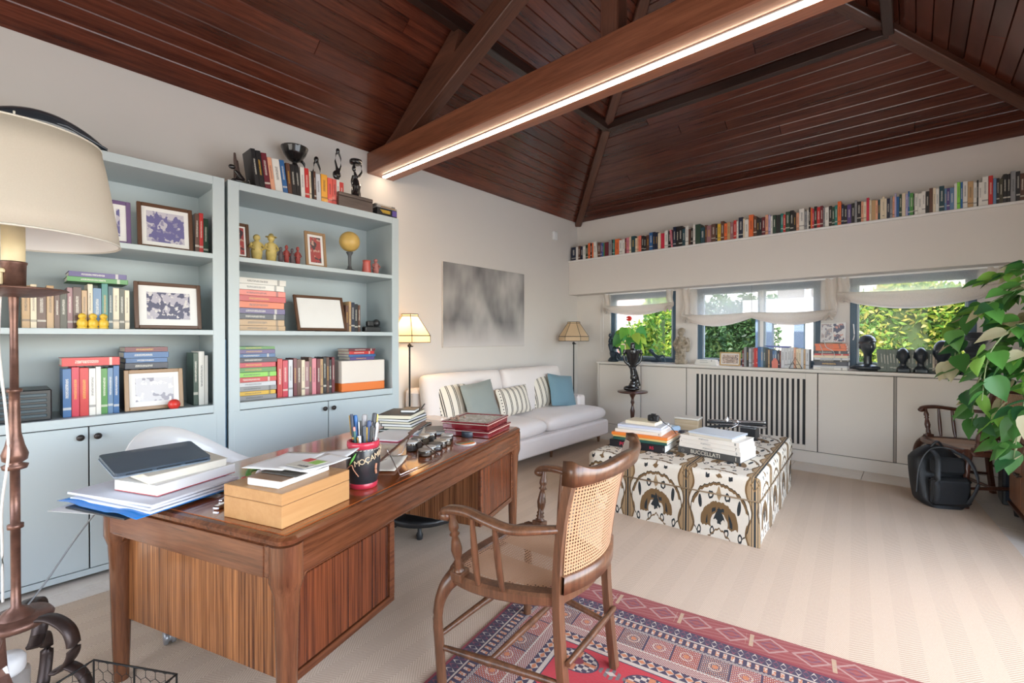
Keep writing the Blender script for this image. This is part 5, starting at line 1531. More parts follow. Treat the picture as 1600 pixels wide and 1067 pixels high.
for k, (dw, ang) in enumerate(((0, .06), (.006, .03), (-.004, .09))):
    o = MB().box(-.165, .175, -.215, .225, 0, .0085, .001).build('paper_stack', P('paper_blue_white', srgb(226, 230, 240), .7), None)
    place(o, .10+dw, .79, ang, zb+.003+k*.0115); tag(o, '%s bundle of white papers on the blue sleeve' % ('lowest', 'middle', 'uppermost')[k], 'paper', 'paper bundles at the left corner of the desk')
zb += .003+3*.0115+.0005
bk = on_desk('book', 'thick white paperback with a red underside under the open cream book', 'book', .115, .735, .08, zb)
MB().box(-.12, .19, -.10, .125, .002, .036, .001).build('page_block', P('white_pages', (.80, .79, .78), .8), bk)
MB().box(-.12, .19, -.10, .125, 0, .002).build('cover', P('red_cover', (.55, .02, .03), .4), bk)
MB().box(-.12, .19, -.10, .125, .036, .038).build('cover_top', M_paper, bk)
zb2 = zb+.0385
bk = on_desk('book', 'cream-paged book lying directly under the dark laptop', 'book', .115, .755, -.05, zb2+.006)
bk.matrix_world = bk.matrix_world @ Matrix.Rotation(.09, 4, 'X')
MB().box(-.11, .17, -.09, .11, .0, .030, .003).build('page_block', P('cream_pages', (.80, .75, .64), .8), bk)
MB().box(-.112, .172, -.092, .112, .030, .0315).build('cover', P('cream_cover', (.74, .69, .58), .6), bk)
tb_ = on_desk('laptop', 'closed dark blue-grey laptop tilted on top of the cream book', 'laptop', .098, .80, -.22, zb2+.050)
tb_.matrix_world = tb_.matrix_world @ Matrix.Rotation(.17, 4, 'X')
tm_ = MB(); tm_.prism(rrect(-.15, .15, -.105, .105, .014), .004, .018); tm_.build('case', P('slate_case', srgb(62, 76, 90), .35, coat=.2, var=.1, vs=40), tb_)
tm_ = MB(); tm_.prism(rrect(-.152, .152, -.107, .107, .015), 0, .0055); tm_.build('base', P('base_grey', srgb(130, 145, 160), .35, .3), tb_)
for k in (-.12, -.03, .06): MB().box(k, k+.075, -.1085, -.1045, .006, .012).build('hinge', P('slate_hinge', srgb(40, 50, 60), .3), tb_)
# clutter behind the box
o = MB().tube(curve([(-.05, 0, .012), (0, .015, .02), (.05, 0, .012)]), .011, 10).build('marker_pen', P('green_marker', srgb(90, 140, 70), .4), None); place(o, .36, .60, .5, DZ+.03); tag(o, 'green marker lying behind the tan wooden box', 'marker')
o = MB().tube(curve([(-.06, .02, .03), (-.02, -.02, .02), (.02, .02, .05), (.05, -.01, .03), (.08, .02, .015)]), [.012]*9+[.016]*16, 8, sy=.35).build('ribbon', P('red_ribbon', (.62, .02, .06), .4), None); place(o, .27, .50, .9, DZ-.0); tag(o, 'crumpled shiny red ribbon between the papers and the tan box', 'ribbon')
tis = MB()
def tf_(u, v): return (lerp(-.07, .07, u), lerp(-.05, .05, v), .03+.022*math.sin(u*7+v*3)+.014*math.sin(v*11+u*5))
tis.grid(tf_, 14, 12)
o = tis.build('tissue', P('thin_tissue', (.82, .80, .84), .5), None, solid=.001); place(o, .40, .54, .4, DZ+.004); tag(o, 'crumpled white tissue wrapping behind the tan box', 'tissue')
kq = MB()
for k in range(3): kq.tube([(.028*math.cos(2*PI*i/14)+.012*k, .028*math.sin(2*PI*i/14), .006+.006*k) for i in range(14)], .0035, 6, closed=True)
kq.box(.03, .08, -.01, .01, 0, .006, .002).box(-.02, .03, .028, .045, 0, .008, .002)
o = kq.build('bunch_of_keys', M_chrome, None); place(o, .175, .47, .3, DZ); tag(o, 'bunch of silver keys and rings left of the tan box', 'keys')
o = MB().box(-.035, .035, -.012, .012, 0, .014, .004).build('lighter', M_chrome, None); place(o, .115, .44, .2, DZ); tag(o, 'small silver lighter beside the keys on the desk', 'lighter')

wx = on_desk('wooden_box', 'tan wooden box with a flat lid at the near corner of the desk', 'box', .055, .075, 0)
M_tan = wood('tan_box_wood', (.42, .21, .075), (.55, .31, .13), 'x', .45, .15, .6, 8, 0, .02)
MB().box(0, .30, 0, .275, 0, .072, .002).build('body', M_tan, wx)
MB().box(0, .30, 0, .275, .0735, .112, .002).build('lid', M_tan, wx)
MB().box(.002, .298, .002, .273, .072, .0735).build('seam', P('seam_dark', (.12, .06, .03), .8), wx)
TB0 = DZ+.1125
pk = on_desk('book', 'thick white book in a clear sleeve on top of the tan box', 'book', .085, .09, .05, TB0)
MB().box(0, .235, .035, .175, .0, .026, .004).build('page_block', P('white_pages2', (.78, .79, .79), .7), pk)
MB().box(-.001, .238, .02, .178, .026, .028, .001).build('cover', P('sleeve_brown', (.30, .18, .11), .2, coat=.5), pk)
o = MB().box(0, .22, 0, .16, 0, .006, .001).build('notebook', P('dark_cover', (.05, .045, .04), .4), None); place(o, .13, .10, .02, TB0+.029); tag(o, 'thin dark notebook under the loose papers on the tan box', 'notebook')
def curl(w_, l_, amp, seed):
    mb = MB()
    def f(u, v):
        return (lerp(0, l_, u), lerp(0, w_, v), .0015+amp*(u**3)*(1-v)+.003*math.sin(u*5+seed)+.003)
    mb.grid(f, 10, 8); return mb
for k, (u_, v_, a_, l_, w_, amp, lab) in enumerate(((.16, .07, .05, .26, .18, .03, 'white letter with a curled corner on the tan box'), (.12, .15, .2, .24, .16, .004, 'flat white letter at the back of the tan box'), (.115, .06, -.10, .21, .12, .0, 'folded white leaflet with a green block on the tan box'))):
    o = curl(w_, l_, amp, k).build('letter', M_paper, None, solid=.0006); place(o, u_, v_, a_, TB0+.036+.007*k); tag(o, lab, 'letter')
lf = on_desk('leaflet', 'small beige and green printed card on the white letters', 'leaflet', .14, .07, -.1, TB0+.060)
MB().box(0, .10, 0, .10, 0, .001).build('card', P('beige_card', srgb(206, 200, 186), .6), lf)
MB().box(.05, .09, .005, .05, .001, .0016).build('green_block', P('leaf_green_print', srgb(150, 190, 90), .5), lf)
MB().box(.06, .095, .06, .095, .001, .0016).build('red_block', P('red_print', srgb(200, 70, 66), .5), lf)
text_mesh('lettering', 'médis', .022, M_black, lf, Matrix.Translation((.018, .03, .0012)) @ Matrix.Rotation(-PI/2, 4, 'Z'), .0004)

# pen cup
cu = on_desk('pen_cup', 'black pen cup with pink-red rims and lettering, full of pens', 'cup', .50, .135)
cu.scale = (1.17, 1.17, 1.2)
M_cup = P('cup_black', (.02, .022, .026), .3, coat=.3); M_crim = P('cup_red_rim', (.50, .03, .06), .3, coat=.3)
MB().lathe([(.046, .012), (.055, .05), (.058, .09), (.054, .125), (.051, .138)], 32, caps=False).lathe([(.048, .138), (.046, .02), (0, .015)], 24).build('body', M_cup, cu)
MB().lathe([(.044, 0), (.048, .004), (.049, .016), (.046, .02)], 32).build('base_rim', M_crim, cu)
MB().lathe([(.0515, .134), (.054, .138), (.056, .148), (.054, .158), (.049, .158), (.048, .136)], 32, caps=False).build('top_rim', M_crim, cu)
st_ = MB()
for k in range(26):
    a = 2*PI*k/26; a2 = a+.14
    st_.tube([(.0535*math.cos(a), .0535*math.sin(a), .131), (.0535*math.cos(a2), .0535*math.sin(a2), .132)], .0012, 4)
st_.build('stitching', P('cream_thread', (.75, .68, .55), .8), cu)
# lettering follows the curve: camera looks from local (-x,-y)
lt = MB()
camdir = MD.to_3x3().inverted() @ (Vector((0, 0, 0))-MD @ Vector((.50, .135, 0)))
a_c = math.atan2(camdir.y, camdir.x)
word = 'MOÇAMBIQUE'
M_gold = P('cream_letters', (.72, .56, .36), .5)
letters = MB()
for k, ch in enumerate(word):
    cu_ = bpy.data.curves.new('glyph', 'FONT'); cu_.body = ch; cu_.size = .027; cu_.extrude = .0005; cu_.align_x = 'CENTER'; cu_.resolution_u = 2
    tg = bpy.data.objects.new('glyph', cu_); COL.objects.link(tg)
    dg = bpy.context.evaluated_depsgraph_get(); dg.update()
    gm = bpy.data.meshes.new_from_object(tg.evaluated_get(dg)); bpy.data.objects.remove(tg)
    a = a_c-.35+k*.30; R_ = .0588
    base = Matrix.Translation((R_*math.cos(a), R_*math.sin(a), .082+.006*k*.9)) @ Matrix.Rotation(a+PI/2, 4, 'Z') @ Matrix.Rotation(PI/2, 4, 'X') @ Matrix.Rotation(.16, 4, 'Z')
    letters.add([tuple(base @ v.co) for v in gm.vertices], [tuple(p.vertices) for p in gm.polygons])
letters.build('lettering', M_gold, cu)
gq = MB()
a = a_c-.62
def cyp(a, z, r=.059): return (r*math.cos(a), r*math.sin(a), z)
gq.tube([cyp(a-.25, .085), cyp(a, .105), cyp(a+.2, .125)], [.002, .009, .002], 6, sy=.4)
gq.build('painted_leaf', P('paint_green', srgb(110, 180, 90), .4), cu)
MB().tube(curve([cyp(a-.5, .07), cyp(a-.1, .085), cyp(a+.05, .07), cyp(a+.35, .048)]), .0018, 5).tube(curve([cyp(a_c+.8, .085), cyp(a_c+.75, .065), cyp(a_c+.8, .05)]), [.004]*12+[.001], 6).build('painted_line', P('paint_peach', srgb(200, 140, 110), .5), cu)
PEN = [('dark blue knurled pen', (.02, .03, .06), -.035, .010, .21, .0055), ('bright blue broad pen', (.03, .13, .36), -.024, .02, .205, .007), ('pencil with a pink eraser', (.05, .14, .11), -.026, -.012, .165, .0038),
       ('steel fountain pen', (.5, .5, .52), -.012, -.02, .15, .0065), ('slim black ballpoint', (.02, .02, .022), -.008, -.002, .19, .004), ('round-topped grey blade', (.35, .33, .33), .004, .022, .205, .009), ('charcoal rubber pen', (.06, .07, .09), .004, -.004, .175, .008),
       ('navy pen with a round end', (.03, .06, .16), .018, -.006, .19, .007), ('black pen with a gold clip', (.03, .03, .03), .026, -.014, .175, .0055), ('chunky black and chrome pen', (.04, .04, .045), .034, .006, .21, .0075),
       ('silver pen with a black cap', (.55, .55, .57), .042, -.008, .185, .005), ('black and silver rollerball', (.08, .08, .09), .030, .020, .18, .005), ('short grey marker', (.3, .31, .33), .012, .012, .15, .006), ('thin white pen', (.7, .7, .7), -.002, .030, .16, .004)]
fwd = Vector((-camdir.x, -camdir.y, 0)).normalized(); rgt = Vector((fwd.y, -fwd.x, 0))
for k, (lab, c, px_, py_, h, r) in enumerate(PEN):
    t = thing('pen', lab + ' standing in the black pen cup', 'pen', (0, 0, 0), 0, 'pens in the black cup')
    b0 = Vector((.50, .135, 0))+rgt*px_*.6+fwd*py_*.5; t0 = Vector((.50, .135, 0))+rgt*px_*1.35+fwd*py_*1.1; h = h*1.42-.04; r *= 1.25
    p0 = Vector(DW(b0.x, b0.y, DZ+.02)); p1 = Vector(DW(t0.x, t0.y, DZ+h+.045))
    d = (p1-p0).normalized(); p1 = p0+d*(h+.02)
    q = d.to_track_quat('Z', 'Y').to_matrix().to_4x4()
    t.matrix_world = Matrix.Translation(p0) @ q
    Lp = h+.02
    m = P('pen_%d' % k, c, .4, .7 if 'steel' in lab or 'silver' in lab else 0)
    MB().lathe([(r*.35, 0), (r*.9, .03), (r, .05), (r, Lp-.006), (r*.75, Lp)], 10).build('barrel', m, t)
    if 'pencil' in lab: MB().lathe([(r*1.02, Lp-.002), (r*1.02, Lp+.012), (r*.7, Lp+.015), (0, Lp+.015)], 10).build('eraser', P('eraser_pink', (.6, .25, .2), .6), t)
    elif 'blade' not in lab: MB().lathe([(r*1.1, Lp*.62), (r*1.15, Lp*.64), (r*1.1, Lp*.66)], 10).box(-r*.3, r*.3, -r*1.6, -r*1.1, Lp*.68, Lp-.004, .0006).build('clip', M_chrome if k % 3 else P('gold_clip', (.6, .4, .12), .25, .9), t)
# black stapler behind the cup
sp_ = on_desk('stapler', 'small black stapler standing behind the pen cup', 'stapler', .60, .185, .9)
MB().ell((0, 0, .012), (.05, .024, .013)).build('base', M_black, sp_)
MB().tube(curve([(-.04, 0, .04), (0, 0, .042), (.05, 0, .022)]), [.014]*6+[.011]*7, 10).build('arm', M_black, sp_)
# clear acrylic reading stand
rs = on_desk('book_stand', 'tilted clear smoked acrylic stand with metal legs', 'stand', .84, .20, 0)
pm_ = Matrix.Translation((0, .0, .095)) @ Matrix.Rotation(.35, 4, 'Z') @ Matrix.Rotation(-.72, 4, 'X')
mb = MB(); mb.M = pm_; mb.box(-.15, .15, -.115, .115, -.002, .002, .001); mb.build('plate', M_smoke, rs)
mb = MB(); mb.M = pm_; mb.box(-.152, -.146, -.117, .117, -.004, .006, .002); mb.box(-.152, .152, -.119, -.113, -.004, .014, .001); mb.build('plate_edge', P('edge_brown', (.10, .05, .035), .3), rs)
MB().tube([(-.14, -.03, .10), (-.17, -.12, .004), (.17, -.12, .004), (.14, -.0, .09)], .003, 6).tube([(-.14, .05, .10), (-.12, .10, .004), (.14, .10, .004), (.14, .05, .10)], .003, 6).build('wire_leg', M_chrome, rs)
o = curl(.20, .26, .01, 1).build('paper_sheet', P('old_paper', srgb(225, 214, 198), .8), None, solid=.0006); place(o, .70, .13, .4, DZ+.001); tag(o, 'cream paper sheet under the acrylic stand', 'paper')
# ring jars / tape dispensers
JAR = [(1.01, .175, .036, .034), (1.065, .185, .036, .036), (1.135, .19, .038, .038), (1.20, .20, .036, .040), (1.265, .205, .035, .042), (1.07, .30, .030, .05), (1.14, .315, .032, .055), (1.22, .32, .032, .058), (1.30, .33, .034, .06), (1.345, .245, .036, .04)]
for k, (u_, v_, r, h) in enumerate(JAR):
    t = on_desk('glass_jar', '%s squat glass jar with dark contents, counted from the acrylic stand' % nth(k+1), 'jar', u_, v_, 0, DZ, 'squat glass jars in the middle of the desk')
    MB().lathe([(r*.92, 0), (r, .004), (r, h*.8), (r*.96, h*.86)], 20).build('glass', glass_mat('jar_glass', (.8, .78, .75), .3, .02) if k == 0 else bpy.data.materials['jar_glass'], t)
    MB().lathe([(r*.85, .003), (r*.85, h*.45)], 18).build('contents', P('jar_dark%d' % (k % 3), ((.16, .13, .11), (.22, .17, .12), (.10, .10, .11))[k % 3], .5, var=.5, vs=60), t)
    MB().lathe([(r*1.0, h*.84), (r*1.02, h*.88), (r*1.0, h), (r*.9, h+.001), (r*.5, h+.001), (0, h+.001)], 20).build('lid', P('jar_lid%d' % (k % 4), ((.30, .27, .24), (.5, .48, .45), (.12, .11, .10), (.45, .38, .3))[k % 4], .5, .2), t)
o = MB().lathe([(.042, 0), (.044, .004), (.044, .030), (.041, .034), (.012, .034), (.0, .03)], 28).build('tape_roll', P('tape_black', (.03, .04, .055), .4), None); place(o, 1.51, .19, 0, DZ); tag(o, 'round black tin beside the maroon photo boxes', 'tin')
cs = on_desk('coaster', 'round coaster with orange and green stripes near the desk edge', 'coaster', 1.335, .115)
MB().lathe([(.060, 0), (.062, .002), (.060, .004), (0, .004)], 32).build('rim', M_white, cs)
def stripes():
    m, nt, b = newmat('coaster_stripes'); v = coords(nt); x, y, z = xyz(nt, v)
    k = ((x*.5+y)/.075+.5).fract()
    c = mixc(nt, k.gt(.25), srgb(226, 120, 50), srgb(90, 140, 110)); c = mixc(nt, k.gt(.5), c, srgb(232, 168, 60)); c = mixc(nt, k.gt(.62), c, srgb(60, 130, 120)); c = mixc(nt, k.gt(.8), c, srgb(222, 104, 44))
    setc(nt, b, c); b.inputs['Roughness'].default_value = .3; return m
MB().lathe([(.055, .004), (.055, .0046), (0, .0046)], 32).build('striped_disc', stripes(), cs)
# two maroon album boxes with glass lids
M_mar = P('maroon_lacquer', (.16, .008, .014), .18, coat=.7)
for k, (u_, v_, a_, zz, lab) in enumerate(((1.66, .20, .02, DZ, 'lower maroon lacquered display box at the far end of the desk'), (1.65, .21, .06, DZ+.0465, 'upper maroon lacquered display box with photos under its glass'))):
    t = on_desk('display_box', lab, 'box', u_, v_, a_, zz, 'maroon display boxes')
    x_, y_ = .17, .155
    MB().box(-x_, x_, -y_, y_, 0, .032, .004).build('body', M_mar, t)
    MB().box(-x_-.004, x_+.004, -y_-.004, y_+.004, .032, .036, .001).build('pale_line', P('pale_line', (.6, .5, .42), .4), t)
    f = MB(); w_ = .022
    f.box(-x_-.006, x_+.006, -y_-.006, -y_+w_, .036, .046, .003).box(-x_-.006, x_+.006, y_-w_, y_+.006, .036, .046, .003).box(-x_-.006, -x_+w_, -y_+w_, y_-w_, .036, .046, .003).box(x_-w_, x_+.006, -y_+w_, y_-w_, .036, .046, .003)
    f.build('lid_frame', M_mar, t)
    MB().box(-x_+w_, x_-w_, -y_+w_, y_-w_, .036, .040).build('photo_sheet', art_mat('album_photo', (.42, .40, .30), (.75, .73, .68), (.25, .28, .2), 22) if k == 0 else bpy.data.materials['album_photo'], t)
    if k: MB().box(-x_+w_, x_-w_, -y_+w_, y_-w_, .0415, .0425).build('glass', M_glass, t)
gj = on_desk('necklace', 'small heap of pale beads on the upper maroon box', 'beads', 1.56, .30, 0, DZ+.093)
mb = MB()
for k in range(16):
    r = random.Random(k); mb.ell((r.uniform(-.05, .05), r.uniform(-.03, .03), .007), .008, 8, 6)
mb.build('beads', P('bead_brown', srgb(150, 120, 100), .4, var=.4, vs=40), gj)['kind'] = 'stuff'
# notebooks
NB = [('green folder at the bottom of the notebook stack', (22, 70, 66), .010, .24, .33, .0), ('black-banded notebook, lowest of the white-edged ones', (20, 22, 24), .018, .20, .27, .05), ('black notebook second above the green folder', (20, 22, 24), .018, .21, .28, .02), ('dark notebook with cream pages in the middle of the stack', (26, 28, 26), .017, .22, .28, -.02), ('grey notebook with yellowish pages in the stack', (70, 74, 76), .016, .22, .29, -.04), ('large notebook with white pages near the top of the stack', (50, 48, 48), .026, .23, .29, .08)]
z = DZ+.001
for k, (lab, c, t_, a_, b_, an) in enumerate(NB):
    t = on_desk('notebook', lab, 'notebook', 1.60-.005*k, .72+.004*k, an+.2, z, 'stack of notebooks at the back of the desk')
    m = P('nb_%d' % k, srgb(c), .45)
    MB().box(-b_/2, b_/2, -a_/2, a_/2, 0, .0022).box(-b_/2, b_/2, -a_/2, a_/2, t_-.0022, t_, .0008).box(-b_/2, b_/2, a_/2-.003, a_/2, 0, t_, .0008).build('cover', m, t)
    MB().box(-b_/2+.004, b_/2-.004, -a_/2+.003, a_/2-.004, .0022, t_-.0022).build('page_block', P('nb_pages%d' % (k % 2), ((.76, .75, .72), (.74, .68, .52))[k % 2], .8), t)
    z += t_+.0005
t = on_desk('notebook', 'small black elastic-banded notebook on top of the notebook stack', 'notebook', 1.62, .70, .35, z)
MB().prism(rrect(-.075, .075, -.05, .05, .008), 0, .0025).prism(rrect(-.075, .075, -.05, .05, .008), .016, .0185).box(-.075, .075, .047, .05, 0, .0185, .001).build('cover', M_black, t)
MB().box(-.072, .072, -.047, .047, .0025, .016, .002).build('page_block', P('nb_pages0', (.76, .75, .72), .8), t)
MB().box(.045, .052, -.0515, .0515, -.0003, .0195, .0005).build('elastic_band', M_black, t)
pn_ = MB().lathe([(.003, 0), (.005, .012), (.0055, .09), (.004, .12)], 10); o = pn_.build('pen', M_black, None)
o.matrix_world = Matrix.Translation(DW(1.60, .60, z+.026)) @ Matrix.Rotation(DRZ+.4, 4, 'Z') @ Matrix.Rotation(PI/2-.12, 4, 'Y'); tag(o, 'black pen lying across the small notebook on the stack', 'pen')
bp2 = on_desk('notepad', 'white pad with a pink edge between pen cup and notebooks', 'notepad', 1.33, .62, .15)
MB().box(-.15, .15, -.11, .11, 0, .004, .001).build('back_cover', P('pink_card', srgb(205, 90, 120), .6), bp2)
MB().box(-.148, .148, -.108, .108, .004, .012, .001).build('paper_block', M_paper, bp2)
for k in range(4):
    o = MB().box(-.10, .10, -.075, .075, 0, .004, .001).build('magazine', P('mag_%d' % k, srgb(((190, 196, 205), (120, 135, 150), (210, 208, 200), (90, 100, 110))[k]), .4), None)
    place(o, 1.50+.02*k, .48-.01*k, .3+.1*k, DZ+.0005+.0045*k); tag(o, '%s thin booklet beside the notebook stack, from the bottom' % nth(k+1), 'booklet', 'thin booklets beside the notebook stack')
# power cable from the desk to the lamp base
tag(MB().tube(curve([DW(-.03, .90, .73), (-2.36, .20, .60), (-2.33, .12, .48), (-2.31, .06, .405)]), .0035, 6).build('power_cable', P('grey_cable', (.16, .17, .18), .5), None), 'thin grey cable slanting from the desk corner to the floor lamp base', 'cable')

# ================================================================ WHITE SHELL CHAIR behind the desk
sc = thing('desk_chair', 'white moulded shell chair on castors behind the desk', 'chair', (-2.67, .70, GZ), math.radians(-62))
M_shell = P('white_shell', (.80, .79, .78), .3, coat=.2)
def shell(u, v):
    # u around from left arm to right arm, v from the rim down to the seat
    a = lerp(-.1*PI, 1.1*PI, u)
    back = math.sin(a) if math.sin(a) > 0 else 0
    rim = .68+.20*back**1.8-.02*(1-back)
    r = lerp(.30, .02, v**1.4)
    z = lerp(rim, .46, (1-(1-v)**2.2))
    return (r*math.cos(a)*1.03, -.02-r*math.sin(a)*(.9+.0*back)-.03*(1-v)*back, z)
mb = MB(); mb.grid(shell, 28, 14); mb.build('shell', M_shell, sc, solid=.008)
mb = MB(); mb.grid(lambda u, v: (lerp(-.21, .21, u), lerp(-.12, .25, v), .458-.03*max(0, v-.75)*4+.012*(2*u-1)**2), 10, 10); mb.build('seat', M_shell, sc, solid=.012)
MB().lathe([(.03, .14), (.03, .30), (.018, .30), (.018, .44), (.06, .448)], 14).build('gas_column', M_chrome, sc)
for k in range(5):
    a = 2*PI*k/5+.35
    c_, s2 = math.cos(a), math.sin(a)
    lg_ = MB().tube([(.02*c_, .02*s2, .15), (.18*c_, .18*s2, .115), (.29*c_, .29*s2, .085)], [.02, .016, .012], 8).build('leg', M_chrome, sc)
    w_ = MB(); w_.M = Matrix.Translation((.295*c_, .295*s2, .030)) @ Matrix.Rotation(a+.7, 4, 'Z') @ Matrix.Rotation(PI/2, 4, 'X')
    w_.lathe([(.012, -.022), (.029, -.02), (.03, -.008), (.02, -.004), (.02, .004), (.03, .008), (.029, .02), (.012, .022)], 18)
    w_.M = Matrix.Identity(4); w_.tube([(.29*c_, .29*s2, .085), (.293*c_, .293*s2, .04)], [.012, .014], 8)
    w_.build('castor', P('castor_grey', (.35, .36, .38), .3, .6), lg_)
# low black footrest seen under the desk
fo = thing('foot_stool', 'low dark round stool under the far end of the desk', 'stool', (-2.62, 2.02, GZ))
MB().lathe([(.0, .09), (.26, .09), (.275, .10), (.275, .13), (.26, .14), (0, .145)], 36).build('seat', M_black, fo)
for k in range(4):
    a = PI/4+PI/2*k; MB().at((.21*math.cos(a), .21*math.sin(a), 0)).lathe([(.02, 0), (.024, .03), (.014, .05), (.014, .092)], 10).build('foot', M_black, fo)
# ================================================================ CANE ARMCHAIRS
def cane_panel(fn, nu, nv, hole=.62, skip=None):
    """woven cane: every cell is a square ring round an eight-sided hole; fn(u,v)->point"""
    mb = MB()
    for j in range(nv):
        for i in range(nu):
            if skip and skip(i, j): continue
            cu_, cv = (i+.5)/nu, (j+.5)/nv
            outer = [(-1, -1), (0, -1), (1, -1), (1, 0), (1, 1), (0, 1), (-1, 1), (-1, 0)]
            h = hole(i, j) if callable(hole) else hole
            vs = [fn(cu_+a*.5/nu, cv+b_*.5/nv) for a, b_ in outer]
            if h <= 0:
                mb.add([vs[0], vs[2], vs[4], vs[6]], [(0, 1, 2, 3)]); continue
            inn = []
            for k in range(8):
                a = math.atan2(outer[k][1], outer[k][0])
                inn.append(fn(cu_+h*.5/nu*math.cos(a), cv+h*.5/nv*math.sin(a)))
            mb.add(vs+inn, [(k, (k+1) % 8, 8+(k+1) % 8, 8+k) for k in range(8)])
    return mb
def armchair(label, loc, rz, M_w, group=None):
    """local frame: +y is the front"""
    t = thing('cane_armchair', label, 'chair', loc, rz, group)
    SH = .46
    out = [(-.205, -.215), (-.255, -.12), (-.295, 0), (-.310, .10), (-.300, .19), (-.262, .245), (-.17, .272), (0, .285)]
    out = out+[(-x, y) for x, y in out[::-1][1:]]
    P_ = [tuple(p)[:2] for p in curve([(x, y, 0) for x, y in out], 4)]
    P_ += [tuple(p)[:2] for p in curve([(.205, -.215, 0), (.1, -.245, 0), (0, -.255, 0), (-.1, -.245, 0), (-.205, -.215, 0)], 4)][1:-1]
    n = len(P_)
    cx_, cy_ = 0, .02
    def shrink(k): return [((x-cx_)*(1-k/ max(.01, math.hypot(x-cx_, y-cy_))), (y-cy_)*(1-k/max(.01, math.hypot(x-cx_, y-cy_)))+cy_) for x, y in P_]
    def ringpt(poly, z): return [(x, y, z) for x, y in poly]
    secs = [ringpt(shrink(.008), SH-.045), ringpt(P_, SH-.038), ringpt(P_, SH-.010), ringpt(shrink(.010), SH), ringpt(shrink(.052), SH), ringpt(shrink(.056), SH-.008), ringpt(shrink(.056), SH-.045)]
    vs = [p for q in secs for p in q]; m_ = len(secs)
    fs = [(j*n+i, j*n+(i+1) % n, ((j+1) % m_)*n+(i+1) % n, ((j+1) % m_)*n+i) for j in range(m_) for i in range(n)]
    mb = MB(); mb.add(vs, fs, 0, False); sf = mb.build('seat_frame', M_w, t)
    inner = shrink(.05)
    def inside(x, y):
        c = False
        for i in range(n):
            x1, y1 = inner[i]; x2, y2 = inner[(i+1) % n]
            if (y1 > y) != (y2 > y) and x < (x2-x1)*(y-y1)/(y2-y1)+x1: c = not c
        return c
    NU, NV = 44, 36
    def sfn(u, v): return (lerp(-.27, .27, u), lerp(-.22, .25, v), SH-.006-.006*math.sin(PI*min(1, max(0, u)))*math.sin(PI*min(1, max(0, v))))
    def sk(i, j):
        x, y, z = sfn((i+.5)/NU, (j+.5)/NV); return not inside(x, y)
    def hl(i, j):
        x, y, z = sfn((i+.5)/NU, (j+.5)/NV)
        strip = abs(x) < .045
        x2, y2 = x*1.13, (y-cy_)*1.13+cy_
        edge = not inside(x2, y2)
        return .62 if (strip or edge) else .16
    cane_panel(sfn, NU, NV, hl, sk).build('cane_seat', M_cane, t)
    # back posts, floor to crest
    def post(s_):
        pts = curve([(s_*.202, -.262, 0), (s_*.204, -.235, .22), (s_*.205, -.222, .42), (s_*.215, -.232, .60), (s_*.235, -.265, .78), (s_*.252, -.31, .925)], 4)
        return MB().tube(pts, [.026]*len(pts), 4, smooth=False, sy=.8, up=(0, 1, 0))
    post(-1).build('back_post', M_w, t); post(1).build('back_post', M_w, t)
    def backy(x, z):
        k = (z-.42)/.5
        return -.222-.085*max(0, k)**1.5-.062*(1-(x/.24)**2)
    # crest rail
    mb = MB(); N = 24; vs = []; fs = []
    for i in range(N+1):
        u = i/N*2-1
        x = u*.278; y = backy(x*.86, .925)-.004+.02*abs(u)**6
        ear = .040*abs(u)**5+.012*math.cos(u*PI*1.0)
        zb_ = .868+.010*(1-u*u); zt_ = .925+ear
        th = .013+.004*abs(u)**3
        vs += [(x, y-th-.01, zb_), (x, y-th-.022, zt_-.006), (x, y-th*.2-.018, zt_), (x, y+th-.006, zt_-.004), (x, y+th, zb_)]
    for i in range(N):
        for k in range(5): fs.append((i*5+k, i*5+(k+1) % 5, (i+1)*5+(k+1) % 5, (i+1)*5+k))
    fs += [tuple(range(5))[::-1], tuple(N*5+k for k in range(5))]
    mb.add(vs, fs, 0, True); mb.build('crest_rail', M_w, t)
    # lower back rail
    mb = MB(); vs = []; fs = []
    for i in range(N+1):
        u = i/N*2-1; x = u*.215
        y = backy(x, .50)+.006
        vs += [(x, y-.016, .475), (x, y-.018, .535), (x, y+.014, .54), (x, y+.016, .475)]
    for i in range(N):
        for k in range(4): fs.append((i*4+k, i*4+(k+1) % 4, (i+1)*4+(k+1) % 4, (i+1)*4+k))
    mb.add(vs, fs, 0, True); mb.build('lower_back_rail', M_w, t)
    # cane back
    def bfn(u, v):
        z = lerp(.53, .875, v); hw = lerp(.205, .235, v); x = lerp(-hw, hw, u)
        return (x, backy(x, z)+.004, z)
    cane_panel(bfn, 36, 28, .62).build('cane_back', M_cane, t)
    for s_ in (-1, 1):
        # armrest
        pts = curve([(s_*.225, -.235, .700), (s_*.270, -.185, .700), (s_*.325, -.10, .700), (s_*.335, .0, .712), (s_*.334, .09, .722), (s_*.338, .165, .716), (s_*.340, .205, .700)], 4)
        rr_ = [lerp(.020, .027, min(1, i/8)) for i in range(len(pts))]; rr_[-1] = .022; rr_[-2] = .027
        a_ = MB().tube(pts, rr_, 8, sy=.62, smooth=True)
        a_.ell((s_*.340, .196, .690), (.025, .028, .020), 12, 8)
        a_.build('armrest', M_w, t)
        # turned front support
        bx0, by0 = s_*.288, .165; tx, ty = s_*.338, .165
        prof = [(.022, 0), (.022, .035), (.014, .040), (.021, .048), (.014, .056), (.019, .064), (.013, .072), (.018, .09), (.022, .115), (.016, .15), (.011, .168), (.020, .176), (.012, .186), (.020, .20), (.018, .215), (.012, .235), (.011, .262)]
        mb = MB(); dv = Vector((tx-bx0, ty-by0, .262)).normalized()
        mb.M = Matrix.Translation((bx0, by0, SH-.012)) @ dv.to_track_quat('Z', 'Y').to_matrix().to_4x4()
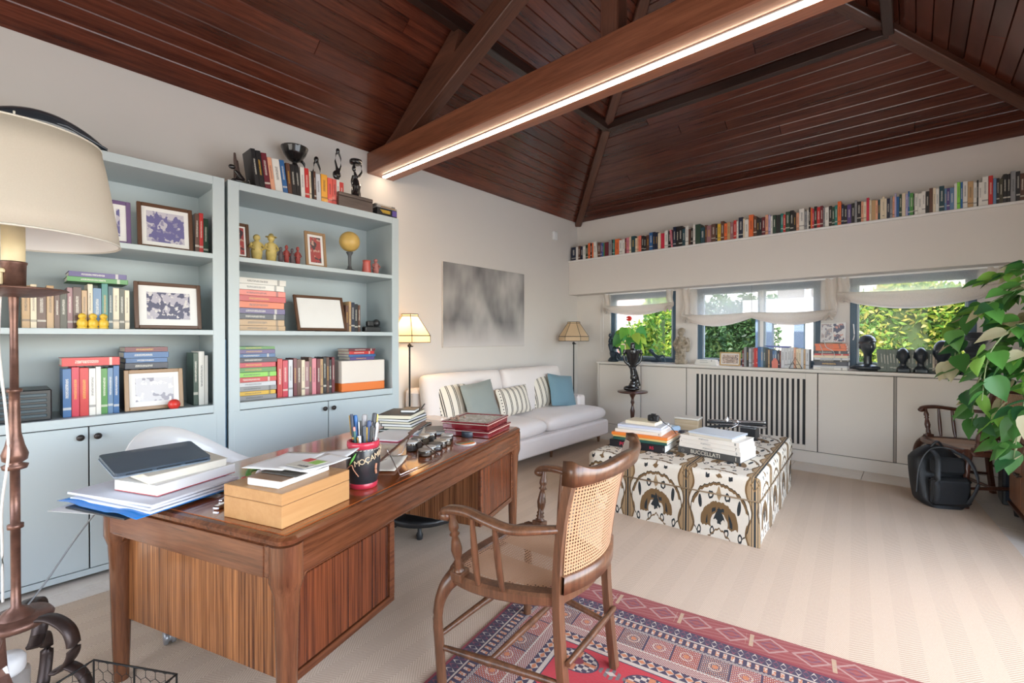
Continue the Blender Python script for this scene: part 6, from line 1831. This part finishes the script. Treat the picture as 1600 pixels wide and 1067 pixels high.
        mb.lathe(prof, 14)
        mb.cbox((0, 0, .012), (.056, .056, .036), .004)
        mb.build('arm_support', M_w, t)
        for yy, xb, xt_ in ((.065, .300, .337), (-.035, .282, .334)):
            MB().tube([(s_*xb, yy, SH-.005), (s_*lerp(xb, xt_, .3), yy, SH+.05), (s_*lerp(xb, xt_, .6), yy, SH+.13), (s_*xt_, yy, SH+.245)], [.009, .013, .0135, .009], 10).build('arm_spindle', M_w, t)
        # curved front leg
        pts = curve([(s_*.255, .205, SH-.02), (s_*.300, .235, SH-.07), (s_*.322, .252, SH-.16), (s_*.315, .25, .16), (s_*.305, .245, .0)], 5)
        MB().tube(pts, [lerp(.036, .020, min(1, i/9)) for i in range(len(pts))], 10).build('front_leg', M_w, t)
        MB().tube([(s_*.31, .24, .165), (s_*.27, .05, .165), (s_*.268, .04, .165), (s_*.265, .03, .165), (s_*.208, -.25, .165)], [.010, .016, .019, .016, .010], 8).build('side_stretcher', M_w, t)
    MB().tube([(-.31, .245, .215), (-.05, .245, .215), (0, .245, .215), (.05, .245, .215), (.31, .245, .215)], [.011, .014, .018, .014, .011], 8).build('front_stretcher', M_w, t)
    MB().tube([(-.205, -.26, .24), (0, -.26, .24), (.205, -.26, .24)], [.011, .013, .011], 6).build('back_stretcher', M_w, t)
    MB().tube([(-.268, .04, .165), (0, .04, .165), (.268, .04, .165)], [.010, .015, .010], 8).build('cross_stretcher', M_w, t)
    MB().at((0, .235, 0)).lathe([(.003, SH-.10), (.011, SH-.085), (.006, SH-.075), (.016, SH-.06), (.016, SH-.046)], 10).build('drop_finial', M_w, t)
    return t
RUGZ = .0192
ch1 = armchair('walnut cane armchair seen from behind, standing on the red rug at the desk', (-1.135, 1.435, RUGZ), math.radians(186-90), M_chair)
ch1.scale = (.96, .96, .99)
armchair('dark cane armchair by the low cabinet with a black backpack leaning on it', (.385, 5.45, .0005), math.radians(208-90), M_chair_d)

# ================================================================ OTTOMAN
def ikat(name, ua, va, uo=0.0, vo=0.0):
    m, nt, b = newmat(name)
    v = coords(nt); X = xyz(nt, v)
    u = X[ua]+uo; w_ = X[va]+vo
    P1, P2 = .43, .46
    jag = noise(nt, coords(nt, 'Object', (60, 60, 2) if va == 2 else (60, 2, 2)), 1, 1)
    ww = w_+(jag-.5)*.04
    a = ((u/P1).fract()-.5)*P1; aa = a.abs()
    q = ((ww/P2).fract())*P2
    CR = (.66, .585, .48); BR = (.17, .095, .035); BK = (.016, .02, .022); TN = (.36, .235, .12)
    n = noise(nt, v, 150, 2)
    c = mixc(nt, n, CR, (.74, .67, .56))
    # column between medallions
    edge = (aa*-1+P1/2)
    wave = (q*22).sin()*.018+.040
    c = mixc(nt, edge.lt(wave), c, BR); c = mixc(nt, edge.lt(wave-.012), c, TN); c = mixc(nt, edge.lt(.006)+edge.between(.016, .020), c, BK)
    # big ogee band
    r1 = ((aa/.185)*(aa/.185)+((q-.16)/.215)*((q-.16)/.215)).sqrt()
    c = mixc(nt, r1.between(.90, .97)*q.gt(.2), c, BR); c = mixc(nt, r1.between(.97, 1.0), c, (.05, .035, .02))
    # crown arch
    r2 = ((aa/.105)*(aa/.105)+((q-.10)/.13)*((q-.10)/.13)).sqrt()
    c = mixc(nt, r2.between(.52, 1.12)*(q.gt(.075)), c, BR); c = mixc(nt, r2.between(.62, .80)*(q.gt(.09))*((u*120).sin().gt(.1)), c, BK)
    c = mixc(nt, r2.lt(.5)*(q.gt(.10)), c, CR)
    c = mixc(nt, aa.lt(.012)*(q.between(.10, .20)), c, BK); c = mixc(nt, (aa+q*.4).lt(.085)*(q.between(.12, .21)), c, BK)
    # ring marks
    for (ax, qy, rx, ry) in ((.052, .285, .017, .028), (.045, .045, .014, .028), (.128, .03, .013, .03)):
        rr = (((aa-ax)/rx)*((aa-ax)/rx)+((q-qy)/ry)*((q-qy)/ry)).sqrt()
        c = mixc(nt, rr.between(.55, 1.05), c, BK)
    rr = (((aa-.122)/.012)*((aa-.122)/.012)+((q-.225-(aa-.122)*1.2)/.045)*((q-.225-(aa-.122)*1.2)/.045)).sqrt()
    c = mixc(nt, rr.lt(1), c, BK)
    c = mixc(nt, (aa+(q-.30).abs()*.35).lt(.018), c, TN)
    c = mixc(nt, ((aa*-1)+.07-(q-.0)).abs().lt(.006)*q.lt(.08), c, BR)
    # small crosses above the ogee
    c = mixc(nt, (edge+(q-.40).abs()*.6).between(.02, .028), c, BR); c = mixc(nt, (aa+(q-.42).abs()).lt(.022), c, BR); c = mixc(nt, (aa.between(.06, .085))*(q.between(.40, .425)), c, BK)
    setc(nt, b, c); b.inputs['Roughness'].default_value = .85; bump(nt, b, n+noise(nt, v, 8, 2)*1.5, .25, .004)
    return m
ott = thing('ottoman', 'large square ottoman in cream, brown and black ikat fabric with a floor-length skirt', 'ottoman', (-.74, 3.215, GZ), math.radians(3.4))
OW, OD, OH = 1.20, 1.56, .445
IK = [ikat('ikat_front', 0, 2, .02), ikat('ikat_side', 1, 2), ikat('ikat_top', 0, 1, .02, .31)]
def obox(name, x0, x1, y0, y1, z0, z1, r, wav=0):
    """rounded-edge box whose faces pick the ikat direction"""
    mb = MB(); N = 20
    rings = []
    zl = [(z0, 0)]+([(lerp(z0, z1-r, k/5), 0) for k in range(1, 6)])+[(z1-r+r*math.sin(PI/2*k/4), r-r*math.cos(PI/2*k/4)) for k in range(1, 5)]
    for z, ins in zl:
        ring = []
        fl = wav*(1-(z-z0)/(z1-z0)) if wav else 0
        for s_, (ax, ay, bx, by) in enumerate(((x0, y0, x1, y0), (x1, y0, x1, y1), (x1, y1, x0, y1), (x0, y1, x0, y0))):
            for k in range(N):
                t_ = k/N; x = lerp(ax, bx, t_); y = lerp(ay, by, t_)
                off = fl*(.5+.5*math.sin(t_*PI*7+s_))*(math.sin(PI*t_))+fl*.9*(math.exp(-(t_/.03)**2)+math.exp(-((1-t_)/.03)**2))
                nx = (0, 1, 0, -1)[s_]; ny = (-1, 0, 1, 0)[s_]
                x += nx*off; y += ny*off
                x = min(max(x, x0+ins-off-.02), x1-ins+off+.02) if ins == 0 else min(max(x, x0+ins), x1-ins)
                y = min(max(y, y0+ins-off-.02), y1-ins+off+.02) if ins == 0 else min(max(y, y0+ins), y1-ins)
                ring.append((x, y, z))
        rings.append(ring)
    n = 4*N
    vs = [p for q in rings for p in q]
    for j in range(len(rings)-1):
        for i in range(n):
            k = (i+1) % n
            mb.add([], [], 0)
            mb.f.append([j*n+i, j*n+k, (j+1)*n+k, (j+1)*n+i]); mb.m.append(2 if (j > 7) else (0 if (i//N) % 2 == 0 else 1)); mb.s.append(True)
    mb.v = list(vs)
    top = rings[-1]
    mb.add(top, [tuple(range(n))], 2)
    return mb.build(name, IK, ott)
obox('skirt', -OW, 0, 0, OD, 0.0, .30, .004, .012)
obox('cushion_top', -OW-.006, .006, -.006, OD+.006, .295, OH, .035)
wl = MB(); wl.tube([(-OW-.010, -.010, .297), (.010, -.010, .297), (.010, OD+.010, .297), (-OW-.010, OD+.010, .297)], .005, 6, closed=True); wl.build('piping', P('piping_brown', (.20, .13, .07), .8), ott)
OZ = GZ+OH+.0008

def bigbook(label, x, y, rz, w_, d, t_, z, col, pages=(.78, .74, .68), group=None, txt=None, tcol=None, tsize=.02, name='book', txts=()):
    """flat book, spine towards local -y, origin at its near-right corner"""
    t = thing(name, label, 'book', (x, y, z), rz, group)
    m = P('cover_%s_%d' % (label[:12].replace(' ', '_'), int(z*1000)), srgb(col), .35, coat=.15)
    MB().box(-w_, 0, 0, d, 0, .003, .0008).box(-w_, 0, 0, d, t_-.003, t_, .0008).box(-w_, 0, 0, .004, .003, t_-.003).build('cover', m, t)
    MB().box(-w_+.004, -.004, .004, d-.004, .003, t_-.003).build('page_block', P('pages_%d' % int(sum(pages)*100), pages, .85), t)
    for (s_, px_, size, tc) in txts:
        text_mesh('lettering', s_, size, tc, t, Matrix.Translation((-px_, -.0008, t_/2)) @ Matrix.Rotation(PI/2, 4, 'X'), .0004)
    return t
M_tblack = P('ink_black', (.02, .02, .02), .5); M_tred = P('ink_red', (.70, .02, .06), .5); M_tcream = P('ink_cream', (.72, .66, .55), .5); M_tgrey = P('ink_grey', (.25, .24, .23), .5)
z = OZ
ga = 'left pile of big books on the ottoman'
A0 = (-1.445, 3.43); ra = math.radians(6)
bigbook('black book with red lettering at the bottom of the left ottoman pile', A0[0], A0[1], ra, .455, .33, .058, z, (24, 24, 30), group=ga, txts=(('POR', .33, .042, M_tred), ('RS', .105, .034, M_tred), ('1', .012, .03, M_tgrey)))
o = MB().box(-.085, -.045, -.0015, 0, .018, .040).build('red_block', M_tred, bpy.data.objects['book']) if False else None
z += .0585
bigbook('dark green book second from the bottom of the left ottoman pile', A0[0]+.01, A0[1]+.015, ra, .44, .34, .022, z, (40, 84, 74), group=ga); z += .0225
bigbook('ochre-edged book with pale pages in the left ottoman pile', A0[0]+.012, A0[1]+.01, ra-.03, .45, .36, .016, z, (222, 190, 120), group=ga); z += .0165
bigbook('orange book in the middle of the left ottoman pile', A0[0]+.015, A0[1]+.012, ra+.02, .455, .33, .024, z, (232, 128, 50), (.80, .45, .30), group=ga); z += .0245
bigbook('pale cream book with a round mark above the orange one', A0[0]-.04, A0[1]+.03, ra+.03, .38, .30, .026, z, (226, 216, 200), group=ga, txts=(('6', .02, .02, M_tblack),)); z += .0265
bigbook('white book under the glossy grey one in the left pile', A0[0]-.045, A0[1]+.035, ra, .36, .29, .018, z, (232, 228, 224), group=ga); z += .0185
bigbook('glossy light grey book near the top of the left ottoman pile', A0[0]-.045, A0[1]+.03, ra+.05, .35, .28, .020, z, (196, 200, 214), group=ga); z += .0205
bigbook('small cream book on top of the left ottoman pile', A0[0]-.11, A0[1]+.06, ra-.06, .25, .18, .026, z, (228, 214, 188), (.76, .68, .55), group=ga); z += .0265
cm = thing('camera', 'small black camera standing on top of the left ottoman pile', 'camera', (A0[0]-.16, A0[1]+.15, z), ra)
MB().box(-.045, .045, -.02, .02, 0, .05, .008).box(-.02, .02, -.015, .015, .05, .06, .005).build('body', M_black, cm)
q = MB(); q.M = Matrix.Translation((0, -.02, .026)) @ Matrix.Rotation(PI/2, 4, 'X'); q.lathe([(.021, 0), (.021, .012), (.018, .018), (.014, .016), (0, .014)], 18); q.build('lens', M_blackm, cm)
MB().tube(curve([(.045, 0, .04), (.09, -.02, .0), (.13, .03, -.04), (.16, .08, -.10)]), .003, 5).build('strap', M_black, cm)
z = OZ; gb = 'right pile of big books on the ottoman'
B0 = (-.925, 3.505); rb = math.radians(-6.5)
bigbook('dark grey book with large cream lettering at the bottom of the right ottoman pile', B0[0], B0[1], rb, .47, .30, .048, z, (78, 76, 74), group=gb, txts=(('BUCCELLATI', .255, .040, M_tcream), ('I', .03, .04, M_tcream), ('o', .43, .05, M_tgrey))); z += .0485
for k, (num, lab) in enumerate((('5', 'lowest'), ('7', 'middle'), ('8', 'upper'))):
    bigbook('%s of the three white books in the right ottoman pile' % lab, B0[0]+.004-.006*k, B0[1]+.006*k, rb+.01*k, .465-.01*k, .29, .031, z, (232, 224, 212), group=gb, txts=(('PORTICO', .24+.01*k, .017, M_tgrey), (num, .03, .026, M_tblack), ('v', .44, .02, M_tgrey) if k else ('', .4, .01, M_tgrey))); z += .0315
bigbook('cream book under the pale blue-grey cover on the right ottoman pile', B0[0]-.06, B0[1]+.02, rb-.03, .33, .24, .018, z, (222, 214, 198), group=gb); z += .0185
bigbook('thin pale blue-grey album on top of the right ottoman pile', B0[0]-.055, B0[1]+.015, rb-.03, .34, .26, .012, z, (206, 214, 224), (.3, .3, .35), group=gb); z += .0125
bx2 = thing('wooden_box', 'pale wooden box at the far edge of the ottoman top', 'box', (-1.66, 4.50, OZ), .1)
MB().box(-.11, .11, -.08, .08, 0, .105, .004).build('body', wood('pale_box_wood', (.45, .33, .20), (.64, .52, .37), 'x', .5, .1, 1, 8, 0), bx2)
MB().box(-.115, .115, -.085, .085, .107, .125, .004).build('lid', P('box_lid_pale', srgb(214, 208, 196), .5), bx2)
fd = thing('tripod', 'folded black and silver camera tripod lying on the far corner of the ottoman', 'tripod', (-1.20, 4.50, OZ), .15)
for k, (a, dz, c_) in enumerate(((.0, .10, M_steel), (.10, .115, M_black), (-.12, .13, M_steel), (.2, .09, M_black))):
    q = MB(); q.M = Matrix.Translation((-.05, 0, dz)) @ Matrix.Rotation(a, 4, 'Z') @ Matrix.Rotation(-.04*k, 4, 'Y'); q.box(-.22, .27, -.016, .016, -.010, .010, .005).box(.0, .05, -.022, .022, -.014, .014, .004); q.build('leg', c_, fd)
MB().prism([(.02, -.06), (.14, -.08), (.16, .06), (.0, .08)], .0, .09).build('head', M_black, fd)
MB().tube(curve([(-.2, -.05, .01), (-.1, -.09, .06), (.0, -.05, .12), (-.1, .0, .16)]), .006, 6).lathe([(.018, .12), (.02, .15), (.008, .17)], 10, c=(-.1, 0, 0)).build('handle', M_steel, fd)
cb = thing('cable_coil', 'dark coiled cable lying between the two piles on the ottoman', 'cable', (-1.50, 4.05, OZ), 0)
MB().tube([(.07*math.cos(a*.5)*(1+.1*math.sin(a)), .05*math.sin(a*.5), .006+.0022*a*.5) for a in range(0, 60)], .004, 5).build('coil', P('navy_cable', (.03, .04, .08), .4), cb)
o = MB().prism([(-.04, -.02), (.03, -.03), (.045, .02), (-.02, .035)], 0, .03).build('pouch', P('red_pouch', (.65, .02, .10), .4), None, (-1.24, 4.18, OZ)); tag(o, 'small bright red pouch behind the right ottoman pile', 'pouch')
o = MB().box(-.09, .09, -.07, .07, 0, .035, .012).build('blue_pouch', P('ice_blue', srgb(170, 195, 215), .3), None, (-1.36, 4.30, OZ), .2); tag(o, 'ice-blue plastic pouch beside the folded tripod on the ottoman', 'pouch')
o = MB().box(-.13, .13, -.10, .10, 0, .055, .012).build('blue_packet', P('ice_blue2', srgb(176, 200, 222), .4), None, (-1.82, 4.28, OZ), -.2); tag(o, 'pale blue packet behind the left pile on the ottoman', 'packet')

# ================================================================ FLOOR LAMP AT THE LEFT EDGE
fl = thing('floor_lamp', 'tall wrought-iron floor lamp with a big cream drum shade beside the desk', 'lamp', (-2.30, .045, GZ))
LZ = -GZ
def ssh2():
    m, nt, b = newmat('cream_drum_shade')
    v = coords(nt); n = noise(nt, v, 260, 2)
    setc(nt, b, mixc(nt, n, (.64, .57, .475), (.72, .655, .56))); b.inputs['Roughness'].default_value = .85
    tr = nt.nodes.new('ShaderNodeBsdfTranslucent'); tr.inputs[0].default_value = (.7, .64, .55, 1)
    mx = nt.nodes.new('ShaderNodeMixShader'); mx.inputs[0].default_value = .3
    nt.links.new(b.outputs[0], mx.inputs[1]); nt.links.new(tr.outputs[0], mx.inputs[2]); nt.links.new(mx.outputs[0], nt.nodes['Material Output'].inputs[0])
    return m
sh = MB().lathe([(.276, 1.69+LZ), (.268, 1.76+LZ), (.240, 1.95+LZ), (.224, 2.035+LZ)], 56, caps=False).build('lamp_shade', ssh2(), fl, solid=.003)
MB().lathe([(.2725, 1.692+LZ), (.265, 1.76+LZ), (.237, 1.95+LZ), (.221, 2.033+LZ)], 56, caps=False).build('shade_lining', P('lining_white', (.82, .80, .77), .8), sh)
rim = MB()
for r, z_ in ((.277, 1.69+LZ), (.225, 2.035+LZ)): rim.tube([(r*math.cos(2*PI*k/56), r*math.sin(2*PI*k/56), z_) for k in range(56)], .0035, 6, closed=True)
for k in range(3):
    a = 2*PI*k/3; rim.tube([(.03*math.cos(a), .03*math.sin(a), 1.78+LZ), (.218*math.cos(a), .218*math.sin(a), 2.05+LZ)], .003, 5)
rim.build('shade_wire', P('shade_wire', (.6, .57, .5), .5), sh)
MB().lathe([(.029, 1.60+LZ), (.029, 1.745+LZ), (.022, 1.75+LZ), (.0, 1.752+LZ)], 24).build('candle_sleeve', P('old_wax', srgb(218, 200, 160), .6, var=.15, vs=14), fl)
MB().lathe([(.012, 1.752+LZ), (.016, 1.78+LZ), (.03, 1.82+LZ), (.022, 1.86+LZ), (0, 1.87+LZ)], 16).build('bulb', M_white, fl)
MB().lathe([(.0, 1.515+LZ), (.03, 1.52+LZ), (.0315, 1.60+LZ), (.034, 1.604+LZ), (.034, 1.61+LZ), (.030, 1.61+LZ)], 24).build('candle_cup', M_iron, fl)
q = MB(); q.M = Matrix.Translation((.031*.6, -.031*.9, 1.53+LZ)) @ Matrix.Rotation(-.6, 4, 'Z'); q.box(-.006, .006, -.005, .002, 0, .04, .002).lathe([(.010, .04), (.011, .048), (.006, .054), (0, .055)], 10); q.build('keyhole_tag', P('old_wax', (0, 0, 0)), fl)
MB().lathe([(0, 1.49+LZ), (.05, 1.492+LZ), (.10, 1.502+LZ), (.130, 1.512+LZ), (.138, 1.515+LZ), (.130, 1.520+LZ), (.10, 1.514+LZ), (.03, 1.515+LZ)], 32).build('drip_pan', M_iron, fl)
MB().lathe([(0.0468, .402+LZ), (0.0337, .42+LZ), (0.0131, .435+LZ), (0.0122, .52+LZ), (0.0126, .70+LZ), (0.0206, .702+LZ), (0.0206, .716+LZ), (0.0126, .718+LZ), (0.0126, .90+LZ), (0.0300, .905+LZ), (0.0337, .918+LZ), (0.0168, .925+LZ), (0.0309, .935+LZ), (0.0337, .955+LZ), (0.0243, .985+LZ), (0.0159, 1.03+LZ), (0.0136, 1.13+LZ), (0.0136, 1.165+LZ), (0.0197, 1.167+LZ), (0.0197, 1.177+LZ), (0.0112, 1.18+LZ), (0.0099, 1.40+LZ), (0.0131, 1.49+LZ)], 20).build('pole', M_iron, fl)
MB().lathe([(0, .37+LZ), (.085, .372+LZ), (.095, .385+LZ), (.085, .400+LZ), (.0, .404+LZ)], 24).build('base_plate', M_iron, fl)
for k in range(3):
    a = 2*PI*k/3+.70
    c_, s_ = math.cos(a), math.sin(a)
    path = curve([(.04, .385), (.12, .395), (.185, .355), (.20, .28), (.165, .215), (.13, .21)], 6)
    pa = [(x*c_, x*s_, y+LZ) for x, y in [(p[0], p[1]) for p in [tuple(v_)[:2] for v_ in curve([(.04, .385, 0), (.12, .395, 0), (.185, .355, 0), (.20, .28, 0), (.165, .225, 0), (.135, .215, 0)], 6)]]]
    pb = [(x*c_, x*s_, y+LZ) for x, y in [tuple(v_)[:2] for v_ in curve([(.13, .212, 0), (.18, .235, 0), (.235, .20, 0), (.25, .12, 0), (.215, .03, 0), (.18, .014, 0)], 6)]]
    up_ = (-s_, c_, 0)
    MB().tube(pa, .026, 6, sy=.28, up=(0, 0, 1)).tube(pb, .022, 6, sy=.28, up=(0, 0, 1)).build('scroll_foot', P('iron_dark', (.055, .038, .034), .42, .6, var=.5, vs=20, bmp=.3, bs=40), fl)
MB().tube([(.02, -.03, .37+LZ), (.02, -.04, .22+LZ), (.06, -.02, .16+LZ)], [.03, .032, .03], 4, sy=.2, smooth=False).build('iron_strap', M_iron, fl)
MB().tube(curve([(-.01, -.03, 1.49+LZ), (-.005, -.035, 1.35+LZ), (.02, -.03, 1.24+LZ), (.03, -.02, 1.10+LZ), (.035, -.015, .98+LZ), (.02, -.02, .90+LZ), (-.02, -.03, .78+LZ), (-.03, -.03, .64+LZ), (-.03, -.03, .45+LZ)]), .004, 6).build('twisted_cord', P('twisted_white_cord', (.66, .64, .60), .8, bmp=.5, bs=160), fl)
ad = thing('power_adapter', 'white round plug adapter with cable on the carpet inside the lamp feet', 'adapter', (-2.33, .02, GZ))
MB().lathe([(0, .19), (.045, .19), (.05, .20), (.05, .235), (.04, .25), (0, .255)], 20).build('body', M_white, ad)
MB().lathe([(.06, 0), (.06, .188), (0, .189)], 20).build('pedestal_block', P('clear_block', (.4, .4, .4), .2, alpha=.5), ad)
MB().tube([(.13*math.cos(a/4)+.0, .11*math.sin(a/4), .004+.0005*a) for a in range(30)], .004, 6).build('cable', M_white, ad)
# wire basket
wb2 = thing('wire_basket', 'dark hexagonal-mesh wire basket on the carpet at the bottom edge', 'basket', (-1.83, .175, GZ), math.radians(30))
bk_ = MB(); bw, bd, bh = .165, .17, .27
for z_ in (0.004, bh): bk_.tube([(-bw, -bd, z_), (bw, -bd, z_), (bw, bd-.03, z_), (-bw, bd-.03, z_)], .0035, 6, closed=True)
for x, y in ((-bw, -bd), (bw, -bd), (bw, bd-.03), (-bw, bd-.03), (0, bd-.03), (0, -bd)): bk_.tube([(x, y, .004), (x, y, bh)], .003, 5)
bk_.build('frame', M_blackm, wb2)
hx = MB()
def hexes(fn, L, H):
    s_ = .022; dx = s_*1.732; nx = int(L/dx); nz = int(H/(s_*1.5))
    for j in range(nz):
        for i in range(nx):
            cx = (i+.5+(j % 2)*.5)*dx; cz = (j+.7)*s_*1.5
            pts = [(cx+s_*math.cos(PI/6+PI/3*k), cz+s_*math.sin(PI/6+PI/3*k)) for k in range(4)]
            pts = [(min(max(0, x), L), min(max(0, z_), H)) for x, z_ in pts]
            hx.tube([fn(*p) for p in pts], .0011, 3, smooth=False)
for fn, L in ((lambda a, z_: (-bw+a, bd-.03, z_), 2*bw), (lambda a, z_: (-bw+a, -bd, z_), 2*bw), (lambda a, z_: (-bw, -bd+a, z_), 2*bd-.03), (lambda a, z_: (bw, -bd+a, z_), 2*bd-.03)): hexes(fn, L, bh)
hx.build('wire_mesh', M_blackm, wb2)['kind'] = 'stuff'

# ================================================================ BACKPACK, CABINET, BIG PLANT
bp = thing('backpack', 'black backpack slumped against the dark cane armchair', 'backpack', (.165, 5.03, GZ), math.radians(28))
def bpf(u, v):
    a = 2*PI*u; z = v*.46
    w_ = .175*(1-.10*(2*v-1)**2)*(min(1, (1-v)*4.2+.05)**.5)*(min(1, v*6+.55)**.5)
    d = .105*(min(1, (1-v)*5+.08)**.5)*(1-.25*v)
    e = .55
    c_, s_ = math.cos(a), math.sin(a)
    x = w_*math.copysign(abs(c_)**e, c_); y = d*math.copysign(abs(s_)**e, s_)
    return (x, y+.10*v, z)
M_bp = P('backpack_nylon', (.010, .011, .013), .5, bmp=.3, bs=120)
mb = MB(); mb.grid(bpf, 36, 18); mb.add([bpf(k/36, 0) for k in range(36)][::-1], [tuple(range(36))]); mb.build('body', M_bp, bp)
MB().box(-.135, .135, -.135, -.07, .03, .25, .025).build('front_pocket', M_bp, bp, bevel=.01)
MB().box(-.115, .115, -.10, -.05, .27, .40, .02).build('mesh_panel', P('mesh_dark', (.012, .013, .015), .9), bp)
for s_ in (-1, 1):
    MB().tube(curve([(s_*.07, -.02, .44), (s_*.10, -.14, .40), (s_*.13, -.19, .25), (s_*.11, -.15, .10), (s_*.10, -.10, .03)]), .020, 6, sy=.35).build('shoulder_strap', P('strap_dark', (.03, .033, .037), .6), bp)
MB().tube(curve([(-.04, .05, .455), (0, .045, .50), (.04, .05, .455)]), .010, 6).build('grab_handle', M_black, bp)
MB().tube(curve([(-.176, -.02, .10), (-.165, -.03, .3), (-.10, -.02, .43), (.0, -.0, .462), (.10, -.02, .43), (.165, -.03, .3), (.176, -.02, .10)]), .005, 6).build('zip_piping', P('zip_grey', (.08, .085, .09), .4), bp)
o = thing('speaker', 'black box standing between the dark cane armchair and the wooden cabinet', 'speaker', (.66, 5.50, .0005), 0)
MB().box(-.12, .14, -.10, .14, 0, .36, .008).build('case', M_black, o)
MB().box(-.10, .12, -.106, -.099, .03, .33, .003).build('grille', P('grille_navy', (.012, .018, .03), .9), o)
wc = thing('wooden_cabinet', 'reddish wooden cabinet on dark feet at the right edge under the plant', 'cabinet', (.60, 4.42, .0005), math.radians(3))
M_wc = wood('cabinet_wood', (.16, .05, .02), (.36, .15, .07), 'z', .35, .3, 1, 10, 0)
MB().box(.0, .36, 0, .72, .10, .62, .006).build('body', M_wc, wc)
MB().box(-.015, .375, -.015, .735, .62, .645, .005).build('cabinet_top', M_wc, wc)
for k in range(2): 
    d_ = MB().box(-.014, .0, .02+k*.345, .355+k*.345, .13, .60, .003).build('door', M_wc, wc)
    q = MB(); q.M = Matrix.Translation((-.014, .33+k*.07, .38)) @ Matrix.Rotation(-PI/2, 4, 'Y'); q.lathe([(.005, 0), (.006, .012), (.013, .02), (.011, .03), (0, .032)], 12); q.build('knob', M_knob, d_)
MB().box(-.02, .38, -.02, .74, .085, .10, .003).build('base_moulding', M_chair_d, wc)
for x, y in ((.03, .03), (.33, .03), (.03, .69), (.33, .69)): MB().at((x, y, 0)).lathe([(.018, 0), (.028, .085)], 4).build('foot', M_black, wc)
pl = thing('ficus_plant', 'big leafy green plant with hanging heart-shaped leaves at the right edge', 'plant', (.75, 4.60, .6458))
MB().lathe([(.11, 0), (.15, .20), (.165, .22), (.155, .24), (.145, .22), (.13, .19), (0, .19)], 28).build('pot', P('glazed_pot', (.25, .22, .19), .3, coat=.4), pl)
random.seed(77)
PLC = [leafmat('ficus_green', (.065, .20, .045)), leafmat('ficus_mid', (.11, .30, .06)), leafmat('ficus_bright', (.24, .46, .08)), leafmat('ficus_pale', (.56, .50, .32)), leafmat('ficus_deep', (.035, .13, .045))]
def leafmesh(mat, k):
    mb = MB(); prof = [(0, .05), (.06, .62), (.20, .95), (.38, 1.0), (.58, .80), (.78, .42), (.92, .14), (1, 0)]
    L, W = 1.0, .36
    vs = []; fs = []
    for u, w_ in prof:
        zc = -.16*u*u
        vs += [(-W*w_, u*L-.05*w_, zc+.09*w_), (-W*w_*.5, u*L, zc+.03*w_), (0, u*L, zc), (W*w_*.5, u*L, zc+.03*w_), (W*w_, u*L-.05*w_, zc+.09*w_)]
    for i in range(len(prof)-1):
        for q in range(4): fs.append((i*5+q, i*5+q+1, (i+1)*5+q+1, (i+1)*5+q))
    mb.add(vs, fs, 0, True)
    return mb.build('leaf', mat, None)
LM = []
for k, m in enumerate(PLC):
    o = leafmesh(m, k); LM.append(o.data); bpy.data.objects.remove(o)
# branches : spread towards the room and hang down
BR_ = [((-.30, -.05, .62), (-.42, -.05, .38), (-.44, -.02, .10)), ((-.36, .10, .90), (-.50, .10, .72), (-.53, .08, .46)), ((-.22, -.25, .80), (-.38, -.36, .62), (-.42, -.38, .30)), ((-.15, .2, 1.02), (-.32, .26, .96), (-.50, .28, .80)),
       ((-.10, -.10, 1.05), (-.22, -.16, 1.04), (-.40, -.2, .92)), ((.05, 0, 1.1), (.02, -.15, 1.1), (-.12, -.36, .96)), ((-.22, .02, .50), (-.30, -.02, .26), (-.30, -.04, .0)), ((-.18, -.22, .45), (-.24, -.30, .22), (-.27, -.30, -.06)), ((-.05, -.22, .72), (-.12, -.36, .52), (-.18, -.42, .26)), ((-.2, .1, .7), (-.34, .14, .52), (-.40, .14, .28)), ((-.02, .2, .8), (-.1, .3, .9), (-.25, .38, .8)), ((-.05, -.05, .9), (-.12, -.2, .82), (-.25, -.3, .6)), ((-.1, .05, 1.15), (-.2, .1, 1.2), (-.33, .08, 1.12))]
nl = 0
for bi_, (p1, p2, p3) in enumerate(BR_):
    pts = curve([(0, 0, .19), (p1[0]*.35, p1[1]*.35, max(.3, p1[2]*.75)), p1, p2, p3], 6)
    MB().tube(pts, [lerp(.008, .003, i/(len(pts)-1)) for i in range(len(pts))], 6).build('stem', P('ficus_stem', (.16, .20, .08), .6), pl)
    for _ in range(23):
        for i in (random.choice(list(range(7, len(pts)))+[len(pts)-1, len(pts)-2, len(pts)-4]),):
            p = pts[i]
            if nl >= 295: break
            tdir = (pts[min(i+1, len(pts)-1)]-pts[i-1]).normalized()
            out_ = Vector((random.gauss(-.6, .8), random.gauss(-.3, .8), random.gauss(-.65, .45))).normalized()
            d = (out_+tdir*.3).normalized(); d.z = min(d.z, .1); d.normalize()
            L = random.uniform(.115, .18)
            nrm = Vector((random.gauss(-.45, .4), random.gauss(-.55, .4), random.gauss(.75, .3)))
            sd = d.cross(nrm).normalized(); nn_ = sd.cross(d).normalized()
            wts = random.random()
            me = LM[3] if wts < .17 else LM[2] if wts < .32 else LM[1] if wts < .55 else LM[0] if wts < .82 else LM[4]
            o = bpy.data.objects.new('leaf', me); COL.objects.link(o); o.parent = pl
            M = Matrix(((sd.x, d.x, nn_.x, 0), (sd.y, d.y, nn_.y, 0), (sd.z, d.z, nn_.z, 0), (0, 0, 0, 1)))
            o.matrix_local = Matrix.Translation(p+Vector((random.gauss(0, .02), random.gauss(0, .02), random.gauss(0, .02)))) @ M @ Matrix.Diagonal((L*.95, L, L, 1))
            nl += 1
# small bottom-left support for the truss and finishing
